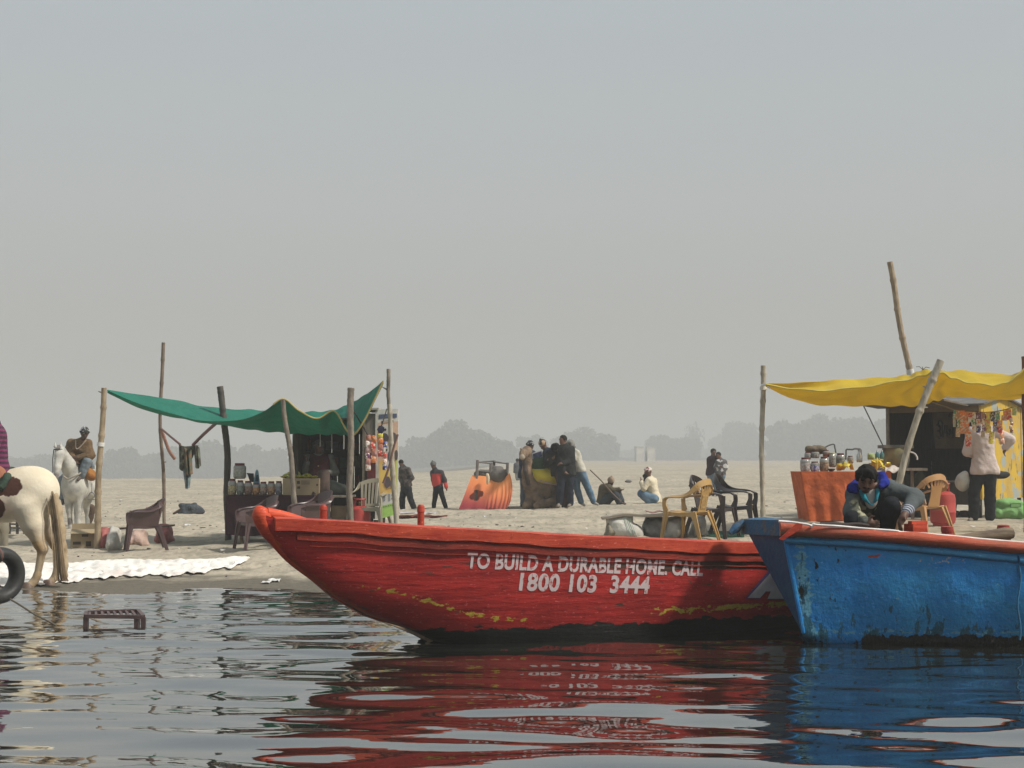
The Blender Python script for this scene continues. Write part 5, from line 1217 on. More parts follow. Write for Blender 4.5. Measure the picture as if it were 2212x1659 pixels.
a = onground(*Z6(482, 415)); solo('stone', MB().blob(a + (0, 0, .06), (.17, .1, .07), jit=.08, seed=2, n=12), mat('grey_stone', (.14, .135, .125)), 'dark flat stone on the far sand right of the sitting man', 'stone')
# ---- camel saddle frame under an orange cloth
fr = onground(1045, 1099); df = fr[1]
fm = thing('howdah', 'grey wooden saddle frame draped with a torn orange and crimson cloth', 'saddle', fr)
frw = mat('frame_wood', (.20, .18, .165), c2=(.13, .115, .10), scale=6)
def zp(x, y, dy=0): return W(*Z4(x, y), df + dy)
for (x, yt, dy) in ((1262, 700, 0), (1437, 735, 0.02), (1478, 705, .5), (1655, 735, .45)): part('post', MB().tube([zp(x - 25, 1300, dy), zp(x, yt, dy)], .035, 6), frw, fm)
for (a, ya, b, yb, dy) in ((1262, 725, 1437, 750, 0), (1478, 722, 1655, 750, .47), (1262, 730, 1478, 715, .25), (1250, 840, 1430, 855, 0.01), (1455, 830, 1655, 830, .46)): part('rail', MB().tube([zp(a, ya, dy), zp(b, yb, dy)], .020, 6), frw, fm)
sdpart('stuffing', SD(.06).ell(zp(1530, 900, .1), (.24, .2, .19)).ell(zp(1340, 880, .2), (.24, .2, .10)).ell(zp(1520, 800, .25), (.16, .12, .05)), cloth('grey_padding', (.17, .155, .14), (.09, .08, .075), bump=1), fm, .03, noise=.015, nsc=9)
top = [(1185, 905), (1280, 905), (1375, 915), (1440, 960), (1530, 990), (1600, 950), (1672, 880), (1690, 900)]; bot = [(1015, 1345), (1140, 1338), (1260, 1336), (1370, 1340), (1460, 1335), (1550, 1338), (1640, 1330), (1690, 1250)]
nn = 64; T_ = catmull([zp(a, b) for a, b in top], nn); B_ = catmull([zp(a, b, -.12) for a, b in bot], nn); rows = []
for v_ in np.linspace(0, 1, 34):
    row = []
    for j in range(nn):
        f = .015 * math.sin(j * (.62 if j < 27 else 1.25) + 1.2 * math.sin(v_ * 2 + j * .05)) * (.3 + v_) * (.75 if j > 26 else .25); q = T_[j] * (1 - v_) + B_[j] * v_; q = q + np.array((.05 * math.sin(v_ * 3.1) * (1 if j > 40 else .1), f - .07 * math.sin(v_ * 2.6), 0)); row.append(q)
    rows.append(row)
rows = np.array(rows); mb = MB().grid(rows)
hx, hy = Z4(1250, 1160); hc = W(hx, hy, df); keep = []
V_ = np.array(mb.v)
for f in mb.f:
    c_ = V_[list(f)].mean(0); dx = (c_[0] - hc[0]) / .17; dz = (c_[2] - hc[2]) / .17; r_ = math.hypot(dx - .45 * dz, dz)
    if r_ > .80 + .12 * math.sin(4 * math.atan2(dz, dx) + .8): keep.append(f)
mb.f = keep; mb.m = [0] * len(keep)
om, t, b = newmat('orange_crimson_cloth'); n = t.nodes; l = t.links; co = n.new('ShaderNodeAttribute'); co.attribute_name = 'dye'
r2 = n.new('ShaderNodeValToRGB'); l.new(co.outputs['Fac'], r2.inputs[0]); r2.color_ramp.elements[0].color = (.80, .30, .10, 1); r2.color_ramp.elements[1].color = (.46, .06, .08, 1); q = r2.color_ramp.elements.new(.45); q.color = (.76, .23, .09, 1)
l.new(r2.outputs[0], b.inputs['Base Color']); b.inputs['Roughness'].default_value = .9
dye = np.linspace(0, 1, 34)[:, None].repeat(nn, 1) - .25 * np.linspace(-.6, 1, nn)[None]; part('cloth', mb, om, fm, attrs={'dye': np.clip(dye, 0, 1).ravel()}, sharp=False)
bk = rows[::-1].copy(); bk[..., 1] = 2 * (df + .3) - bk[..., 1]; part('cloth', MB().grid(bk), om, fm, attrs={'dye': np.clip(dye[::-1], 0, 1).ravel()}, sharp=False)
part('tassel', MB().tube(catmull([zp(1385, 880, -.16), zp(1400, 940, -.2), zp(1390, 1020, -.22)], 10), [.03, .04, .04, .04, .04, .04, .04, .04, .03, .015], 7), mat('cream_tassel', (.62, .52, .36)), fm)
# ================================================================ right stall
GR = 'poles of the right stall'
pole([Z7(73, 1400), Z7(74, 1200), Z7(75, 900), Z7(76, 634)], 22.6, .036, .040, paleb, 'white straight bamboo pole holding the left tip of the yellow canopy', .42, ties=(.84,), group=GR)
pole([Z7(850, 1310), Z7(928, 1020), Z7(1000, 800), Z7(1087, 605)], 22.2, .046, .058, paleb, 'thick pale bamboo pole slanting across the right stall', .5, group=GR, stubs=((.73, -.09, .05), (.53, .10, .0)))
pole([Z7(960, 900), Z7(915, 690), Z7(855, 380), Z7(797, 45)], 31.4, .062, .062, bamboo, 'very tall bamboo pole rising behind the yellow canopy', .62, ties=(.32, .35), group=GR)
pole([(2216, 1120), (2215, 950), (2212, 770)], 23.5, .045, .05, mat('red_brown_pole', (.16, .07, .05)), 'dark red-brown pole at the right edge holding the yellow canopy', group=GR)
yt = mat('yellow_tarpaulin', (.62, .49, .03), c2=(.50, .38, .025), scale=2.2, rough=.7, bump=.8, bscale=4, bdist=.04); translucent(yt, .45, (.85, .64, .05))
nr_ = [(95, 741), (250, 768), (450, 775), (700, 745), (900, 712), (1000, 690), (1070, 668), (1130, 690), (1210, 722), (1350, 747), (1450, 735), (1520, 690), (1570, 645)]
md_ = [(95, 744), (220, 808), (400, 853), (600, 862), (780, 863), (900, 862), (1000, 850), (1070, 825), (1150, 806), (1300, 818), (1430, 822), (1540, 820), (1640, 800)]
fr_ = [(95, 735), (300, 730), (500, 716), (700, 703), (860, 691), (930, 680), (985, 657), (1060, 667), (1150, 664), (1300, 674), (1480, 684), (1530, 672), (1600, 640)]
f0 = [0, .4, .8, 1, 1, 1, 1, 1, 1, 1, 1, .9, .8]
rowsT = [[W(*Z7(a, b), 22.3) for (a, b), f in zip(nr_, f0)], [W(*Z7(a, b * .5 + c_[1] * .5 + 12), 22.3 + .9 * f) for (a, b), c_, f in zip(md_, nr_, f0)], [W(*Z7(a, b), 22.3 + 1.9 * f) for (a, b), f in zip(md_, f0)], [W(*Z7(a, b * .45 + c_[1] * .55), 22.3 + 3.0 * f) for (a, b), c_, f in zip(md_, fr_, f0)], [W(*Z7(a, b), 22.3 + 4.0 * f) for (a, b), f in zip(fr_, f0)]]
cg = catgrid(rowsT, 34, 170)
for i in range(34):
    for j in range(170): cg[i, j, 2] += (.016 * math.sin(j * .42 + 2.4 * math.sin(i * .22)) + .010 * math.sin(i * 1.3 + j * .11) + .035 * float(vnoise(np.array([j * .05]), np.array([i * .5]), 8)[0]) * min(1, i / 3)) * math.sin(math.pi * min(1, j / 169))
yt_ = thing('tarpaulin', 'yellow tarpaulin canopy sagging over the right stall', 'tarpaulin', W(1900, 850, 24)); part('sheet', MB().grid(cg, .006), yt, yt_)
part('hem', MB().tube([cg[0, j] + np.array((0, -.01, 0)) for j in range(0, 170)], .014, 6), mat('yellow_hem_bright', (.62, .50, .10), bump=0), yt_)
part('tie', merge(MB().tube([W(*Z7(98, 742), 22.3), W(*Z7(72, 745), 22.55)], .02, 6), MB().tube([W(*Z7(100, 744), 22.3), W(*Z7(118, 765), 22.3)], .012, 5)), tiem, yt_)
for k, (a, b) in enumerate(((0, -12), (-18, -16), (20, -10))):
    p0 = W(*Z7(985, 657), 26.3); p1 = W(*Z7(985 + a * 2, 657 + b), 26.2); part('tie', MB().tube([p0, (p0 + p1) / 2 + (0, 0, .03), p1], .006, 5), darkw, yt_)
# ---- kiosk
Kc = W(*Z7(1320, 1395), 28.7); kz0 = Kc[2]; kz1 = W(*Z7(1320, 852), 28.7)[2]
Lc = W(*Z7(780, 900), 30.0); Rc = W(*Z7(1556, 1395), 30.1)
Kp = np.array((Kc[0], 28.7)); Lp = np.array((Lc[0], 30.0)); Rp = np.array((Rc[0], 30.1)); ul = Lp - Kp; ur = Rp - Kp; ll = np.linalg.norm(ul); lr = np.linalg.norm(ur); ul /= ll; ur /= lr
kk = thing('stall_kiosk', 'wooden kiosk on legs with peeling yellow gable end and dark open front', 'kiosk', (Kp[0], 28.7, G(*Kp)))
def KP(a, b, z): q = Kp + ul * a + ur * b; return np.array((q[0], q[1], z))
def kbox(a0, a1, b0, b1, z0, z1): return MB().add([KP(a, b, z) for z in (z0, z1) for (a, b) in ((a0, b0), (a1, b0), (a1, b1), (a0, b1))], [(3, 2, 1, 0), (4, 5, 6, 7), (0, 1, 5, 4), (1, 2, 6, 5), (2, 3, 7, 6), (3, 0, 4, 7)])
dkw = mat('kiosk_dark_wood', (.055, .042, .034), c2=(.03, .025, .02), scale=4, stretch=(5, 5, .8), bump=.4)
yelp, t, b = newmat('peeling_yellow'); n = t.nodes; l = t.links; co = n.new('ShaderNodeTexCoord')
def nz(sc, st, a, b_, det=6):
    mp = n.new('ShaderNodeMapping'); mp.inputs['Scale'].default_value = st; l.new(co.outputs['Object'], mp.inputs[0]); q = n.new('ShaderNodeTexNoise'); q.inputs['Scale'].default_value = sc; q.inputs['Detail'].default_value = det; l.new(mp.outputs[0], q.inputs['Vector'])
    m_ = n.new('ShaderNodeMapRange'); m_.inputs[1].default_value = a; m_.inputs[2].default_value = b_; l.new(q.outputs[0], m_.inputs[0]); return m_.outputs[0]
c_ = pmix(n, l, nz(2.5, (1, 1, 1), .4, .6), (.54, .35, .03), (.44, .29, .06)); c_ = pmix(n, l, nz(3.2, (1, 1, 1), .55, .62), c_, (.30, .33, .30)); c_ = pmix(n, l, nz(14, (1, 1, .25), .60, .66), c_, (.14, .11, .04))
l.new(c_, b.inputs['Base Color']); b.inputs['Roughness'].default_value = .75
fl_ = kz0 + .01
e = .03
part('end_wall', MB().add([KP(0, 0, kz0), KP(0, lr, kz0), KP(0, lr, kz1 - .02), KP(0, lr * .48, kz1 + .16), KP(0, 0, kz1), KP(e, 0, kz0), KP(e, lr, kz0), KP(e, lr, kz1 - .02), KP(e, lr * .48, kz1 + .16), KP(e, 0, kz1)], [(0, 1, 2, 3, 4), (9, 8, 7, 6, 5), (0, 5, 6, 1), (1, 6, 7, 2), (2, 7, 8, 3), (3, 8, 9, 4), (4, 9, 5, 0)]), yelp, kk, smooth=False)
part('batten', kbox(-.012, -.002, .01, .06, kz0 + .02, kz1 - .02), yelp, kk, smooth=False)
part('batten', kbox(-.012, -.002, lr - .06, lr - .01, kz0 + .02, kz1 - .05), yelp, kk, smooth=False)
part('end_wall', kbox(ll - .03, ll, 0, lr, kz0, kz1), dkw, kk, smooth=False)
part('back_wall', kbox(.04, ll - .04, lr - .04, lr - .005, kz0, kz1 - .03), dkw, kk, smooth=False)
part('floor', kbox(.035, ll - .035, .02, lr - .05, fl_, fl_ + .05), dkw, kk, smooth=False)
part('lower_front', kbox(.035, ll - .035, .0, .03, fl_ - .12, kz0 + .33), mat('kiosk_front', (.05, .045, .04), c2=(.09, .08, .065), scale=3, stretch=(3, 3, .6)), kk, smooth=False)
part('header', kbox(.035, ll - .035, -.005, .03, kz1 - .14, kz1 - .01), mat('header_wood', (.20, .14, .08)), kk, smooth=False)
part('sill', kbox(.035, ll - .2, -.22, -.002, kz0 + .33, kz0 + .36), greyw, kk, smooth=False)
for a, b_ in ((.03, .03), (.03, lr - .08), (ll - .09, .03), (ll - .09, lr - .08)):
    q = KP(a, b_, 0); part('leg', kbox(a, a + .06, b_, b_ + .06, G(q[0], q[1]) - .05, fl_ - .001), dkw, kk, smooth=False)
part('post', kbox(ll - .07, ll + .0, -.03, -.004, kz0 - .3, kz1), greyw, kk, smooth=False)
rfm = mat('tar_sheet', (.10, .095, .09), c2=(.17, .16, .15), scale=3)
part('roof', merge(MB().add([KP(-.10, -.06, kz1 + .01), KP(-.10, lr * .48, kz1 + .20), KP(ll + .1, lr * .48, kz1 + .20), KP(ll + .1, -.06, kz1 + .01), KP(-.10, -.06, kz1 - .02), KP(-.10, lr * .48, kz1 + .165), KP(ll + .1, lr * .48, kz1 + .165), KP(ll + .1, -.06, kz1 - .02)], [(0, 1, 2, 3), (7, 6, 5, 4), (0, 4, 5, 1), (3, 2, 6, 7), (0, 3, 7, 4), (1, 5, 6, 2)]),
     MB().add([KP(-.10, lr * .48, kz1 + .20), KP(-.10, lr + .12, kz1 - .02), KP(ll + .1, lr + .12, kz1 - .02), KP(ll + .1, lr * .48, kz1 + .20), KP(-.10, lr * .48, kz1 + .165), KP(-.10, lr + .12, kz1 - .05), KP(ll + .1, lr + .12, kz1 - .05), KP(ll + .1, lr * .48, kz1 + .165)], [(0, 1, 2, 3), (7, 6, 5, 4), (0, 4, 5, 1), (3, 2, 6, 7), (1, 5, 6, 2)])), rfm, kk, smooth=False)
# opened flap, carried on two cords
flp = MB().add([KP(.2, -.02, kz1 - .02), KP(ll + .18, -.02, kz1 - .02), KP(ll + .15, -.85, kz1 + .03), KP(.35, -.80, kz1 + .08), KP(.2, -.02, kz1 - .05), KP(ll + .18, -.02, kz1 - .05), KP(ll + .15, -.85, kz1 - .0), KP(.35, -.80, kz1 + .05)], [(0, 1, 2, 3), (7, 6, 5, 4), (0, 4, 5, 1), (1, 5, 6, 2), (2, 6, 7, 3), (3, 7, 4, 0)])
part('flap', flp, mat('flap_sheet', (.09, .08, .07), c2=(.16, .12, .07), scale=3), kk, smooth=False)
part('stay_rod', MB().tube([KP(ll + .10, -.75, kz1 - .0), KP(ll - .03, -.03, kz0 + .85)], .012, 6), darkw, kk)
for z_ in (kz0 + .95, kz0 + .62): part('shelf', kbox(.4, ll - .05, lr - .30, lr - .05, z_, z_ + .02), dkw, kk, smooth=False)
# signboard with hand-written letters on the back wall
sb = thing('signboard', 'dim board with large hand-painted letters inside the yellow kiosk', 'sign', KP(.6, lr - .4, kz0 + .9))
A = W(*Z9(235, 745), 29.9); B = W(*Z9(640, 1215), 29.9); part('board', MB().prism([(A[0], 29.9, A[2]), (B[0], 29.9, A[2]), (B[0], 29.9, B[2]), (A[0] + .06, 29.9, B[2])], (0, .02, 0)), mat('sign_brown', (.13, .10, .065), c2=(.09, .07, .05)), sb, smooth=False)
strokes = [[(345, 840), (320, 860), (315, 900), (330, 930)], [(290, 905), (330, 915), (340, 960), (325, 985), (350, 1040), (325, 1085), (305, 1060)], [(300, 985), (330, 985)], [(370, 900), (372, 980), (376, 1070)], [(340, 850), (365, 870), (372, 900)], [(400, 905), (400, 960), (385, 1000), (410, 1010), (430, 985)], [(428, 910), (430, 985), (432, 1060)], [(450, 960), (440, 1000), (455, 1040), (470, 1000), (468, 960), (480, 1000), (490, 1030)], [(505, 900), (505, 980), (508, 1075)], [(450, 800), (460, 770), (475, 765)]]
for k, s_ in enumerate(strokes): part('letter_stroke', MB().tube(catmull([W(*Z9(a, b), 29.885) for a, b in s_], 14), .015, 6, squash=1), mat('sign_ink', (.012, .012, .012), bump=0), sb)
# ---- orange table
a = onground(1745, 1127); dt_ = a[1]
orc = cloth('orange_brown_cloth', (.54, .13, .045), (.38, .09, .03), bump=1, bscale=4, bdist=.05)
zt2 = clothbox(1728, 1925, 1019, 1127, dt_, .95, orc, 'stall table under a rust orange cloth crowded with jars', lean=(.15, 0), amp=.035, seed=2)
TG = 'jars on the orange table'
def tj(z0, z1, y0, y1, c, lab, dd=0.1, lid=lidm, c2=None):
    (x0, t0), (x1, t1) = Z8(z0, y0), Z8(z1, y1); return jar(x0, x1, t0, t1, dt_ + dd, c, lab, TG, lid, zb=zt2 + .002 if dd < .3 else None, c2=c2)
tj(120, 213, 230, 362, (.30, .20, .19), 'jar with a pink label and brown lid at the left corner of the orange table', c2=(.42, .40, .40))
tj(215, 298, 250, 345, (.10, .08, .28), 'blue-purple jar, second along the front of the orange table', c2=(.45, .42, .50)); tj(302, 385, 205, 345, (.38, .22, .13), 'tall jar of brown biscuits, third along the orange table')
tj(160, 222, 190, 262, (.30, .31, .30), 'small pale jar behind the corner jar of the orange table', .36); tj(330, 395, 170, 240, (.34, .12, .08), 'red-lidded jar behind the brown biscuits on the orange table', .38); tj(560, 618, 225, 300, (.40, .30, .22), 'jar of pale biscuits left of the steel flask', .36); tj(220, 300, 180, 250, (.36, .36, .34), 'pale jar behind the blue-purple one', .36); tj(388, 455, 195, 335, (.28, .28, .25), 'grey clear jar behind the left yellow packets', .3, mat('pale_lid', (.45, .42, .20))); tj(455, 540, 200, 330, (.25, .25, .23), 'wide clear jar of grey sweets in the middle of the orange table', .34)
(x0, y0), (x1, y1) = Z8(645, 165), Z8(702, 285); b0 = W((x0 + x1) / 2, y1, dt_ + .4); h = W(x0, y0, dt_ + .4)[2] - b0[2]; r = MPV(dt_) * (x1 - x0) / 2
fl = thing('flask', 'shiny steel flask on the orange table behind the squatting man', 'flask', b0); part('bottle', MB().lathe([(r * .9, 0), (r, h * .1), (r, h * .5), (r * .55, h * .72), (r * .5, h * .85)], b0, 16), mat('steel', (.55, .55, .54), metal=.9, rough=.22, bump=0), fl); part('cap', MB().lathe([(r * .52, h * .85), (r * .5, h)], b0, 12), mat('steel_cap', (.3, .3, .3), metal=.8, rough=.4), fl)
for k, (za, zb) in enumerate(((820, 862), (864, 906))):
    (x0, y0), (x1, y1) = Z8(za, 172), Z8(zb, 255); b0 = W((x0 + x1) / 2, y1, dt_ + .45); h = W(x0, y0, dt_ + .45)[2] - b0[2]; r = MPV(dt_) * (x1 - x0) / 2
    o = thing('bottle', ('left' if k == 0 else 'right') + ' one of two teal plastic bottles on the orange table', 'bottle', b0, 'teal bottles'); part('body', MB().lathe([(r * .8, 0), (r, h * .1), (r, h * .55), (r * .4, h * .8), (r * .3, h * .86)], b0, 14), mat('teal_bottle', (.05, .17, .18), rough=.15, bump=0, spec=.7), o); part('cap', MB().lathe([(r * .38, h * .85), (r * .36, h)], b0, 10), mat('white_cap', (.6, .6, .6)), o)
def pile(z0, z1, y0, y1, nn, m, lab, grp, seed):
    rg = np.random.default_rng(seed)
    for k in range(nn):
        u = rg.random(); v_ = rg.random(); v_ = v_ * (1 - abs(2 * u - 1) ** 2 * .7); x, y = Z8(z0 + (z1 - z0) * u, y1 - (y1 - y0) * v_ * .9); q = W(x, y, dt_ + .12 + .25 * rg.random())
        M = Matrix.Rotation(rg.normal() * 1.2, 3, 'Z') @ Matrix.Rotation(rg.normal() * .7 + .8, 3, 'X'); solo('snack_packet', packetmesh(q, (.11, .13, .035), M, k + seed), m, lab, 'packet', grp)
yp2 = mat('golden_packet', (.66, .46, .04), c2=(.60, .56, .10), scale=16, rough=.35, bump=.4)
pile(478, 608, 275, 338, 13, yp2, 'yellow packet in the left heap on the orange table', 'left heap of yellow packets on the orange table', 40)
pile(775, 955, 255, 330, 20, yp2, 'golden yellow packet in the right heap on the orange table', 'right heap of yellow packets on the orange table', 60)
(x0, y0), (x1, y1) = Z8(748, 198), Z8(818, 262); q = W((x0 + x1) / 2, (y0 + y1) / 2, dt_ + .4); solo('snack_packet', packetmesh(q, ((x1 - x0) * MPV(dt_), (y1 - y0) * MPV(dt_), .06)), mat('green_packet', (.26, .36, .12), c2=(.45, .45, .25), scale=14), 'upright green packet left of the teal bottles', 'packet')
(x0, y0) = Z8(265, 170); p = W(x0, y0, dt_ + .5); sdsolo('sack', SD(.05).ell(p + (.02, 0, 0), (.19, .13, .09)).ell(p + (-.14, 0, .01), (.06, .08, .07)), cloth('brown_bundle', (.16, .13, .09), (.09, .07, .05), bump=1), .018, 'brown cloth bundle resting on the jars of the orange table', 'bundle', noise=.008)
pg = mat('grey_pipe', (.14, .145, .15), rough=.5)
solo('pipe_handle', MB().tube(catmull([W(*Z8(a, b), dt_ + .5) for a, b in ((320, 150), (360, 142), (395, 125), (437, 118), (445, 150), (455, 198))], 30), .014, 7), pg, 'bent grey pipe sticking up right of the brown bundle', 'pipe')
solo('pipe_handle', MB().tube([W(*Z8(a, b), dt_ + .55) for a, b in ((548, 262), (550, 170), (556, 164), (610, 166), (630, 158), (680, 160), (688, 170), (692, 262))], .017, 7), pg, 'square grey pipe frame left of the steel flask', 'pipe')
p = W(*Z8(410, 330), dt_ + .08); solo('bowl', MB().lathe([(.03, 0), (.07, .03), (.08, .05), (.05, .055)], (p[0], p[1], zt2 + .004), 16), mat('dark_bowl', (.08, .04, .04), rough=.3), 'small dark bowl at the front of the orange table', 'bowl')
g_ = [[W(*Z8(915 + 130 * u, 325 + 50 * v_ + 12 * math.sin(u * 8 + v_ * 3)), dt_ + .05 - .1 * v_) for u in np.linspace(0, 1, 14)] for v_ in np.linspace(0, 1, 8)]
solo('paper', MB().grid(g_, .008), mat('newsprint', (.58, .54, .50), c2=(.40, .33, .30), scale=16), 'crumpled newspaper hanging at the right corner of the orange table', 'paper')
# clay stove on its bench
bz = W(*Z8(1180, 340), dt_ + .9); zb_ = bz[2]; xa = W(*Z8(880, 340), dt_ + .9)[0]; xb = W(*Z8(1308, 340), dt_ + .9)[0]
bn = thing('bench', 'grey plank bench carrying the clay stove beside the orange table', 'bench', ((xa + xb) / 2, dt_ + 1.1, G(xa, dt_ + 1)))
part('plank', MB().box(((xa + xb) / 2, dt_ + 1.1, zb_ - .025), (xb - xa, .45, .05)), greyw, bn, smooth=False)
for xx in (xa + .08, xb - .25, (xa + xb) / 2): part('leg', MB().box((xx, dt_ + 1.05, (zb_ - .05 + G(xx, dt_ + 1)) / 2), (.05, .05, zb_ - .05 - G(xx, dt_ + 1))), greyw, bn, smooth=False)
(x0, y0), (x1, y1) = Z8(885, 122), Z8(1165, 335); A = W(x0, y0, dt_ + 1.0); B = W(x1, y1, dt_ + 1.0); cx = (A[0] + B[0]) / 2; hw = (B[0] - A[0]) / 2; hh = A[2] - zb_
sv = thing('clay_stove', 'sooty yellow-grey clay stove standing on the plank bench', 'stove', (cx, dt_ + 1.1, zb_))
cm_ = mat('sooty_clay', (.22, .20, .09), c2=(.07, .065, .055), scale=3.2, contrast=(.40, .60), bump=.6, bscale=12)
part('body', MB().lathe([(hw * .8, .001), (hw * .95, hh * .3), (hw * .97, hh * .6), (hw * .9, hh * .85)], (cx, dt_ + 1.1, zb_), 12), cm_, sv)
part('rim', MB().box((cx, dt_ + 1.1, zb_ + hh * .92), (hw * 2, .5, hh * .14)), mat('soot_grey', (.16, .14, .11), c2=(.05, .05, .045), scale=5), sv, smooth=False)
part('handle', MB().tube(catmull([W(*Z8(a, b), dt_ + .95) for a, b in ((1148, 190), (1170, 195), (1195, 210), (1212, 240), (1213, 262))], 14), .018, 6), mat('white_rag_m', (.62, .60, .58)), sv, label='white rag hanging from the stove')
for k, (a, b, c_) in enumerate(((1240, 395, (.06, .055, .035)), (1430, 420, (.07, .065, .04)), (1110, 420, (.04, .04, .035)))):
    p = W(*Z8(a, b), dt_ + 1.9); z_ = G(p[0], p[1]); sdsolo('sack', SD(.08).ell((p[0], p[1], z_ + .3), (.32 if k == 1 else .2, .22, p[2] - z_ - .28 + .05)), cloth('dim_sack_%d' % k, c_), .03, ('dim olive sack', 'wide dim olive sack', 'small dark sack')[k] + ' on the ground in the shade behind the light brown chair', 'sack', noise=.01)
g_ = W(*Z8(1610, 690), 25.0)
for a, y0, y1, m_, lab in ((1640, 355, 590, mat('white_bag', (.50, .49, .44), c2=(.30, .29, .26), scale=4, bump=.8, bscale=8, bdist=.04), 'bulging white bag hanging at the left hip of the man in the pink shirt'), (1995, 365, 442, mat('dark_bag', (.03, .03, .03)), 'dark bag hanging behind the right hip of the man in the pink shirt')):
    P0 = W(*Z8(a, (y0 + y1) / 2), 28.0); hh = (y1 - y0) * .23113 * MPV(28.0) / 2
    s_ = SD(.05).ell(P0, (hh * .58, .14, hh * .72)).ell(P0 + (hh * .2, 0, hh * .55), (hh * .28, .1, hh * .38)) if a < 1800 else SD(.03).ell(P0, (.17, .06, .08)).ell(P0 + (-.1, 0, .04), (.1, .05, .06))
    sdsolo('bag', s_, m_, .018, lab, 'bag', noise=.010, nsc=9)
p = onground(2180, 1122); gs_ = SD(.06).ell(p + (0, .1, .12), (.30, .2, .14)).ell(p + (-.22, .1, .12), (.12, .18, .13)).ell(p + (.22, .1, .13), (.12, .18, .14)).ell(p + (0, .1, .30), (.32, .18, .10))
gt_ = thing('sack', 'bright green printed sack under the yellow gable end of the kiosk', 'sack', p); sdpart('bag', gs_, mat('green_sack', (.20, .40, .14), c2=(.12, .26, .08), scale=4, bump=.8, bscale=8, bdist=.04), gt_, .022, noise=.008)
q = p + (.08, -.128, .27); part('print', MB().add([q + (a, 0, b) for a, b in ((-.10, -.045), (.10, -.035), (.10, .045), (-.10, .035))], [(0, 1, 2, 3)]), mat('dark_green_print', (.05, .15, .06)), gt_, smooth=False); q = q + (0, -.003, 0); part('print', MB().add([q + (a, 0, b) for a, b in ((-.085, -.032), (.085, -.024), (.085, .032), (-.085, .024))], [(0, 1, 2, 3)]), mat('light_green_print', (.22, .42, .16)), gt_, smooth=False)
for k, (a, b) in enumerate(((1570, 740), (1615, 780), (1660, 760), (1760, 770))):
    p = onground(*Z8(a, 815)); m_ = (mat('steel', (.5, .5, .5)), mat('red_pot', (.3, .04, .04)), mat('steel', (.5, .5, .5)), mat('dark_bowl', (.05, .04, .04)))[k]; solo('pot', MB().lathe([(.06, 0), (.10, .04), (.11, .10), (.09, .13), (.02, .14)], p + (0, .7, 0), 14), m_, ('steel pot', 'small red pot', 'steel pot', 'dark pot')[k] + ' in the shade under the kiosk, ' + ('nearest the gas cylinder', 'second from the gas cylinder', 'third from the gas cylinder', 'behind the trouser legs')[k], 'pot')
# cord and garland of packets
rope([Z9(165, 590), Z9(290, 630), Z9(420, 670), Z9(540, 715), Z9(750, 740), Z9(950, 742), Z9(1150, 715), Z9(1300, 672)], .009, mat('straw_cord', (.30, .24, .16)), 'straw cord carrying the colourful packets in front of the yellow kiosk', d=24.2, name='cord', cat='cord')
GS = [((530, 718, 920, 40, 2), [(.10, .34, .30), (.45, .50, .42)], 'teal packets, first on the cord'), ((580, 722, 1050, 50, 3), [(.50, .28, .15), GRN, (.55, .38, .24)], 'orange and green packets, second on the cord'), ((635, 722, 1010, 62, 4), [ORA, (.66, .26, .12)], 'broad orange packets, third on the cord'), ((690, 740, 1010, 60, 3), [(.66, .26, .12), ORA], 'orange packets, fourth on the cord'), ((712, 1000, 1180, 62, 2), [ORA, RED_], 'orange packets dangling lowest, left of the man in the pink shirt'),
      ((742, 740, 860, 45, 2), [RED_, WHI], 'short red packets on the cord'), ((788, 742, 980, 52, 3), [WHI, GRN, WHI], 'white and green packets on the cord'), ((842, 744, 1000, 48, 3), [PUR, WHI, BLU], 'purple and white packets on the cord'), ((900, 748, 1060, 44, 4), [(.45, .25, .18), WHI, PUR, (.5, .38, .26)], 'brown and white packets on the cord'), ((965, 744, 1000, 62, 3), [YEL, (.64, .58, .20)], 'yellow packets on the cord'), ((1008, 1000, 1142, 66, 1), [YEL], 'large yellow packet dangling before the pink shirt'),
      ((1030, 742, 850, 55, 1), [(.06, .07, .12)], 'black packet on the cord'), ((1060, 840, 985, 60, 2), [BLU, (.30, .30, .45)], 'blue packets hanging lower on the cord'), ((1098, 738, 830, 62, 1), [GRN], 'green packet right of the black one'), ((1132, 850, 1000, 56, 2), [ORA, RED_], 'orange packets, right half of the cord'), ((1152, 1000, 1150, 60, 2), [ORA, (.6, .3, .2)], 'orange packets dangling by the bent sleeve'),
      ((1180, 720, 840, 60, 2), [ORA, (.66, .26, .12)], 'orange packets near the right end of the cord'), ((1235, 705, 830, 62, 2), [ORA, RED_], 'red-orange packets near the right end of the cord'), ((1272, 810, 1000, 38, 4), [(.55, .35, .20), (.3, .12, .06)], 'thin brown packet strip at the right end of the cord'), ((1315, 672, 770, 52, 1), [(.40, .50, .16)], 'yellow-green packet closing the right end of the cord')]
for i, (c_, cs, lb) in enumerate(GS): strip_of((c_[0] - 4, c_[1], c_[2] + 8, c_[3] * 1.22, c_[4]), 'packet_strip', 24.15 - .012 * (i % 3), Z9, lb, 'packet strips on the cord of the right stall', cs)
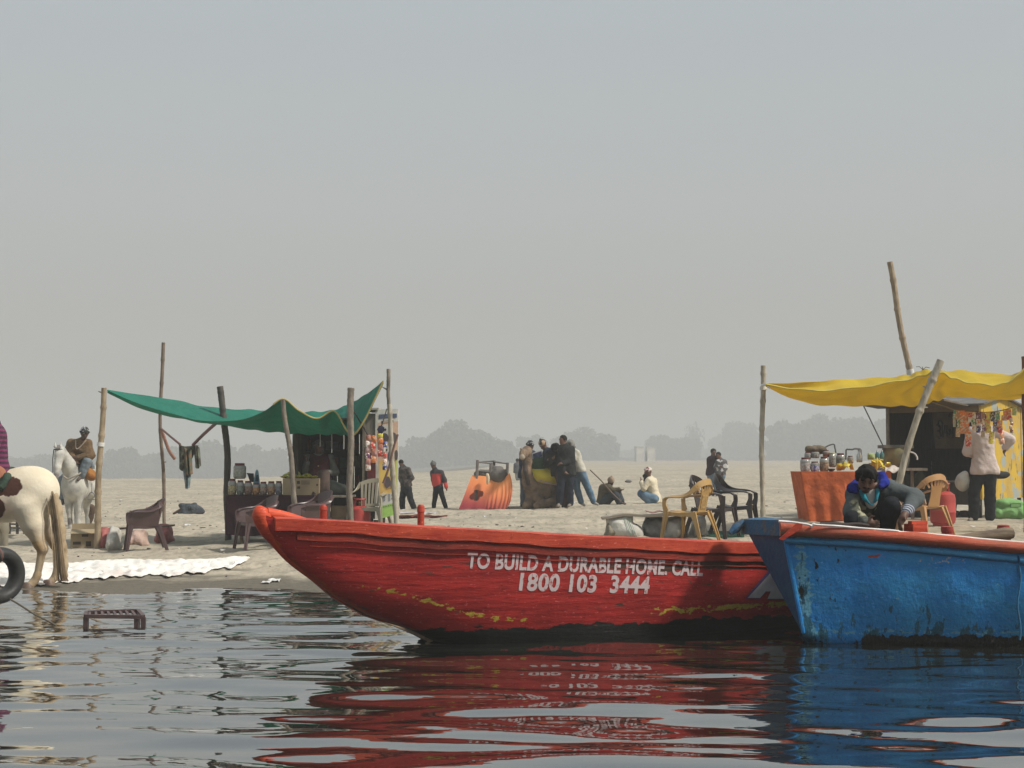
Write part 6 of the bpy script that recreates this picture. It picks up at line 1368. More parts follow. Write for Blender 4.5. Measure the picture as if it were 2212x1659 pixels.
# ---- small litter and stones on the sand
rgl = np.random.default_rng(77); lt_ = MB(); ps = MB()
for k in range(420):
    x = rgl.uniform(-40, 2250); y = 1105 + 150 * rgl.random() ** .8 if k % 2 else 1055 + 100 * rgl.random(); p = onground(x, y, 17); s_ = .008 + .02 * rgl.random() ** 2
    if p[1] > 18.6: ps.blob(p + (0, 0, s_ * .3), (s_ * 1.4, s_, s_ * .6), jit=.15, seed=k, n=6)
solo('pebbles', ps, mat('dark_pebble', (.15, .125, .095)), 'small dark stones and twigs scattered over the sand', 'pebbles', kind='stuff')
for k in range(150):
    x = rgl.uniform(-40, 2250); y = 1060 + 140 * rgl.random(); p = onground(x, y, 18); s_ = .02 + .05 * rgl.random() ** 2
    if p[1] < 18.6: continue
    a_ = rgl.random() * 6.28; lt_.add([p + (s_ * math.cos(a_ + b_) * f_, s_ * math.sin(a_ + b_) * f_, .015 + .03 * rgl.random()) for b_, f_ in ((0, 1), (1.3, .6), (2.6, 1.1), (4.4, .8))], [(0, 1, 2), (0, 2, 3)])
solo('litter', lt_, mat('white_scrap', (.62, .60, .56), c2=(.45, .36, .28), scale=3), 'pale paper and plastic scraps scattered over the sand', 'litter', kind='stuff', smooth=False)
for k, (vx, vy, sz, lab) in enumerate(((593, 1257, .07, 'white plastic scrap at the water edge left of the red boat'), (575, 1261, .05, 'small white scrap floating by the water edge'), (1355, 1131, .05, 'white scrap on the sand left of the tan chair'), (1238, 1088, .06, 'white scrap below the feet of the man in jeans'), (1050, 1118, .06, 'white scrap on the sand below the orange saddle cloth'), (1728, 1099, .09, 'yellow and white scrap left of the orange table'), (404, 1136, .07, 'white scrap below the dropped slate jacket'), (438, 1142, .05, 'dark lump of sand right of the dropped jacket'), (545, 1206, .09, 'dark green scrap at the right end of the white sheet'))):
    p = onground(vx, vy, 16.5); g_ = [[p + np.array((u * sz, v_ * sz * 1.2, .02 + .25 * sz * vnoise(np.array([u * 4 + k]), np.array([v_ * 4.]), k)[0])) for u in np.linspace(-1, 1, 8)] for v_ in np.linspace(-1, 1, 6)]
    solo('scrap', MB().grid(g_, .006), mat('white_plastic', (.70, .69, .66)) if k < 5 or k == 6 else (mat('yellow_scrap', (.62, .56, .28)) if k == 5 else mat('dark_scrap', (.05, .06, .04))), lab, 'litter')
# ================================================================ people and animals
skin = mat('brown_skin', (.13, .065, .038), c2=(.10, .05, .03), rough=.55, scale=9, bump=.1)
darkskin = mat('dark_skin', (.075, .038, .025), c2=(.055, .03, .02), rough=.55, scale=9, bump=.1)
hairm = mat('black_hair', (.008, .007, .007), c2=(.014, .012, .011), rough=.75, scale=30, bump=.5, bscale=60, spec=.12)
def U(v): v = np.array(v, float); return v / (np.linalg.norm(v) + 1e-9)
def basis(f, up=(0, 0, 1)):
    f = U(f); r = U(np.cross(f, up)); u = np.cross(r, f); return f, r, u
def hand(sd_, wr, dr, s, curl=.5, side=1, nrm=None):
    """palm, four unequal bent fingers and a thumb from the side of the palm"""
    f = U(dr); n_ = U(nrm) if nrm is not None else U(np.cross(f, (0.3, 1, .2))); r = U(np.cross(n_, f)); n_ = np.cross(f, r)
    pc_ = wr + f * .045 * s
    sd_.cap(wr, wr + f * .02 * s, .026 * s, .028 * s, k=.02).cap(pc_ - r * .022 * s, pc_ + r * .022 * s, .022 * s, .022 * s, k=.02).cap(wr + f * .03 * s, wr + f * .08 * s, .026 * s, .026 * s, k=.02)
    for i, (o_, ln) in enumerate(((-.030, .062), (-.010, .074), (.011, .070), (.030, .055))):
        b = wr + f * .088 * s + r * o_ * s; d1 = U(f + n_ * curl * .6); d2 = U(f + n_ * curl * 1.9)
        m_ = b + d1 * ln * .55 * s; sd_.cap(b, m_, .0105 * s, .0095 * s, k=.006).cap(m_, m_ + d2 * ln * .5 * s, .0095 * s, .0075 * s, k=.004)
    tb = wr + f * .03 * s - r * .03 * side * s; t1 = tb + U(f * .6 - r * side * .8 + n_ * .3) * .038 * s; sd_.cap(tb, t1, .013 * s, .011 * s, k=.01).cap(t1, t1 + U(f - r * side * .2 + n_ * .5) * .03 * s, .011 * s, .008 * s, k=.005)
def person(label, J, s=1.0, face=(0, -1, 0), hup=(0, 0, 1), jacket=None, trousers=None, shoes=None, hair='short', hat=None, vox=.016, skinm=skin, coat_len=.08, loose=.018, group=None, detail=False, nhand=(None, None), curl=.5, extra=None, sleeves=1.0, root=None, hem=0, noise=.007):
    J = {k: np.array(v, float) for k, v in J.items()}
    f, r, u = basis(face, hup); hd = J['hd']
    zmin = min(J[k][2] for k in J if k[:2] in ('an', 'to', 'pv'))
    t = thing('person', label, 'person', (J['pv'][0], J['pv'][1], min(zmin - .06 * s, J['pv'][2])) if root is None else root, group)
    b = SD(.035 * s)
    HM = Matrix((tuple(r), tuple(f), tuple(u))).transposed()
    # head: skull, jaw, brow, nose, lips, ears, eye sockets
    b.ell(hd + u * .022 * s - f * .008 * s, (.076 * s, .094 * s, .088 * s), HM); b.ell(hd - u * .045 * s + f * .022 * s, (.056 * s, .062 * s, .062 * s), HM, k=.03 * s); b.ell(hd - u * .088 * s + f * .052 * s, (.026 * s, .022 * s, .02 * s), HM, k=.02 * s)
    b.cap(hd + f * .083 * s + u * .012 * s, hd + f * .104 * s - u * .030 * s, .010 * s, .015 * s, k=.012 * s)
    b.cap(hd + f * .082 * s + u * .022 * s - r * .035 * s, hd + f * .082 * s + u * .022 * s + r * .035 * s, .012 * s, k=.012 * s)
    b.cap(hd + f * .080 * s - u * .055 * s - r * .018 * s, hd + f * .080 * s - u * .055 * s + r * .018 * s, .010 * s, k=.008 * s)
    for q in (1, -1):
        b.ell(hd + f * .090 * s + u * .002 * s + r * q * .032 * s, (.016 * s, .012 * s, .010 * s), HM, k=.008 * s, sub=True)
        b.ell(hd + r * q * .078 * s - u * .005 * s - f * .01 * s, (.010 * s, .020 * s, .032 * s), HM, k=.01 * s)
    nb_ = J['nk']; b.cap(hd - u * .05 * s - f * .02 * s, nb_, .050 * s, .058 * s)
    ch = J['ch']; pv = J['pv']; sl, sr = J['shL'], J['shR']
    def torso(q, g=0, low=None):
        q.cap(nb_ - (nb_ - ch) * .1, ch, .06 * s + g, .10 * s + g, k=.06 * s); q.cap(sl, sr, .062 * s + g, k=.05 * s)
        ax = U(sl - sr); q.cap(ch + ax * .055 * s, pv + ax * .045 * s, .112 * s + g, .098 * s + g, k=.05 * s); q.cap(ch - ax * .055 * s, pv - ax * .045 * s, .112 * s + g, .098 * s + g, k=.05 * s)
    def arm(q, S_, g=0, fr=1.0):
        a, e_, w_ = J['sh' + S_], J['el' + S_], J['wr' + S_]; q.cap(a, e_, .052 * s + g, .042 * s + g, k=.03 * s)
        if fr > 0: q.cap(e_, e_ + (w_ - e_) * fr, .041 * s + g, .029 * s + g * (1.0), k=.02 * s)
    def leg(q, S_, g=0, fr=1.0):
        h_, k_, a = J['hp' + S_], J['kn' + S_], J['an' + S_]; q.cap(h_, k_, .085 * s + g, .056 * s + g, k=.035 * s); q.cap(k_, k_ + (a - k_) * .3, .054 * s + g, .056 * s + g, k=.02 * s)
        q.cap(k_ + (a - k_) * .3, k_ + (a - k_) * fr, .056 * s + g, (.036 * s + g * 1.3), k=.02 * s)
    torso(b); b.cap(J['hpL'], J['hpR'], .095 * s, k=.05 * s)
    for S_ in 'LR':
        arm(b, S_); leg(b, S_); b.cap(J['an' + S_], J['to' + S_], .036 * s, .024 * s, k=.02 * s)
        dr = J.get('hn' + S_); dr = J['wr' + S_] - J['el' + S_] if dr is None else dr - J['wr' + S_]
        hand(b, J['wr' + S_], dr, s * 1.05, curl, 1 if S_ == 'L' else -1, nhand[0 if S_ == 'L' else 1])
    bdy = sdpart('body', b, skinm, t, min(vox, .011) if detail else vox)
    if trousers is not None:
        q = SD(.03 * s); tl = loose * 1.1; q.cap(J['hpL'], J['hpR'], .098 * s + tl, k=.05 * s); q.cap(J['pv'], (J['hpL'] + J['hpR']) / 2, .10 * s + tl, k=.04 * s)
        for S_ in 'LR': leg(q, S_, tl, .97)
        sdpart('trousers', q, trousers, t, vox, noise=noise, nsc=14)
    if jacket is not None:
        q = SD(.03 * s); torso(q, loose); dn = U(J['pv'] - J['ch']); ax = U(sl - sr)
        if coat_len: q.cap(pv + ax * .06 * s, pv + ax * .07 * s + dn * coat_len * s, .105 * s + loose * 1.3, .105 * s + loose * 1.3 + hem, k=.05 * s); q.cap(pv - ax * .06 * s, pv - ax * .07 * s + dn * coat_len * s, .105 * s + loose * 1.3, .105 * s + loose * 1.3 + hem, k=.05 * s); q.ell(pv + dn * (coat_len + .16) * s, (.4, .4, .115), k=.02, sub=True)
        for S_ in 'LR': arm(q, S_, loose, sleeves)
        sdpart('jacket', q, jacket, t, vox, noise=noise, nsc=14)
    if shoes is not None:
        for S_ in 'LR':
            q = SD(.02 * s); a, o_ = J['an' + S_], J['to' + S_]; q.cap(a - (0, 0, .02 * s), o_, .042 * s, .034 * s); q.cap(a - (0, 0, .03 * s), a + (a - o_) * .25 - (0, 0, .03 * s), .036 * s)
            sdpart('shoe', q, shoes, t, vox)
    if hair:
        q = SD(.02 * s); q.ell(hd + u * .034 * s - f * .018 * s, (.086 * s, .094 * s, .090 * s), HM); q.ell(hd + f * .075 * s - u * .045 * s, (.075 * s, .075 * s, .085 * s), HM, sub=True); q.ell(hd - u * .11 * s, (.12 * s, .14 * s, .06 * s), HM, sub=True)
        if hair == 'fringe':
            for a in (-.05, -.03, -.01, .012, .034, .052): q.cap(hd + u * .09 * s + f * .055 * s + r * a * .6 * s, hd + u * (.030 + .012 * math.sin(a * 90)) * s + f * .088 * s + r * a * s, .022 * s, .010 * s, k=.012)
            for qs in (1, -1): q.cap(hd + r * qs * .078 * s + u * .05 * s, hd + r * qs * .078 * s - u * .012 * s + f * .01 * s, .022 * s, .012 * s, k=.015)
        sdpart('hair', q, hairm, t, min(vox, .012), noise=.007, nsc=38)
    if hat is not None:
        kind, hm = hat; q = SD(.02 * s)
        if kind == 'cap': q.ell(hd + u * .048 * s - f * .010 * s, (.093 * s, .105 * s, .082 * s), HM); q.ell(hd - u * .085 * s, (.14 * s, .15 * s, .10 * s), HM, sub=True)
        elif kind == 'beanie': q.ell(hd + u * .058 * s - f * .015 * s, (.094 * s, .105 * s, .100 * s), HM); q.ell(hd - u * .075 * s + f * .02 * s, (.14 * s, .15 * s, .10 * s), HM, sub=True); q.cap(hd + u * .15 * s - f * .02 * s, hd + u * .165 * s - f * .02 * s, .03 * s)
        elif kind == 'turban':
            q.ell(hd + u * .070 * s - f * .01 * s, (.085 * s, .09 * s, .08 * s), HM)
            for k in range(9):
                a = k * .7; q.cap(hd + u * (.035 + .012 * (k % 4)) * s + (r * math.cos(a) + f * math.sin(a)) * .075 * s, hd + u * (.05 + .014 * ((k + 1) % 4)) * s + (r * math.cos(a + .9) + f * math.sin(a + .9)) * .078 * s, .030 * s, k=.012)
        elif kind == 'wrap':
            q.ell(hd + u * .05 * s - f * .010 * s, (.096 * s, .106 * s, .090 * s), HM); q.ell(hd - u * .05 * s - f * .035 * s, (.088 * s, .085 * s, .09 * s), HM); q.ell(hd + f * .09 * s - u * .03 * s, (.060 * s, .075 * s, .075 * s), HM, sub=True)
        sdpart('headwear', q, hm, t, min(vox, .014), noise=.003, nsc=25)
    if extra: extra(t, J, f, r, u, s)
    return t
def JV(d, T):
    """joints from measured positions; third number is distance behind (+) or before (-) the person's own plane"""
    return {k: W(v_[0], v_[1], d + (v_[2] if len(v_) > 2 else 0)) for k, v_ in T.items()}
def fit(T, Z): return {k: (*Z(v_[0], v_[1]), *(v_[2:])) for k, v_ in T.items()}
jeans = cloth('blue_jeans', (.07, .13, .20), (.13, .20, .27), scale=7, bump=.7); dkt = cloth('dark_trousers', (.018, .020, .024), bump=.7); blk = cloth('black_jacket', (.022, .024, .024), (.014, .015, .016), bump=1)
shoe = mat('grey_shoe', (.22, .19, .16)); shoed = mat('dark_shoe', (.05, .04, .035)); redshoe = mat('red_shoe', (.35, .04, .04))
# ---- the man squatting in the blue boat
dB = 12.95
gm_, t_, b_ = newmat('grey_printed_jacket'); n = t_.nodes; l = t_.links
def an(nm):
    q = n.new('ShaderNodeAttribute'); q.attribute_name = nm; return q.outputs['Fac']
co = n.new('ShaderNodeTexCoord'); q1 = n.new('ShaderNodeTexNoise'); q1.inputs['Scale'].default_value = 17; q1.inputs['Detail'].default_value = 5; l.new(co.outputs['Object'], q1.inputs['Vector']); mr = n.new('ShaderNodeMapRange'); mr.inputs[1].default_value = .46; mr.inputs[2].default_value = .56; l.new(q1.outputs[0], mr.inputs[0])
cm = pmix(n, l, mr.outputs[0], (.07, .075, .05), (.36, .34, .22)); cc = pmix(n, l, an('pattern'), (.065, .078, .080), cm); cc = pmix(n, l, an('yoke'), cc, (.02, .022, .028)); wv = n.new('ShaderNodeMath'); wv.operation = 'SINE'; ml = n.new('ShaderNodeMath'); ml.operation = 'MULTIPLY'; l.new(an('cuffpos'), ml.inputs[0]); ml.inputs[1].default_value = 260; l.new(ml.outputs[0], wv.inputs[0])
gt0 = n.new('ShaderNodeMath'); gt0.operation = 'GREATER_THAN'; l.new(wv.outputs[0], gt0.inputs[0]); gt0.inputs[1].default_value = .1; c2_ = pmix(n, l, gt0.outputs[0], (.04, .05, .08), (.38, .40, .44)); cc = pmix(n, l, an('cuff'), cc, c2_)
l.new(cc, b_.inputs['Base Color']); b_.inputs['Roughness'].default_value = .9; q2 = n.new('ShaderNodeTexNoise'); q2.inputs['Scale'].default_value = 14; l.new(co.outputs['Object'], q2.inputs['Vector']); bp = n.new('ShaderNodeBump'); bp.inputs['Strength'].default_value = .8; bp.inputs['Distance'].default_value = .02; l.new(q2.outputs[0], bp.inputs['Height']); l.new(bp.outputs[0], b_.inputs['Normal'])
def Z10(x, y): return (1782.9 + .13230 * x, 960.0 + .13230 * y)      # close view of this man
JB = JV(dB, fit({'hd': (668, 560, -.10), 'nk': (735, 690, .10), 'ch': (720, 900, .16), 'pv': (700, 1290, .36), 'shL': (1000, 720, .06), 'shR': (480, 800, .06), 'elL': (1460, 870, .02), 'wrL': (1290, 1150, -.22), 'hnL': (1200, 1330, -.26), 'elR': (430, 1100, -.02), 'wrR': (640, 1270, -.2), 'hnR': (780, 1300, -.24),
     'hpL': (820, 1330, .30), 'hpR': (580, 1330, .30), 'knL': (1080, 1000, -.10), 'knR': (450, 1230, -.12), 'anL': (1000, 1400, .0), 'toL': (1080, 1450, -.16), 'anR': (560, 1420, .0), 'toR': (480, 1460, -.14)}, Z10))
def boatman(t, J, f, r, u, s):
    # printed jacket with its own pattern areas
    hd = J['hd']; q = SD(.03); g = .022
    sl, sr, ch, pv, nb_ = J['shL'], J['shR'], J['ch'], J['pv'], J['nk']; ax = U(sl - sr)
    q.cap(sl, sr, .062 + g, k=.05).cap(ch + ax * .055, pv + ax * .045, .115 + g, .10 + g, k=.05).cap(ch - ax * .055, pv - ax * .045, .115 + g, .10 + g, k=.05).cap(nb_, ch, .05 + g, .10 + g, k=.05)
    q.cap(pv - ax * .08, pv + ax * .08 - (0, 0, .05), .11 + g, k=.05)
    q.cap(sl, J['elL'], .056 + g, .050 + g).cap(J['elL'], J['elL'] + (J['wrL'] - J['elL']) * .85, .052 + g, .036 + g * .7); q.cap(sr, J['elR'], .056 + g, .050 + g).cap(J['elR'], J['wrR'], .050 + g, .032 + g * .7)
    q.ell(nb_ + u * .06 + f * .10 - (0, 0, .03), (.055, .09, .11), None, sub=True)
    def pat(V): cx = (V[:, 0] - ch[0]); return sstep(.23, .20, np.abs(cx)) * sstep(ch[2] + .03, ch[2] - .02, V[:, 2]) * sstep(pv[2] + .04, pv[2] + .10, V[:, 2]) * sstep(ch[1] + .05, ch[1] - .0, V[:, 1])
    def yoke(V): d_ = np.linalg.norm(V - (nb_ + np.array((-.02, -.06, -.05))), axis=1); cx = np.abs(V[:, 0] - (ch[0] + .0 + (ch[2] - V[:, 2]) * .05)); zip_ = sstep(.012, .005, cx) * (V[:, 2] < ch[2] + .05); return np.maximum(sstep(.135, .125, d_), zip_)
    wa = J['wrL']; wd = U(J['wrL'] - J['elL'])
    def cpos(V): return (V - wa) @ wd
    def cuff(V): d_ = np.linalg.norm((V - wa) - ((V - wa) @ wd)[:, None] * wd, axis=1); c_ = (V - wa) @ wd; return ((d_ < .11) & (c_ > -.105) & (c_ < .05)).astype(float)
    sdpart('jacket', q, gm_, t, .011, noise=.010, nsc=9, attrs={'pattern': pat, 'yoke': yoke, 'cuffpos': cpos, 'cuff': cuff})
    hb_ = SD(.03); 
    # royal blue hood lying on both shoulders
    P = lambda x, y, dy: W(*Z10(x, y), dB + dy)
    hb_.cap(P(920, 510, .10), P(980, 640, .02), .040, .045).cap(P(920, 520, .14), P(760, 560, .24), .04, .05).cap(P(940, 650, -.02), P(905, 690, -.05), .040, .025).cap(P(760, 560, .24), P(560, 620, .18), .05, .05).cap(P(520, 640, .10), P(430, 720, .02), .045, .045).cap(P(440, 720, .0), P(500, 760, -.05), .04, .025)
    sdpart('hood', hb_, cloth('royal_blue_lining', (.018, .03, .26), (.010, .016, .12), bump=.8, bscale=14), t, .011, noise=.004)
    sh = SD(.02); sh.ell(P(745, 870, .005), (.062, .035, .10)); sdpart('shirt', sh, cloth('pale_grey_shirt', (.46, .45, .42)), t, .010)
    co_ = SD(.015); co_.cap(P(850, 760, -.02), P(830, 900, -.045), .024, .014).cap(P(590, 780, -.02), P(645, 890, -.04), .028, .018).cap(P(645, 890, -.04), P(740, 985, -.045), .018, .007).cap(P(830, 900, -.035), P(770, 985, -.045), .014, .007)
    sdpart('collar', co_, cloth('turquoise_collar', (.03, .26, .33), (.02, .19, .26)), t, .009)
    # face: moustache, brows, closed eyes, beard shadow
    F_ = lambda a, b, c: hd + r * a + u * b + f * c; bdy = [c_ for c_ in bpy.data.objects if c_.parent == t and c_.name.startswith('body')][0]; jk = [c_ for c_ in bpy.data.objects if c_.parent == t and c_.name.startswith('jacket')][0]
    part('moustache', MB().tube([F_(-.030, -.047, .086), F_(-.012, -.040, .100), F_(.012, -.040, .100), F_(.030, -.047, .086)], [.005, .009, .009, .005], 7), hairm, bdy)
    for q_ in (1, -1):
        part('eyebrow', MB().tube([F_(q_ * .016, .024, .094), F_(q_ * .036, .029, .088), F_(q_ * .054, .022, .076)], [.005, .006, .003], 6), hairm, bdy)
        part('eyelid', MB().tube([F_(q_ * .020, .001, .088), F_(q_ * .034, -.003, .086), F_(q_ * .048, .001, .076)], [.003, .005, .003], 6), mat('eyelid_shadow', (.03, .015, .012), bump=0), bdy)
    part('mouth', MB().tube([F_(-.018, -.060, .090), F_(0, -.062, .095), F_(.018, -.060, .090)], [.003, .005, .003], 6), mat('lips', (.13, .05, .04), bump=0), bdy)
    bd_ = SD(.01).ell(F_(0, -.092, .050), (.036, .030, .020), Matrix((tuple(r), tuple(f), tuple(u))).transposed()); sdpart('beard', bd_, mat('beard_shadow', (.03, .02, .016)), t, .008)
person('man squatting in the blue boat, head bowed, grey printed jacket with blue hood', JB, 1.0, face=(-.14, -1, -.48), hup=(.05, -.35, 1), jacket=None, trousers=dkt, shoes=None, hair='fringe', vox=.013, detail=True, extra=boatman, nhand=(None, (0, -1, 0)), curl=.8, loose=.022)
# ---- the man at the yellow kiosk, seen from behind
a = onground(2122, 1122); d = 27.9; print('man', a, W(2122, 1122, d)[2], G(a[0], d))
pinks_ = cloth('pale_pink_shirt', (.56, .47, .44), (.48, .40, .37), bump=1, bscale=7)
J = JV(d, fit({'hd': (870, 830, 0), 'nk': (880, 925, 0), 'ch': (890, 1050, 0), 'pv': (915, 1400, 0), 'shL': (1040, 990, 0), 'shR': (745, 1000, 0), 'elL': (1265, 1095, -.05), 'wrL': (1195, 1200, .0), 'hnL': (1150, 1320, .02), 'elR': (690, 1260, .02), 'wrR': (880, 1310, .30), 'hnR': (940, 1290, .32), 'hpL': (982, 1460, 0), 'hpR': (862, 1465, 0)}, Z9))
J.update(JV(d, fit({'knL': (1895, 560, 0), 'anL': (1895, 800, .04), 'toL': (1895, 825, .16), 'knR': (1745, 570, -.02), 'anR': (1740, 800, .02), 'toR': (1700, 828, -.08)}, Z8)))
person('man seen from behind in a pale pink shirt and black trousers at the yellow kiosk', J, 1.1, face=(.1, 1, -.1), jacket=pinks_, trousers=dkt, shoes=shoe, coat_len=.13, loose=.040, vox=.018, curl=.9, hem=.035)
# ---- woman in the dark stall
d = 26.0; st_m = cloth('maroon_waistcoat', (.10, .022, .032), (.07, .018, .025)); gry = cloth('grey_sweater', (.22, .22, .20))
J = JV(d, fit({'hd': (943, 645, 0), 'nk': (945, 705, .02), 'ch': (950, 770, .03), 'pv': (950, 960, .05), 'shL': (1035, 735, .02), 'shR': (862, 735, .02), 'elL': (1085, 850, 0), 'wrL': (1010, 850, -.16), 'hnL': (970, 845, -.2), 'elR': (830, 840, 0), 'wrR': (850, 770, -.2), 'hnR': (845, 740, -.22), 'hpL': (990, 1000, .05), 'hpR': (910, 1000, .05), 'knL': (995, 1130, -.0), 'anL': (995, 1215, .05), 'toL': (995, 1228, -.1), 'knR': (905, 1130, 0), 'anR': (905, 1215, .05), 'toR': (905, 1228, -.1)}, Z3))
def vest(t, J, f, r, u, s):
    q = SD(.03); ax = U(J['shL'] - J['shR']); q.cap(J['shL'] - ax * .04, J['shR'] + ax * .04, .075, k=.04); q.cap(J['ch'] + ax * .06, J['pv'] + ax * .05, .145, .14, k=.05); q.cap(J['ch'] - ax * .06, J['pv'] - ax * .05, .145, .14, k=.05); wc_ = sdpart('waistcoat', q, st_m, t, .02, noise=.005)
    for k in range(2): part('button', MB().blob(J['ch'] + np.array((0, -.155, -.06 - .14 * k)), (.014, .008, .014), n=8), mat('brass_button', (.5, .4, .2)), wc_)
person('woman in a maroon waistcoat and patterned headscarf inside the dark stall', J, .95, face=(-.08, -1, -.25), jacket=gry, trousers=dkt, shoes=shoed, hair=None, hat=('wrap', mat('patterned_scarf', (.16, .16, .15), c2=(.04, .05, .05), scale=22)), vox=.018, extra=vest, coat_len=.05)
# ---- two children walking
def walker(lab, T, Z, d, s, face, jm, tm, sm, hair, hat, **kw): return person(lab, JV(d, fit(T, Z)), s, face=face, jacket=jm, trousers=tm, shoes=sm, hair=hair, hat=hat, vox=.02, **kw)
a = onground(877, 1102); d1 = a[1]; print('walker', d1, a)
brnj = mat('patterned_brown_jacket', (.09, .07, .06), c2=(.025, .022, .022), scale=14, contrast=(.42, .56), bump=.8, bscale=9, bdist=.03)
J1 = {'hd': (265, 742), 'nk': (285, 785), 'ch': (300, 850), 'pv': (325, 1000), 'shL': (355, 830, -.08), 'shR': (262, 830, .1), 'elL': (405, 935, -.1), 'wrL': (345, 1010, -.12), 'hnL': (330, 1030, -.12), 'elR': (240, 920, .1), 'wrR': (270, 985, .12), 'hpL': (350, 1070, -.05), 'hpR': (310, 1070, .05), 'knL': (385, 1200, -.05), 'anL': (430, 1325, -.02), 'toL': (455, 1350, -.06), 'knR': (275, 1200, .05), 'anR': (282, 1330, .05), 'toR': (265, 1358, .0)}
walker('child in a patterned dark jacket walking away beside the banner', J1, Z4, d1, 1.2 * .6, (.5, .8, -.2), brnj, dkt, redshoe, 'short', None, loose=.03, coat_len=.12)
redj, t_, b_ = newmat('red_black_hoodie'); n = t_.nodes; l = t_.links; A_ = n.new('ShaderNodeAttribute'); A_.attribute_name = 'top'; l.new(pmix(n, l, A_.outputs['Fac'], (.50, .05, .04), (.03, .025, .03)), b_.inputs['Base Color']); b_.inputs['Roughness'].default_value = .9
a = onground(950, 1101); d2 = a[1]
J2 = {'hd': (685, 775), 'nk': (705, 825), 'ch': (725, 890), 'pv': (745, 1020), 'shL': (785, 865, -.06), 'shR': (675, 870, .06), 'elL': (830, 960, -.08), 'wrL': (852, 1060, -.1), 'hnL': (860, 1110, -.1), 'elR': (680, 960, .1), 'wrR': (690, 1030, .1), 'hpL': (765, 1060, -.05), 'hpR': (730, 1060, .05), 'knL': (805, 1190, -.04), 'anL': (850, 1320, 0), 'toL': (880, 1350, -.04), 'knR': (705, 1190, .05), 'anR': (690, 1320, .05), 'toR': (655, 1345, .0)}
def hoodie(t, J, f, r, u, s):
    q = SD(.03 * s); ax = U(J['shL'] - J['shR']); g = .025
    q.cap(J['shL'], J['shR'], .062 * s + g); q.cap(J['ch'] + ax * .05 * s, J['pv'] + ax * .045 * s, .112 * s + g, .10 * s + g, k=.05); q.cap(J['ch'] - ax * .05 * s, J['pv'] - ax * .045 * s, .112 * s + g, .10 * s + g, k=.05); q.cap(J['nk'], J['ch'], .06 * s + g, .09 * s + g)
    for S_ in 'LR': q.cap(J['sh' + S_], J['el' + S_], .052 * s + g, .042 * s + g); q.cap(J['el' + S_], J['wr' + S_], .042 * s + g, .03 * s + g)
    zz = J['ch'][2] + .03; sdpart('hoodie', q, redj, t, .02, noise=.006, attrs={'top': lambda V: np.maximum(sstep(zz - .03, zz, V[:, 2]), sstep(.10, .13, np.abs(V[:, 0] - J['ch'][0])) * (V[:, 2] > J['wrL'][2] + .12))})
walker('child in a red and black hoodie walking with something in one hand', J2, Z4, d2, .72, (-.75, -.6, -.35), None, dkt, shoed, None, ('beanie', cloth('grey_knit', (.16, .16, .15))), extra=hoodie)
# far walker behind the camel
d3 = 70.; J3 = {'hd': (300, 560), 'nk': (300, 590), 'ch': (295, 620), 'pv': (293, 690), 'shL': (325, 610), 'shR': (270, 610), 'elL': (338, 650), 'wrL': (335, 690), 'elR': (258, 655), 'wrR': (262, 700), 'hpL': (305, 700), 'hpR': (285, 700), 'knL': (312, 755), 'anL': (318, 805), 'toL': (335, 812), 'knR': (288, 755), 'anR': (288, 805), 'toR': (300, 815)}
person('distant person in a dark jacket walking far behind the camel', JV(onground(*Z5(300, 820))[1], fit(J3, Z5)), 1.0, face=(.6, .6, 0), jacket=cloth('slate_jacket', (.09, .10, .11)), trousers=cloth('grey_trousers', (.22, .24, .25)), shoes=shoed, vox=.035, noise=0)
# ---- camel, kneeling
dc = onground(1165, 1096)[1]; print('camel', dc)
C5 = lambda x, y, dy=0: W(*Z5(x, y), dc + dy)
cf = mat('camel_fur', (.26, .18, .115), c2=(.11, .075, .05), rough=.95, scale=5, bump=1, bscale=22, bdist=.03)
cam_ = thing('camel', 'brown dromedary camel kneeling on the sand under yellow and green blankets', 'camel', C5(560, 1180))
q = SD(.08); q.ell(C5(640, 940, .15), (.42, .34, .36)).ell(C5(540, 960, .0), (.26, .26, .34)).ell(C5(760, 960, .6), (.36, .34, .36)).ell(C5(700, 760, .4), (.30, .26, .30))
q.cap(C5(520, 960, -.05), C5(455, 870, -.2), .20, .16).cap(C5(455, 870, -.2), C5(420, 720, -.28), .16, .115).cap(C5(420, 720, -.28), C5(430, 560, -.28), .115, .10).cap(C5(430, 560, -.28), C5(430, 470, -.30), .10, .10)
q.cap(C5(425, 430, -.30), C5(380, 465, -.46), .125, .10, k=.05).cap(C5(380, 465, -.46), C5(362, 510, -.56), .10, .075, k=.04).cap(C5(362, 500, -.58), C5(362, 530, -.58), .05, .045, k=.03)
for a, b in ((345, 400), (462, 405)): q.cap(C5(a, b + 18, -.28), C5(a - (8 if a < 400 else -10), b - 12, -.26), .03, .018, k=.03)
for a, b in ((338, 445), (440, 450)): q.ell(C5(a + 10, b, -.42), .03, k=.03)
q.cap(C5(470, 1060, -.12), C5(410, 1160, -.35), .12, .085, k=.05).cap(C5(410, 1165, -.35), C5(560, 1170, .0), .075, .06, k=.04).cap(C5(560, 1040, -.2), C5(620, 1120, -.25), .14, .10, k=.05).cap(C5(550, 1165, -.40), C5(780, 1100, -.25), .085, .10, k=.04).cap(C5(560, 1165, -.35), C5(700, 1175, -.1), .07, .06, k=.04).cap(C5(780, 1080, .3), C5(800, 1160, .3), .2, .12)
def muzz(V): return sstep(.13, .08, np.linalg.norm(V - C5(362, 505, -.60), axis=1))
sdpart('body', q, cf, cam_, .022, noise=.008, nsc=10)
part('muzzle_patch', MB().blob(C5(362, 508, -.625), (.062, .035, .06), n=12), mat('pale_muzzle', (.46, .40, .31)), cam_)
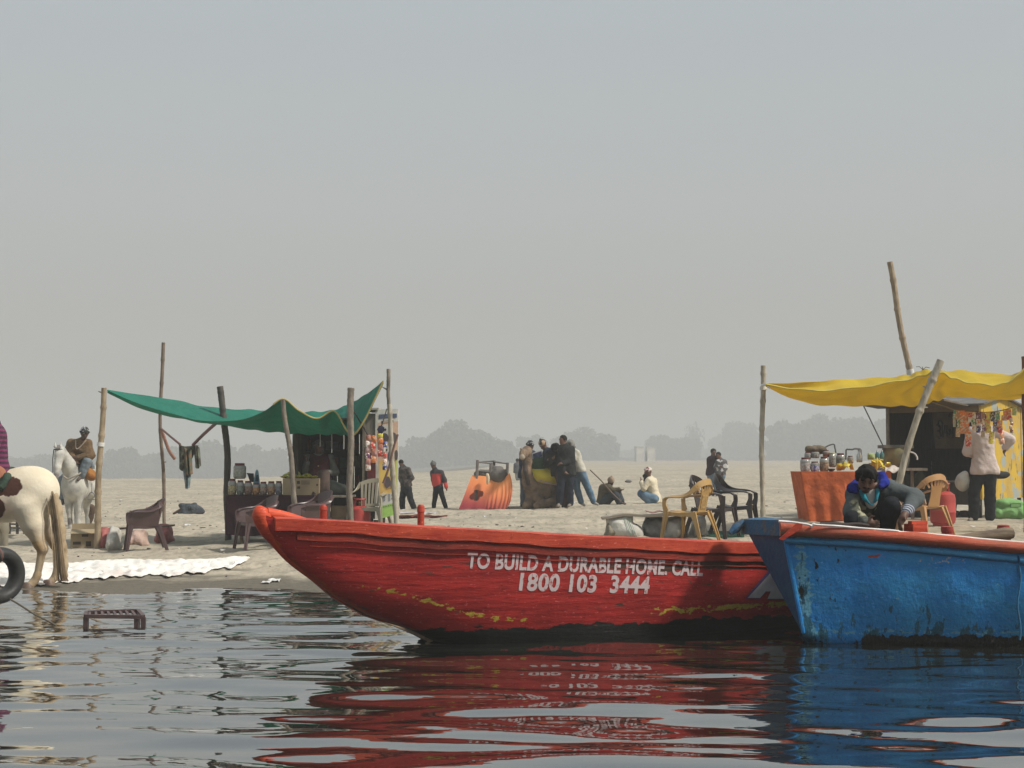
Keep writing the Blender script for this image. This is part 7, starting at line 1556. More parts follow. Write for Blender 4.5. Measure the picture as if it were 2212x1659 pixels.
for a in (342, 434): part('eye', MB().blob(C5(a, 446, -.51 if a < 400 else -.46), (.022, .018, .02), n=8), mat('eye_dark', (.01, .008, .008), rough=.2, bump=0), cam_)
sdpart('beard', SD(.04).cap(C5(400, 580, -.34), C5(405, 700, -.40), .075, .05).cap(C5(405, 700, -.4), C5(440, 860, -.36), .06, .05), mat('dark_beard_fur', (.055, .038, .028), bump=1, bscale=25), cam_, .022, noise=.01)
yb = SD(.04).ell(C5(650, 760, .02), (.46, .32, .21)).cap(C5(520, 700, -.05), C5(640, 800, -.16), .08).cap(C5(640, 800, -.16), C5(800, 850, -.1), .07)
sdpart('yellow_blanket', yb, cloth('yellow_blanket_cloth', (.60, .50, .05), (.50, .40, .045), bump=1, bscale=6), cam_, .025, noise=.014, nsc=7)
part('blanket_hem', MB().tube(catmull([C5(520, 745, -.16), C5(580, 810, -.24), (C5(680, 850, -.26)), C5(830, 880, -.2)], 20), .022, 6), cloth('pale_pink_hem', (.48, .36, .31)), cam_)
sdpart('green_blanket', SD(.04).ell(C5(600, 620, .05), (.27, .24, .20)), cloth('green_blanket_cloth', (.022, .055, .028), (.035, .07, .03), bump=1), cam_, .025, noise=.010)
sdpart('orange_blanket', SD(.03).ell(C5(800, 740, -.05), (.10, .12, .22)), cloth('orange_blanket_cloth', (.42, .20, .04)), cam_, .022, noise=.008)
ck = thing('cushion_board', 'blue and white panel on top of the saddle of the camel', 'panel', C5(570, 560, .1))
part('panel', MB().prism([C5(495, 455, .0), C5(628, 415, .0), C5(650, 540, .0), C5(500, 560, .0)][::-1], (0, .12, 0)), mat('white_panel', (.55, .56, .58)), ck, smooth=False)
part('picture', MB().add([C5(503, 468, -.006), C5(618, 430, -.006), C5(632, 500, -.006), C5(508, 532, -.006)], [(0, 1, 2, 3)]), mat('navy_panel', (.02, .03, .08), c2=(.05, .07, .14), scale=14, contrast=(.5, .6)), ck, smooth=False)
# man holding the camel from behind, only head cloth and pale wrap to be seen
J = JV(dc + .55, fit({'hd': (470, 365), 'nk': (450, 440), 'ch': (430, 520), 'pv': (420, 720), 'shL': (500, 470), 'shR': (375, 480), 'elL': (530, 600), 'wrL': (510, 680, -.1), 'elR': (360, 600), 'wrR': (380, 700), 'hpL': (440, 760), 'hpR': (390, 760), 'knL': (430, 970), 'anL': (430, 1140), 'toL': (430, 1160, -.15), 'knR': (385, 970), 'anR': (375, 1140), 'toR': (345, 1165, -.12)}, Z5))
person('man standing behind the camel neck with a checked cloth on his head', J, 1.0, face=(-.3, -1, -.3), jacket=cloth('navy_shawl', (.03, .04, .07)), trousers=mat('striped_wrap', (.20, .26, .32), c2=(.08, .10, .14), scale=4, stretch=(9, 9, .6), bump=.5), shoes=shoed, hair='short', hat=('turban', mat('checked_cloth', (.45, .46, .47), c2=(.02, .02, .02), scale=24, contrast=(.40, .46))), vox=.022, loose=.03)
# people around the camel
P5 = lambda T, dd=0: JV(dc + dd, fit(T, Z5))
Jm = P5({'hd': (905, 285), 'nk': (930, 355), 'ch': (950, 440), 'pv': (965, 660), 'shL': (1015, 410, .04), 'shR': (890, 400, .0), 'elL': (1035, 560, -.02), 'wrL': (900, 590, -.24), 'hnL': (860, 600, -.28), 'elR': (870, 540, -.06), 'wrR': (920, 700, -.2), 'hnR': (950, 725, -.22), 'hpL': (1000, 710), 'hpR': (900, 710), 'knL': (1000, 930), 'anL': (1010, 1130), 'toL': (980, 1165, -.15), 'knR': (875, 930, -.05), 'anR': (855, 1125), 'toR': (840, 1165, -.14)}, -.55)
navyt = cloth('navy_track_trousers', (.018, .022, .035)); 
person('tall bareheaded man in a black jacket standing against the camel', Jm, 1.02, face=(-.75, -.65, -.05), jacket=blk, trousers=navyt, shoes=shoe, hair='short', vox=.018, loose=.028, coat_len=.12, curl=.8)
Jm = P5({'hd': (640, 350), 'nk': (690, 420), 'ch': (740, 470), 'pv': (850, 640), 'shL': (760, 430, .15), 'shR': (680, 460, -.08), 'elL': (800, 560, .1), 'wrL': (700, 600, .0), 'elR': (680, 560, -.14), 'wrR': (720, 620, -.2), 'hpL': (870, 700, .08), 'hpR': (850, 700, -.05), 'knL': (900, 930, .08), 'anL': (930, 1130, .1), 'toL': (900, 1160, .0), 'knR': (900, 930, -.1), 'anR': (940, 1130, -.1), 'toR': (900, 1160, -.15)}, -.15)
person('boy in a tan and black woollen cap leaning over the camel', Jm, .95, face=(-.6, -.5, -.6), jacket=cloth('navy_hood_jacket', (.02, .024, .035)), trousers=cloth('maroon_trousers', (.06, .025, .03)), shoes=shoed, hair=None, hat=('beanie', mat('tan_black_knit', (.40, .27, .18), c2=(.03, .025, .02), scale=5, contrast=(.48, .52))), vox=.02, loose=.03)
Jm = P5({'hd': (800, 380), 'nk': (810, 450), 'ch': (800, 520), 'pv': (850, 700), 'shL': (860, 480, .1), 'shR': (730, 500, -.05), 'elL': (860, 600, .0), 'wrL': (760, 560, -.15), 'elR': (690, 610, -.1), 'wrR': (760, 540, -.25), 'hpL': (900, 740, .05), 'hpR': (860, 740, -.08), 'knL': (920, 950, .1), 'anL': (960, 1140, .1), 'toL': (940, 1165, .0), 'knR': (910, 950, -.1), 'anR': (930, 1140, -.1), 'toR': (900, 1170, -.15)}, -.35)
person('hooded person in black bending over the camel beside the tall man', Jm, .95, face=(-.3, .2, -.9), hup=(0, -.7, .7), jacket=cloth('black_hoodie', (.016, .016, .017)), trousers=cloth('maroon_trousers', (.06, .025, .03)), shoes=shoed, hair=None, hat=('wrap', cloth('black_hoodie', (.016, .016, .017))), vox=.02, loose=.035)
Jm = P5({'hd': (1010, 345, .1), 'nk': (1030, 410, .1), 'ch': (1060, 490, .1), 'pv': (1110, 650, .05), 'shL': (1085, 460, -.02), 'shR': (1010, 460, .2), 'elL': (1040, 540, -.12), 'wrL': (970, 560, -.1), 'elR': (960, 540, .2), 'wrR': (900, 580, .15), 'hpL': (1150, 710, -.02), 'hpR': (1090, 710, .1), 'knL': (1240, 920, .0), 'anL': (1320, 1110, .05), 'toL': (1375, 1145, .0), 'knR': (1090, 920, .1), 'anR': (1150, 1110, .1), 'toR': (1195, 1155, .05)}, .1)
person('person in a cream sweater and faded jeans leaning forward behind the tall man', Jm, .98, face=(-.9, .2, -.3), jacket=cloth('cream_sweater', (.50, .48, .41), (.40, .38, .32)), trousers=jeans, shoes=mat('white_shoe', (.35, .34, .32)), hair=None, hat=('wrap', mat('grey_print_cap', (.30, .29, .26), c2=(.12, .12, .11), scale=14)), vox=.02, loose=.025)
# man sitting with a stick
a = onground(*Z5(1500, 1150)); ds_ = a[1]; S5 = lambda T: JV(ds_, fit(T, Z5))
olive = cloth('olive_brown_shawl', (.10, .085, .05), (.06, .05, .035))
Js = S5({'hd': (1548, 850), 'nk': (1510, 900, .06), 'ch': (1470, 960, .1), 'pv': (1450, 1090, .12), 'shL': (1520, 920, -.08), 'shR': (1440, 920, .2), 'elL': (1570, 960, -.2), 'wrL': (1650, 945, -.2), 'hnL': (1710, 950, -.18), 'elR': (1550, 1000, .1), 'wrR': (1650, 970, .05), 'hnR': (1700, 950, 0), 'hpL': (1470, 1110, -.05), 'hpR': (1470, 1110, .2), 'knL': (1590, 975, -.18), 'anL': (1660, 1110, -.2), 'toL': (1740, 1140, -.25), 'knR': (1640, 980, .1), 'anR': (1690, 1110, .1), 'toR': (1750, 1135, .08)})
person('old man sitting on the sand hugging his knees, tan woollen cap, dark face', Js, .95, face=(.35, -.85, -.45), jacket=olive, trousers=cloth('slate_wrap', (.05, .06, .07)), shoes=None, hair=None, hat=('beanie', cloth('tan_knit', (.34, .25, .18))), skinm=darkskin, vox=.02, loose=.035)
solo('walking_stick', MB().tube([W(*Z5(1272, 683), ds_ + .1), W(*Z5(1420, 825), ds_ - .1), W(*Z5(1560, 985), ds_ - .34), W(*Z5(1680, 1105), ds_ - .40)], .016, 7), mat('stick_wood', (.16, .11, .075)), 'long stick over the shoulder of the sitting old man', 'stick')
# squatting man in cream
a = onground(*Z5(2080, 1140)); dq = a[1]
cream = cloth('cream_coat', (.64, .57, .43), (.56, .49, .36), bump=1, bscale=10)
Jq = JV(dq, fit({'hd': (2045, 715), 'nk': (2070, 790, .02), 'ch': (2090, 860, .03), 'pv': (2130, 1045, .05), 'shL': (2055, 830, -.14), 'shR': (2120, 830, .18), 'elL': (1990, 930, -.18), 'wrL': (1960, 850, -.10), 'hnL': (1955, 800, -.08), 'elR': (2040, 930, .18), 'wrR': (1980, 870, .1), 'hnR': (1960, 810, .08), 'hpL': (2120, 1070, -.08), 'hpR': (2130, 1070, .14), 'knL': (1950, 1000, -.12), 'anL': (2080, 1120, -.10), 'toL': (1990, 1145, -.12), 'knR': (1960, 990, .14), 'anR': (2090, 1115, .12), 'toR': (2000, 1140, .14)}, Z5))
def scarf(t, J, f, r, u, s): sdpart('scarf', SD(.03).ell(J['hd'] - u * .09 + f * .06, (.085, .085, .06)).ell(J['ch'] + f * .13 + u * .06, (.07, .10, .13)), cloth('black_scarf', (.018, .016, .018)), t, .02, noise=.006)
person('man squatting in a cream coat with a red and white turban', Jq, .95, face=(-.95, .25, 0), jacket=cream, trousers=jeans, shoes=shoe, hair=None, hat=('turban', mat('red_white_turban', (.55, .50, .44), c2=(.18, .03, .03), scale=9, contrast=(.47, .52))), vox=.018, loose=.035, coat_len=.12, extra=scarf)
# couple walking far
a = onground(*Z6(1400, 565)); dp = a[1]; print('couple', dp)
Jc = JV(dp, fit({'hd': (1408, 88), 'nk': (1405, 125), 'ch': (1400, 175), 'pv': (1395, 290), 'shL': (1440, 155), 'shR': (1368, 160), 'elL': (1460, 220, -.1), 'wrL': (1480, 270, -.15), 'elR': (1358, 240), 'wrR': (1352, 320), 'hpL': (1415, 320), 'hpR': (1375, 320), 'knL': (1405, 430), 'anL': (1405, 540), 'toL': (1400, 560, -.12), 'knR': (1372, 430), 'anR': (1372, 535), 'toR': (1362, 555, -.12)}, Z6))
person('man in a dark maroon jacket and jeans, taller of the standing couple', Jc, 1.0, face=(.3, -1, -.2), jacket=cloth('maroon_black_jacket', (.04, .022, .03)), trousers=cloth('pale_jeans', (.10, .16, .21), (.15, .21, .26)), shoes=shoed, hair='short', vox=.024)
Jc = JV(dp, fit({'hd': (1462, 122, -.15), 'nk': (1480, 160, -.15), 'ch': (1490, 205, -.12), 'pv': (1480, 310, -.1), 'shL': (1530, 190, -.1), 'shR': (1455, 190, -.18), 'elL': (1548, 250, -.12), 'wrL': (1520, 310, -.2), 'elR': (1430, 245, -.2), 'wrR': (1470, 240, -.3), 'hpL': (1500, 340, -.1), 'hpR': (1450, 340, -.1), 'knL': (1490, 440, -.1), 'anL': (1478, 545, -.1), 'toL': (1470, 560, -.22), 'knR': (1440, 440, -.1), 'anR': (1450, 545, -.1), 'toR': (1440, 560, -.22)}, Z6))
person('person in a grey and white patterned sweater, shorter of the standing couple', Jc, .95, face=(-.5, -.9, -.2), jacket=mat('grey_white_sweater', (.07, .065, .065), c2=(.45, .44, .43), scale=6, contrast=(.56, .60), bump=.8, bscale=10), trousers=cloth('pale_jeans', (.10, .16, .21)), shoes=shoed, hair='short', vox=.024)
# ================================================================ horses
def patchmat(name, base, base2, patch, dirt=None):
    m, t, b = newmat(name); n = t.nodes; l = t.links; co = n.new('ShaderNodeTexCoord'); q = n.new('ShaderNodeTexNoise'); q.inputs['Scale'].default_value = 4; q.inputs['Detail'].default_value = 5; l.new(co.outputs['Object'], q.inputs['Vector'])
    mr = n.new('ShaderNodeMapRange'); mr.inputs[1].default_value = .4; mr.inputs[2].default_value = .65; l.new(q.outputs[0], mr.inputs[0]); c = pmix(n, l, mr.outputs[0], base, base2)
    for at, col, th in patch:
        A = n.new('ShaderNodeAttribute'); A.attribute_name = at; ad = n.new('ShaderNodeMath'); ad.operation = 'MULTIPLY_ADD'; q3 = n.new('ShaderNodeTexNoise'); q3.inputs['Scale'].default_value = 14; l.new(co.outputs['Object'], q3.inputs['Vector']); l.new(q3.outputs[0], ad.inputs[0]); ad.inputs[1].default_value = .35; l.new(A.outputs['Fac'], ad.inputs[2])
        m2 = n.new('ShaderNodeMapRange'); m2.inputs[1].default_value = th[0]; m2.inputs[2].default_value = th[1]; l.new(ad.outputs[0], m2.inputs[0]); c = pmix(n, l, m2.outputs[0], c, col)
    l.new(c, b.inputs['Base Color']); b.inputs['Roughness'].default_value = .75; b.inputs['Specular IOR Level'].default_value = .25
    bp = n.new('ShaderNodeBump'); bp.inputs['Strength'].default_value = .35; bp.inputs['Distance'].default_value = .01; q4 = n.new('ShaderNodeTexNoise'); q4.inputs['Scale'].default_value = 30; l.new(co.outputs['Object'], q4.inputs['Vector']); l.new(q4.outputs[0], bp.inputs['Height']); l.new(bp.outputs[0], b.inputs['Normal']); return m
# paint horse, near left, facing left
dh = 17.75; H2 = lambda x, y, dy=0: W(*Z2(x, y), dh + dy)
zg_ = lambda p: G(p[0], p[1])
paint = patchmat('paint_horse_coat', (.74, .66, .51), (.66, .57, .42), [('patch', (.075, .028, .018), (.60, .66)), ('tan', (.36, .23, .11), (.35, 1.1))])
ph = thing('horse', 'cream and brown patched horse seen from behind at the left edge', 'horse', H2(200, 1490))
q = SD(.07)
q.ell(H2(215, 700, .0), (.36, .27, .31)).ell(H2(300, 690, .0), (.26, .25, .27)).ell(H2(40, 740, .0), (.42, .28, .31)).ell(H2(-160, 760, .0), (.40, .27, .32)).cap(H2(-60, 640, 0), H2(-330, 640, 0), .20, .20).ell(H2(-330, 760, 0), (.28, .25, .33))
q.cap(H2(-380, 660, 0), H2(-540, 430, 0), .19, .14).cap(H2(-540, 430, 0), H2(-620, 330, 0), .13, .11).cap(H2(-620, 330, 0), H2(-760, 480, 0), .10, .065)
# near hind leg then far hind leg: thigh, gaskin, hock, cannon, fetlock, hoof
q.cap(H2(215, 820, -.13), H2(265, 960, -.14), .20, .135, k=.06).cap(H2(265, 960, -.14), H2(325, 1130, -.14), .125, .070, k=.05).cap(H2(325, 1130, -.14), H2(350, 1165, -.14), .068, .066, k=.02).cap(H2(343, 1180, -.14), H2(305, 1380, -.14), .052, .042, k=.02).cap(H2(305, 1380, -.14), H2(282, 1425, -.14), .050, .048, k=.02).cap(H2(282, 1425, -.14), H2(245, 1462, -.16), .045, .05, k=.02)
q.cap(H2(330, 820, .13), H2(375, 960, .16), .17, .12, k=.06).cap(H2(375, 960, .16), H2(450, 1130, .18), .11, .062, k=.05).cap(H2(450, 1130, .18), H2(470, 1160, .18), .062, .06, k=.02).cap(H2(468, 1170, .18), H2(462, 1350, .18), .050, .040, k=.02).cap(H2(462, 1350, .18), H2(445, 1400, .18), .046, .045, k=.02).cap(H2(445, 1400, .18), H2(415, 1432, .16), .042, .045, k=.02)
for dy in (-.13, .15):
    q.cap(H2(-340, 900, dy), H2(-350, 1130, dy), .10, .062, k=.04).cap(H2(-350, 1130, dy), H2(-350, 1380, dy), .05, .04, k=.02).cap(H2(-350, 1380, dy), H2(-365, 1440, dy), .042, .045, k=.02)
def pat_(V):
    o = np.full(len(V), -1.0)
    for (x, y, rx, rz) in ((96, 655, .135, .115), (20, 705, .05, .04), (-25, 825, .12, .13), (-190, 700, .2, .2)):
        c_ = H2(x, y, -.2); o = np.maximum(o, 1 - np.sqrt(((V[:, 0] - c_[0]) / rx) ** 2 + ((V[:, 2] - c_[2]) / rz) ** 2) * .55)
    return o
def tan_(V): z = V[:, 2]; return .75 * sstep(H2(0, 850)[2], H2(0, 1150)[2], z) * (V[:, 0] > H2(100, 0)[0]) - .05 + .5 * np.exp(-((V[:, 0] - H2(330, 1150)[0]) ** 2 + (z - H2(330, 1150)[2]) ** 2) / .006)
sdpart('body', q, paint, ph, .018, attrs={'patch': pat_, 'tan': tan_})
hoof = mat('hoof', (.20, .13, .09), c2=(.12, .08, .06), rough=.5)
for a, b, dy in ((232, 1482, -.16), (402, 1452, .16)):
    c_ = H2(a, b, dy); z_ = zg_(c_) - .01; part('hoof', MB().lathe([(.075, 0), (.066, .05), (.052, max(.07, c_[2] - z_ + .02))], (c_[0] - .005, c_[1], z_), 14), hoof, ph)
tailm = patchmat('tail_hair', (.42, .33, .21), (.30, .21, .12), [('dark', (.10, .06, .035), (.5, .9))])
ts = SD(.03); TC = [(372, 622, .02), (408, 660, -.02), (440, 740, -.05), (462, 860, -.06), (482, 1000, -.06), (500, 1150, -.06), (512, 1280, -.05), (525, 1385, -.04), (535, 1420, -.04)]; TR = [.045, .05, .055, .065, .07, .066, .056, .04, .015]
for i in range(8): ts.cap(H2(*TC[i]), H2(*TC[i + 1]), TR[i], TR[i + 1], k=.03)
def dk_(V): zt_ = H2(0, 750)[2]; zb_ = H2(0, 1000)[2]; return sstep(zt_, zb_, V[:, 2]) * .8 * sstep(.02, -.05, V[:, 0] - np.interp(-V[:, 2], [-H2(*c_)[2] for c_ in TC], [H2(*c_)[0] for c_ in TC])) 
sdpart('tail', ts, tailm, ph, .014, noise=.010, nsc=16, attrs={'dark': dk_})
st2 = MB()
for k in range(46):
    rgk = np.random.default_rng(k); ox = rgk.normal() * .026; oy = -abs(rgk.normal() * .03) - .05
    P = [H2(c_[0], c_[1], c_[2]) + np.array((ox * w_, oy * w_, 0)) for c_, w_ in zip(TC, (0, .6, .9, 1, 1.1, 1.1, 1.2, 1.3, 1.2 + .5 * rgk.random()))]; st2.tube(catmull(P[1:], 16), np.linspace(.006, .003, 16), 4)
part('tail_strands', st2, mat('tail_strand', (.40, .30, .18), c2=(.14, .09, .05), scale=3), ph)
q = SD(.04); q.ell(H2(40, 625, 0), (.13, .285, .12)).cap(H2(60, 570, -.22), H2(15, 660, -.30), .05).cap(H2(75, 530, 0), H2(110, 525, .05), .05)
sdpart('saddle_cloth', q, cloth('dark_green_cloth', (.025, .055, .04), (.05, .07, .05), bump=1), ph, .016, noise=.008)
# rider with striped sweater
strip_m, t_, b_ = newmat('purple_striped_knit'); n = t_.nodes; l = t_.links; co = n.new('ShaderNodeNewGeometry'); sp = n.new('ShaderNodeSeparateXYZ'); l.new(co.outputs['Position'], sp.inputs[0]); ml = n.new('ShaderNodeMath'); ml.operation = 'MULTIPLY'; l.new(sp.outputs[2], ml.inputs[0]); ml.inputs[1].default_value = 105; si = n.new('ShaderNodeMath'); si.operation = 'SINE'; l.new(ml.outputs[0], si.inputs[0]); mr = n.new('ShaderNodeMapRange'); mr.inputs[1].default_value = -.3; mr.inputs[2].default_value = .6; l.new(si.outputs[0], mr.inputs[0]); l.new(pmix(n, l, mr.outputs[0], (.04, .012, .03), (.16, .022, .08)), b_.inputs['Base Color']); b_.inputs['Roughness'].default_value = .95
J = {'hd': H2(-90, 40, 0), 'nk': H2(-75, 130, 0), 'ch': H2(-62, 260, 0), 'pv': H2(-40, 530, 0), 'shL': H2(-60, 220, .17), 'shR': H2(-55, 220, -.19), 'elL': H2(-110, 380, .26), 'wrL': H2(-200, 470, .12), 'elR': H2(-75, 400, -.3), 'wrR': H2(-190, 480, -.16), 'hpL': H2(-50, 560, .12), 'hpR': H2(-50, 560, -.12), 'knL': H2(-190, 640, .32), 'anL': H2(-150, 880, .36), 'toL': H2(-230, 900, .34), 'knR': H2(-190, 640, -.34), 'anR': H2(-150, 880, -.38), 'toR': H2(-230, 900, -.36)}
person('rider in a purple striped sweater on the patched horse at the left edge', J, 1.0, face=(-1, 0, 0), jacket=strip_m, trousers=cloth('salmon_trousers', (.42, .18, .11)), shoes=shoed, hair='short', vox=.018, loose=.05, coat_len=.04, root=H2(0, 560), noise=.004)
# white horse facing us, with rider
dw = onground(160, 1143)[1]; print('white horse', dw)
Q2 = lambda x, y, dy=0: W(*Z2(x, y), dw + dy)
wh_ = thing('horse', 'white horse standing under its rider beside the leftmost canopy pole', 'horse', Q2(610, 1020))
whm = patchmat('white_horse_coat', (.56, .54, .48), (.32, .31, .28), [('grey', (.16, .14, .13), (.55, .8))])
q = SD(.06)
q.ell(Q2(610, 650, .05), (.27, .30, .34)).ell(Q2(640, 640, .45), (.28, .38, .33)).ell(Q2(690, 640, 1.0), (.30, .40, .34)).cap(Q2(620, 560, .2), Q2(700, 540, 1.1), .22, .22)
q.cap(Q2(610, 600, .0), Q2(560, 480, -.15), .21, .15).cap(Q2(560, 480, -.15), Q2(500, 370, -.28), .15, .10).cap(Q2(492, 365, -.30), Q2(488, 400, -.36), .105, .10, k=.04)
q.cap(Q2(488, 395, -.36), Q2(470, 500, -.50), .095, .07, k=.04).cap(Q2(470, 500, -.50), Q2(456, 580, -.56), .068, .048, k=.03).cap(Q2(456, 580, -.56), Q2(456, 592, -.58), .05, .045, k=.02)
for x in (450, 495): q.cap(Q2(x, 330, -.28), Q2(x + (-2 if x < 470 else 3), 290, -.27), .032, .010, k=.02)
for (x0, x1, dy, yb) in ((560, 580, .0, 1020), (640, 645, -.02, 1005)):
    q.cap(Q2(x0, 740, dy), Q2(x0 + 5, 850, dy), .10, .068, k=.04).cap(Q2(x0 + 5, 850, dy), Q2(x1 - 8, 940, dy), .062, .045, k=.02).cap(Q2(x1 - 8, 940, dy), Q2(x1, yb - 15, dy), .05, .055, k=.02)
for (x0, x1, dy, yb) in ((630, 625, 1.25, 985), (700, 715, 1.2, 990)):
    q.cap(Q2(x0 + 20, 700, dy - .1), Q2(x0, 800, dy), .16, .09, k=.05).cap(Q2(x0, 800, dy), Q2(x1, 880, dy + .06), .08, .055, k=.02).cap(Q2(x1, 880, dy + .06), Q2(x1, yb - 10, dy), .048, .05, k=.02)
def gy(V):
    o = np.full(len(V), -1.)
    for (x, y, dy, r_) in ((456, 592, -.6, .12), (568, 940, -.05, .07), (470, 328, -.38, .06)): o = np.maximum(o, 1 - np.linalg.norm(V - Q2(x, y, dy), axis=1) / r_ * .5)
    return o
sdpart('body', q, whm, wh_, .018, attrs={'grey': gy})
for x, yb, dy in ((580, 1015, -.02), (645, 1000, -.04), (625, 980, 1.22), (715, 985, 1.18)):
    c_ = Q2(x, yb, dy); z_ = zg_(c_) - .01; part('hoof', MB().lathe([(.068, 0), (.058, .05), (.048, max(.07, c_[2] - z_ + .03))], (c_[0], c_[1], z_), 12), mat('pale_hoof', (.38, .35, .30)), wh_)
for x, dy in ((452, -.43), (506, -.40)): part('eye', MB().blob(Q2(x, 428, dy - .02), (.018, .02, .022), n=10), mat('eye_dark', (.01, .008, .008)), wh_)
br = MB(); brm = mat('bridle', (.05, .035, .03))
part('bridle', merge(MB().tube([Q2(440, 352, -.38), Q2(470, 350, -.44), Q2(505, 352, -.38), Q2(530, 375, -.28)], .013, 6), MB().tube([Q2(440, 352, -.38), Q2(430, 430, -.46), Q2(432, 540, -.56)], .010, 6)), brm, wh_)
part('forelock', merge(*[MB().tube([Q2(470 + k * 4, 318, -.33), Q2(460 + k * 8, 345, -.42)], [.016, .006], 5) for k in range(5)]), mat('grey_mane', (.22, .20, .18)), wh_)
part('mane', merge(*[MB().tube([Q2(520 + k * 9, 350 + k * 14, -.22 + k * .02), Q2(545 + k * 8, 380 + k * 15, -.28 + k * .02), Q2(550 + k * 8, 420 + k * 14, -.26 + k * .02)], [.022, .018, .008], 5) for k in range(10)]), mat('pale_mane', (.48, .45, .40)), wh_)
part('breast_strap', MB().tube(catmull([Q2(520, 570, -.30), Q2(560, 590, -.28), Q2(640, 555, -.25), Q2(680, 520, .0)], 14), .016, 6), mat('pale_strap', (.40, .35, .28)), wh_)
sdpart('tail', SD(.03).cap(Q2(745, 830, 1.3), Q2(730, 900, 1.3), .085, .09).cap(Q2(730, 900, 1.3), Q2(720, 990, 1.3), .08, .03), mat('brown_tail', (.14, .09, .06), bump=1), wh_, .02, noise=.01)
sdpart('saddle', SD(.04).ell(Q2(730, 520, .35), (.12, .3, .12)).ell(Q2(750, 510, .5), (.10, .2, .10)), mat('cream_saddle', (.50, .46, .38)), wh_, .022)
sr_ = thing('stirrup', 'steel stirrup hanging beside the orange bag of the white horse', 'stirrup', Q2(748, 760, -.1))
part('strap', MB().tube([Q2(748, 630, -.05), Q2(748, 705, -.1)], .007, 6), mat('steel_cap', (.3, .3, .3)), sr_)
part('iron', MB().tube([Q2(718, 762, -.1), Q2(720, 730, -.1), Q2(735, 707, -.1), Q2(750, 700, -.1), Q2(766, 710, -.1), Q2(776, 735, -.1), Q2(777, 762, -.1), Q2(718, 762, -.1)], .011, 6), mat('steel_cap', (.3, .3, .3)), sr_)
sdsolo('saddle_bag', SD(.04).ell(Q2(735, 555, .0), (.10, .12, .12)).ell(Q2(755, 570, .0), (.085, .1, .09)).cap(Q2(720, 510, 0), Q2(735, 530, 0), .03), cloth('rust_orange_bag', (.34, .15, .04), (.24, .10, .03)), .018, 'rust orange bag hanging from the saddle of the white horse', 'bag', noise=.006)
def shawl(t, J, f, r, u, s):
    q = SD(.05)
    for S_ in 'LR': q.cap(J['sh' + S_] + (0, 0, -.02), J['el' + S_] + (0, 0, -.02), .085, .10).cap(J['el' + S_], (J['ch'] + J['pv']) / 2 - (0, .12, 0), .09, .10)
    q.cap(J['ch'], J['pv'], .17, .17).cap(J['nk'] - (0, 0, .03), J['ch'], .07, .12).ell(J['nk'] + f * .14 - (0, 0, .03), (.06, .12, .12), sub=True)
    sdpart('shawl', q, bpy.data.materials['ochre_brown_shawl'], t, .018, noise=.022, nsc=7)
    part('neckline', MB().tube(catmull([J['nk'] + (-.10, -.10, .01), J['ch'] + (-.03, -.19, .0), J['ch'] + (.03, -.19, .0), J['nk'] + (.11, -.09, .01)], 14), .010, 6), mat('pale_hem', (.45, .40, .33)), t)
J = JV(dw, fit({'hd': (690, 222, -.12), 'nk': (670, 280, .0), 'ch': (655, 340, .08), 'pv': (690, 500, .38), 'shL': (718, 305, .05), 'shR': (580, 300, .05), 'elL': (735, 395, -.05), 'wrL': (640, 420, -.12), 'hnL': (590, 410, -.18), 'elR': (560, 370, .0), 'wrR': (610, 440, -.12), 'hnR': (640, 470, -.16), 'hpL': (720, 500, .32), 'hpR': (620, 510, .35), 'knL': (712, 450, -.10), 'anL': (668, 560, -.10), 'toL': (635, 600, -.22), 'knR': (510, 600, .05), 'anR': (510, 740, .12), 'toR': (515, 795, .02)}, Z2))
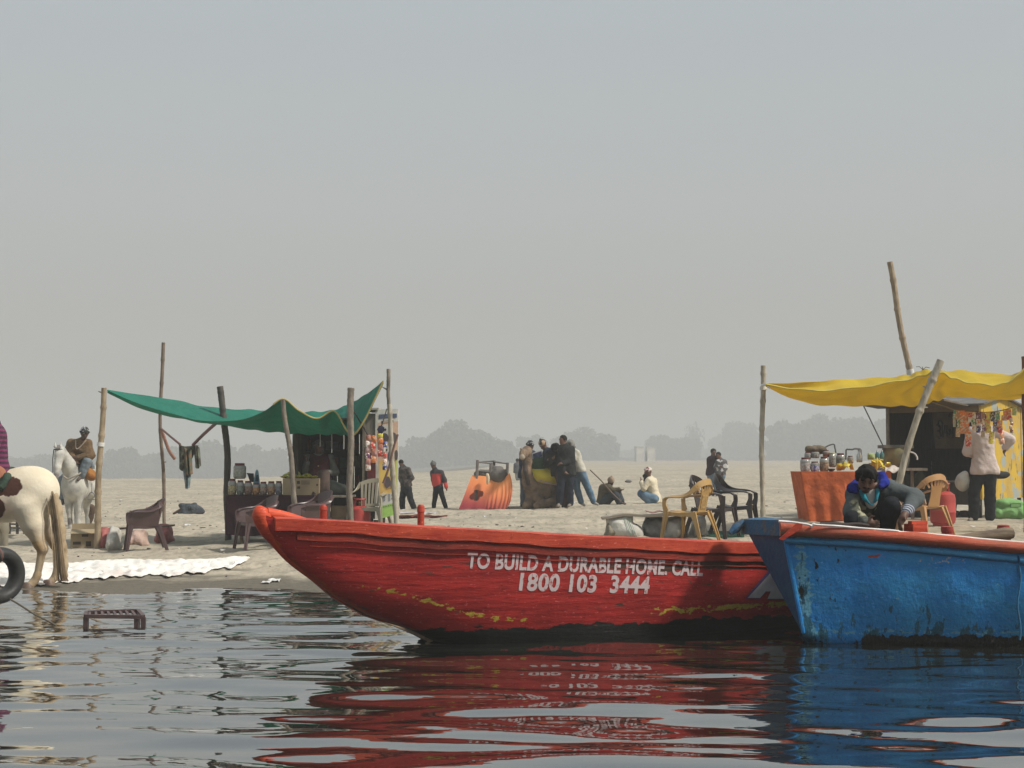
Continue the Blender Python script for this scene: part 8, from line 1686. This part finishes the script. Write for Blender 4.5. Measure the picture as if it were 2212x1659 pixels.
person('rider in a brown shawl and checked headcloth bent forward on the white horse', J, .98, face=(.35, -1, -.45), jacket=cloth('ochre_brown_shawl', (.17, .105, .055), (.10, .065, .035), bump=1), trousers=cloth('grey_blue_jeans', (.20, .24, .27)), shoes=mat('brown_boot', (.09, .07, .06)), hair=None, hat=('turban', mat('checked_cloth', (.45, .46, .47), c2=(.02, .02, .02))), skinm=darkskin, vox=.018, loose=.034, extra=shawl, coat_len=.02, root=Q2(690, 505, .3))
# foreleg of another pale horse and a low slatted cot behind the patched horse
d4 = onground(8, 1178)[1]; R2_ = lambda x, y, dy=0: W(*Z2(x, y), d4 + dy)
h3 = thing('horse', 'pale horse mostly beyond the left edge, one foreleg showing', 'horse', R2_(20, 1130))
q = SD(.06).ell(R2_(-60, 860, 0), (.30, .27, .33)).ell(R2_(-280, 860, 0), (.5, .28, .33)).ell(R2_(-480, 850, 0), (.32, .28, .34)).cap(R2_(0, 830), R2_(90, 700, .3), .1, .08)
q = SD(.06).ell(R2_(-60, 850, 0), (.32, .27, .33)).ell(R2_(-290, 860, 0), (.5, .28, .33)).ell(R2_(-500, 850, 0), (.32, .28, .34))
for x, dy in ((35, -.12), (15, .15), (-540, -.12), (-560, .14)): q.cap(R2_(x - 20, 900, dy), R2_(x + 10, 1010, dy), .11, .065, k=.04).cap(R2_(x + 10, 1010, dy), R2_(x + 8, 1130, dy), .048, .05, k=.02)
q.cap(R2_(-560, 800), R2_(-700, 560), .16, .12).cap(R2_(-700, 560), R2_(-800, 680), .10, .06)
sdpart('body', q, mat('cream_horse_coat', (.50, .45, .34), c2=(.36, .31, .23), scale=4), h3, .022)
sdpart('saddle_cloth', SD(.03).ell(R2_(-60, 790, 0), (.25, .3, .22)), cloth('maroon_saddle_cloth', (.12, .03, .03)), h3, .025)
d5 = onground(40, 1160)[1]; c5 = lambda x, y, dy=0: W(*Z2(x, y), d5 + dy)
ct_ = thing('bench', 'dark low slatted bench behind the hind legs of the patched horse', 'bench', c5(130, 1040))
for y in (930, 960, 990): part('slat', MB().tube([c5(60, y), c5(205, y + 5)], .022, 4), darkw, ct_)
for x in (75, 140, 198): part('leg', MB().tube([c5(x, 925, .02), c5(x + 2, 1042, .02)], .03, 4), darkw, ct_)
part('seat', MB().box((c5(130, 928, .3) + np.array((0, 0, 0))), ((c5(205, 0)[0] - c5(60, 0)[0]), .5, .04)), darkw, ct_, smooth=False)
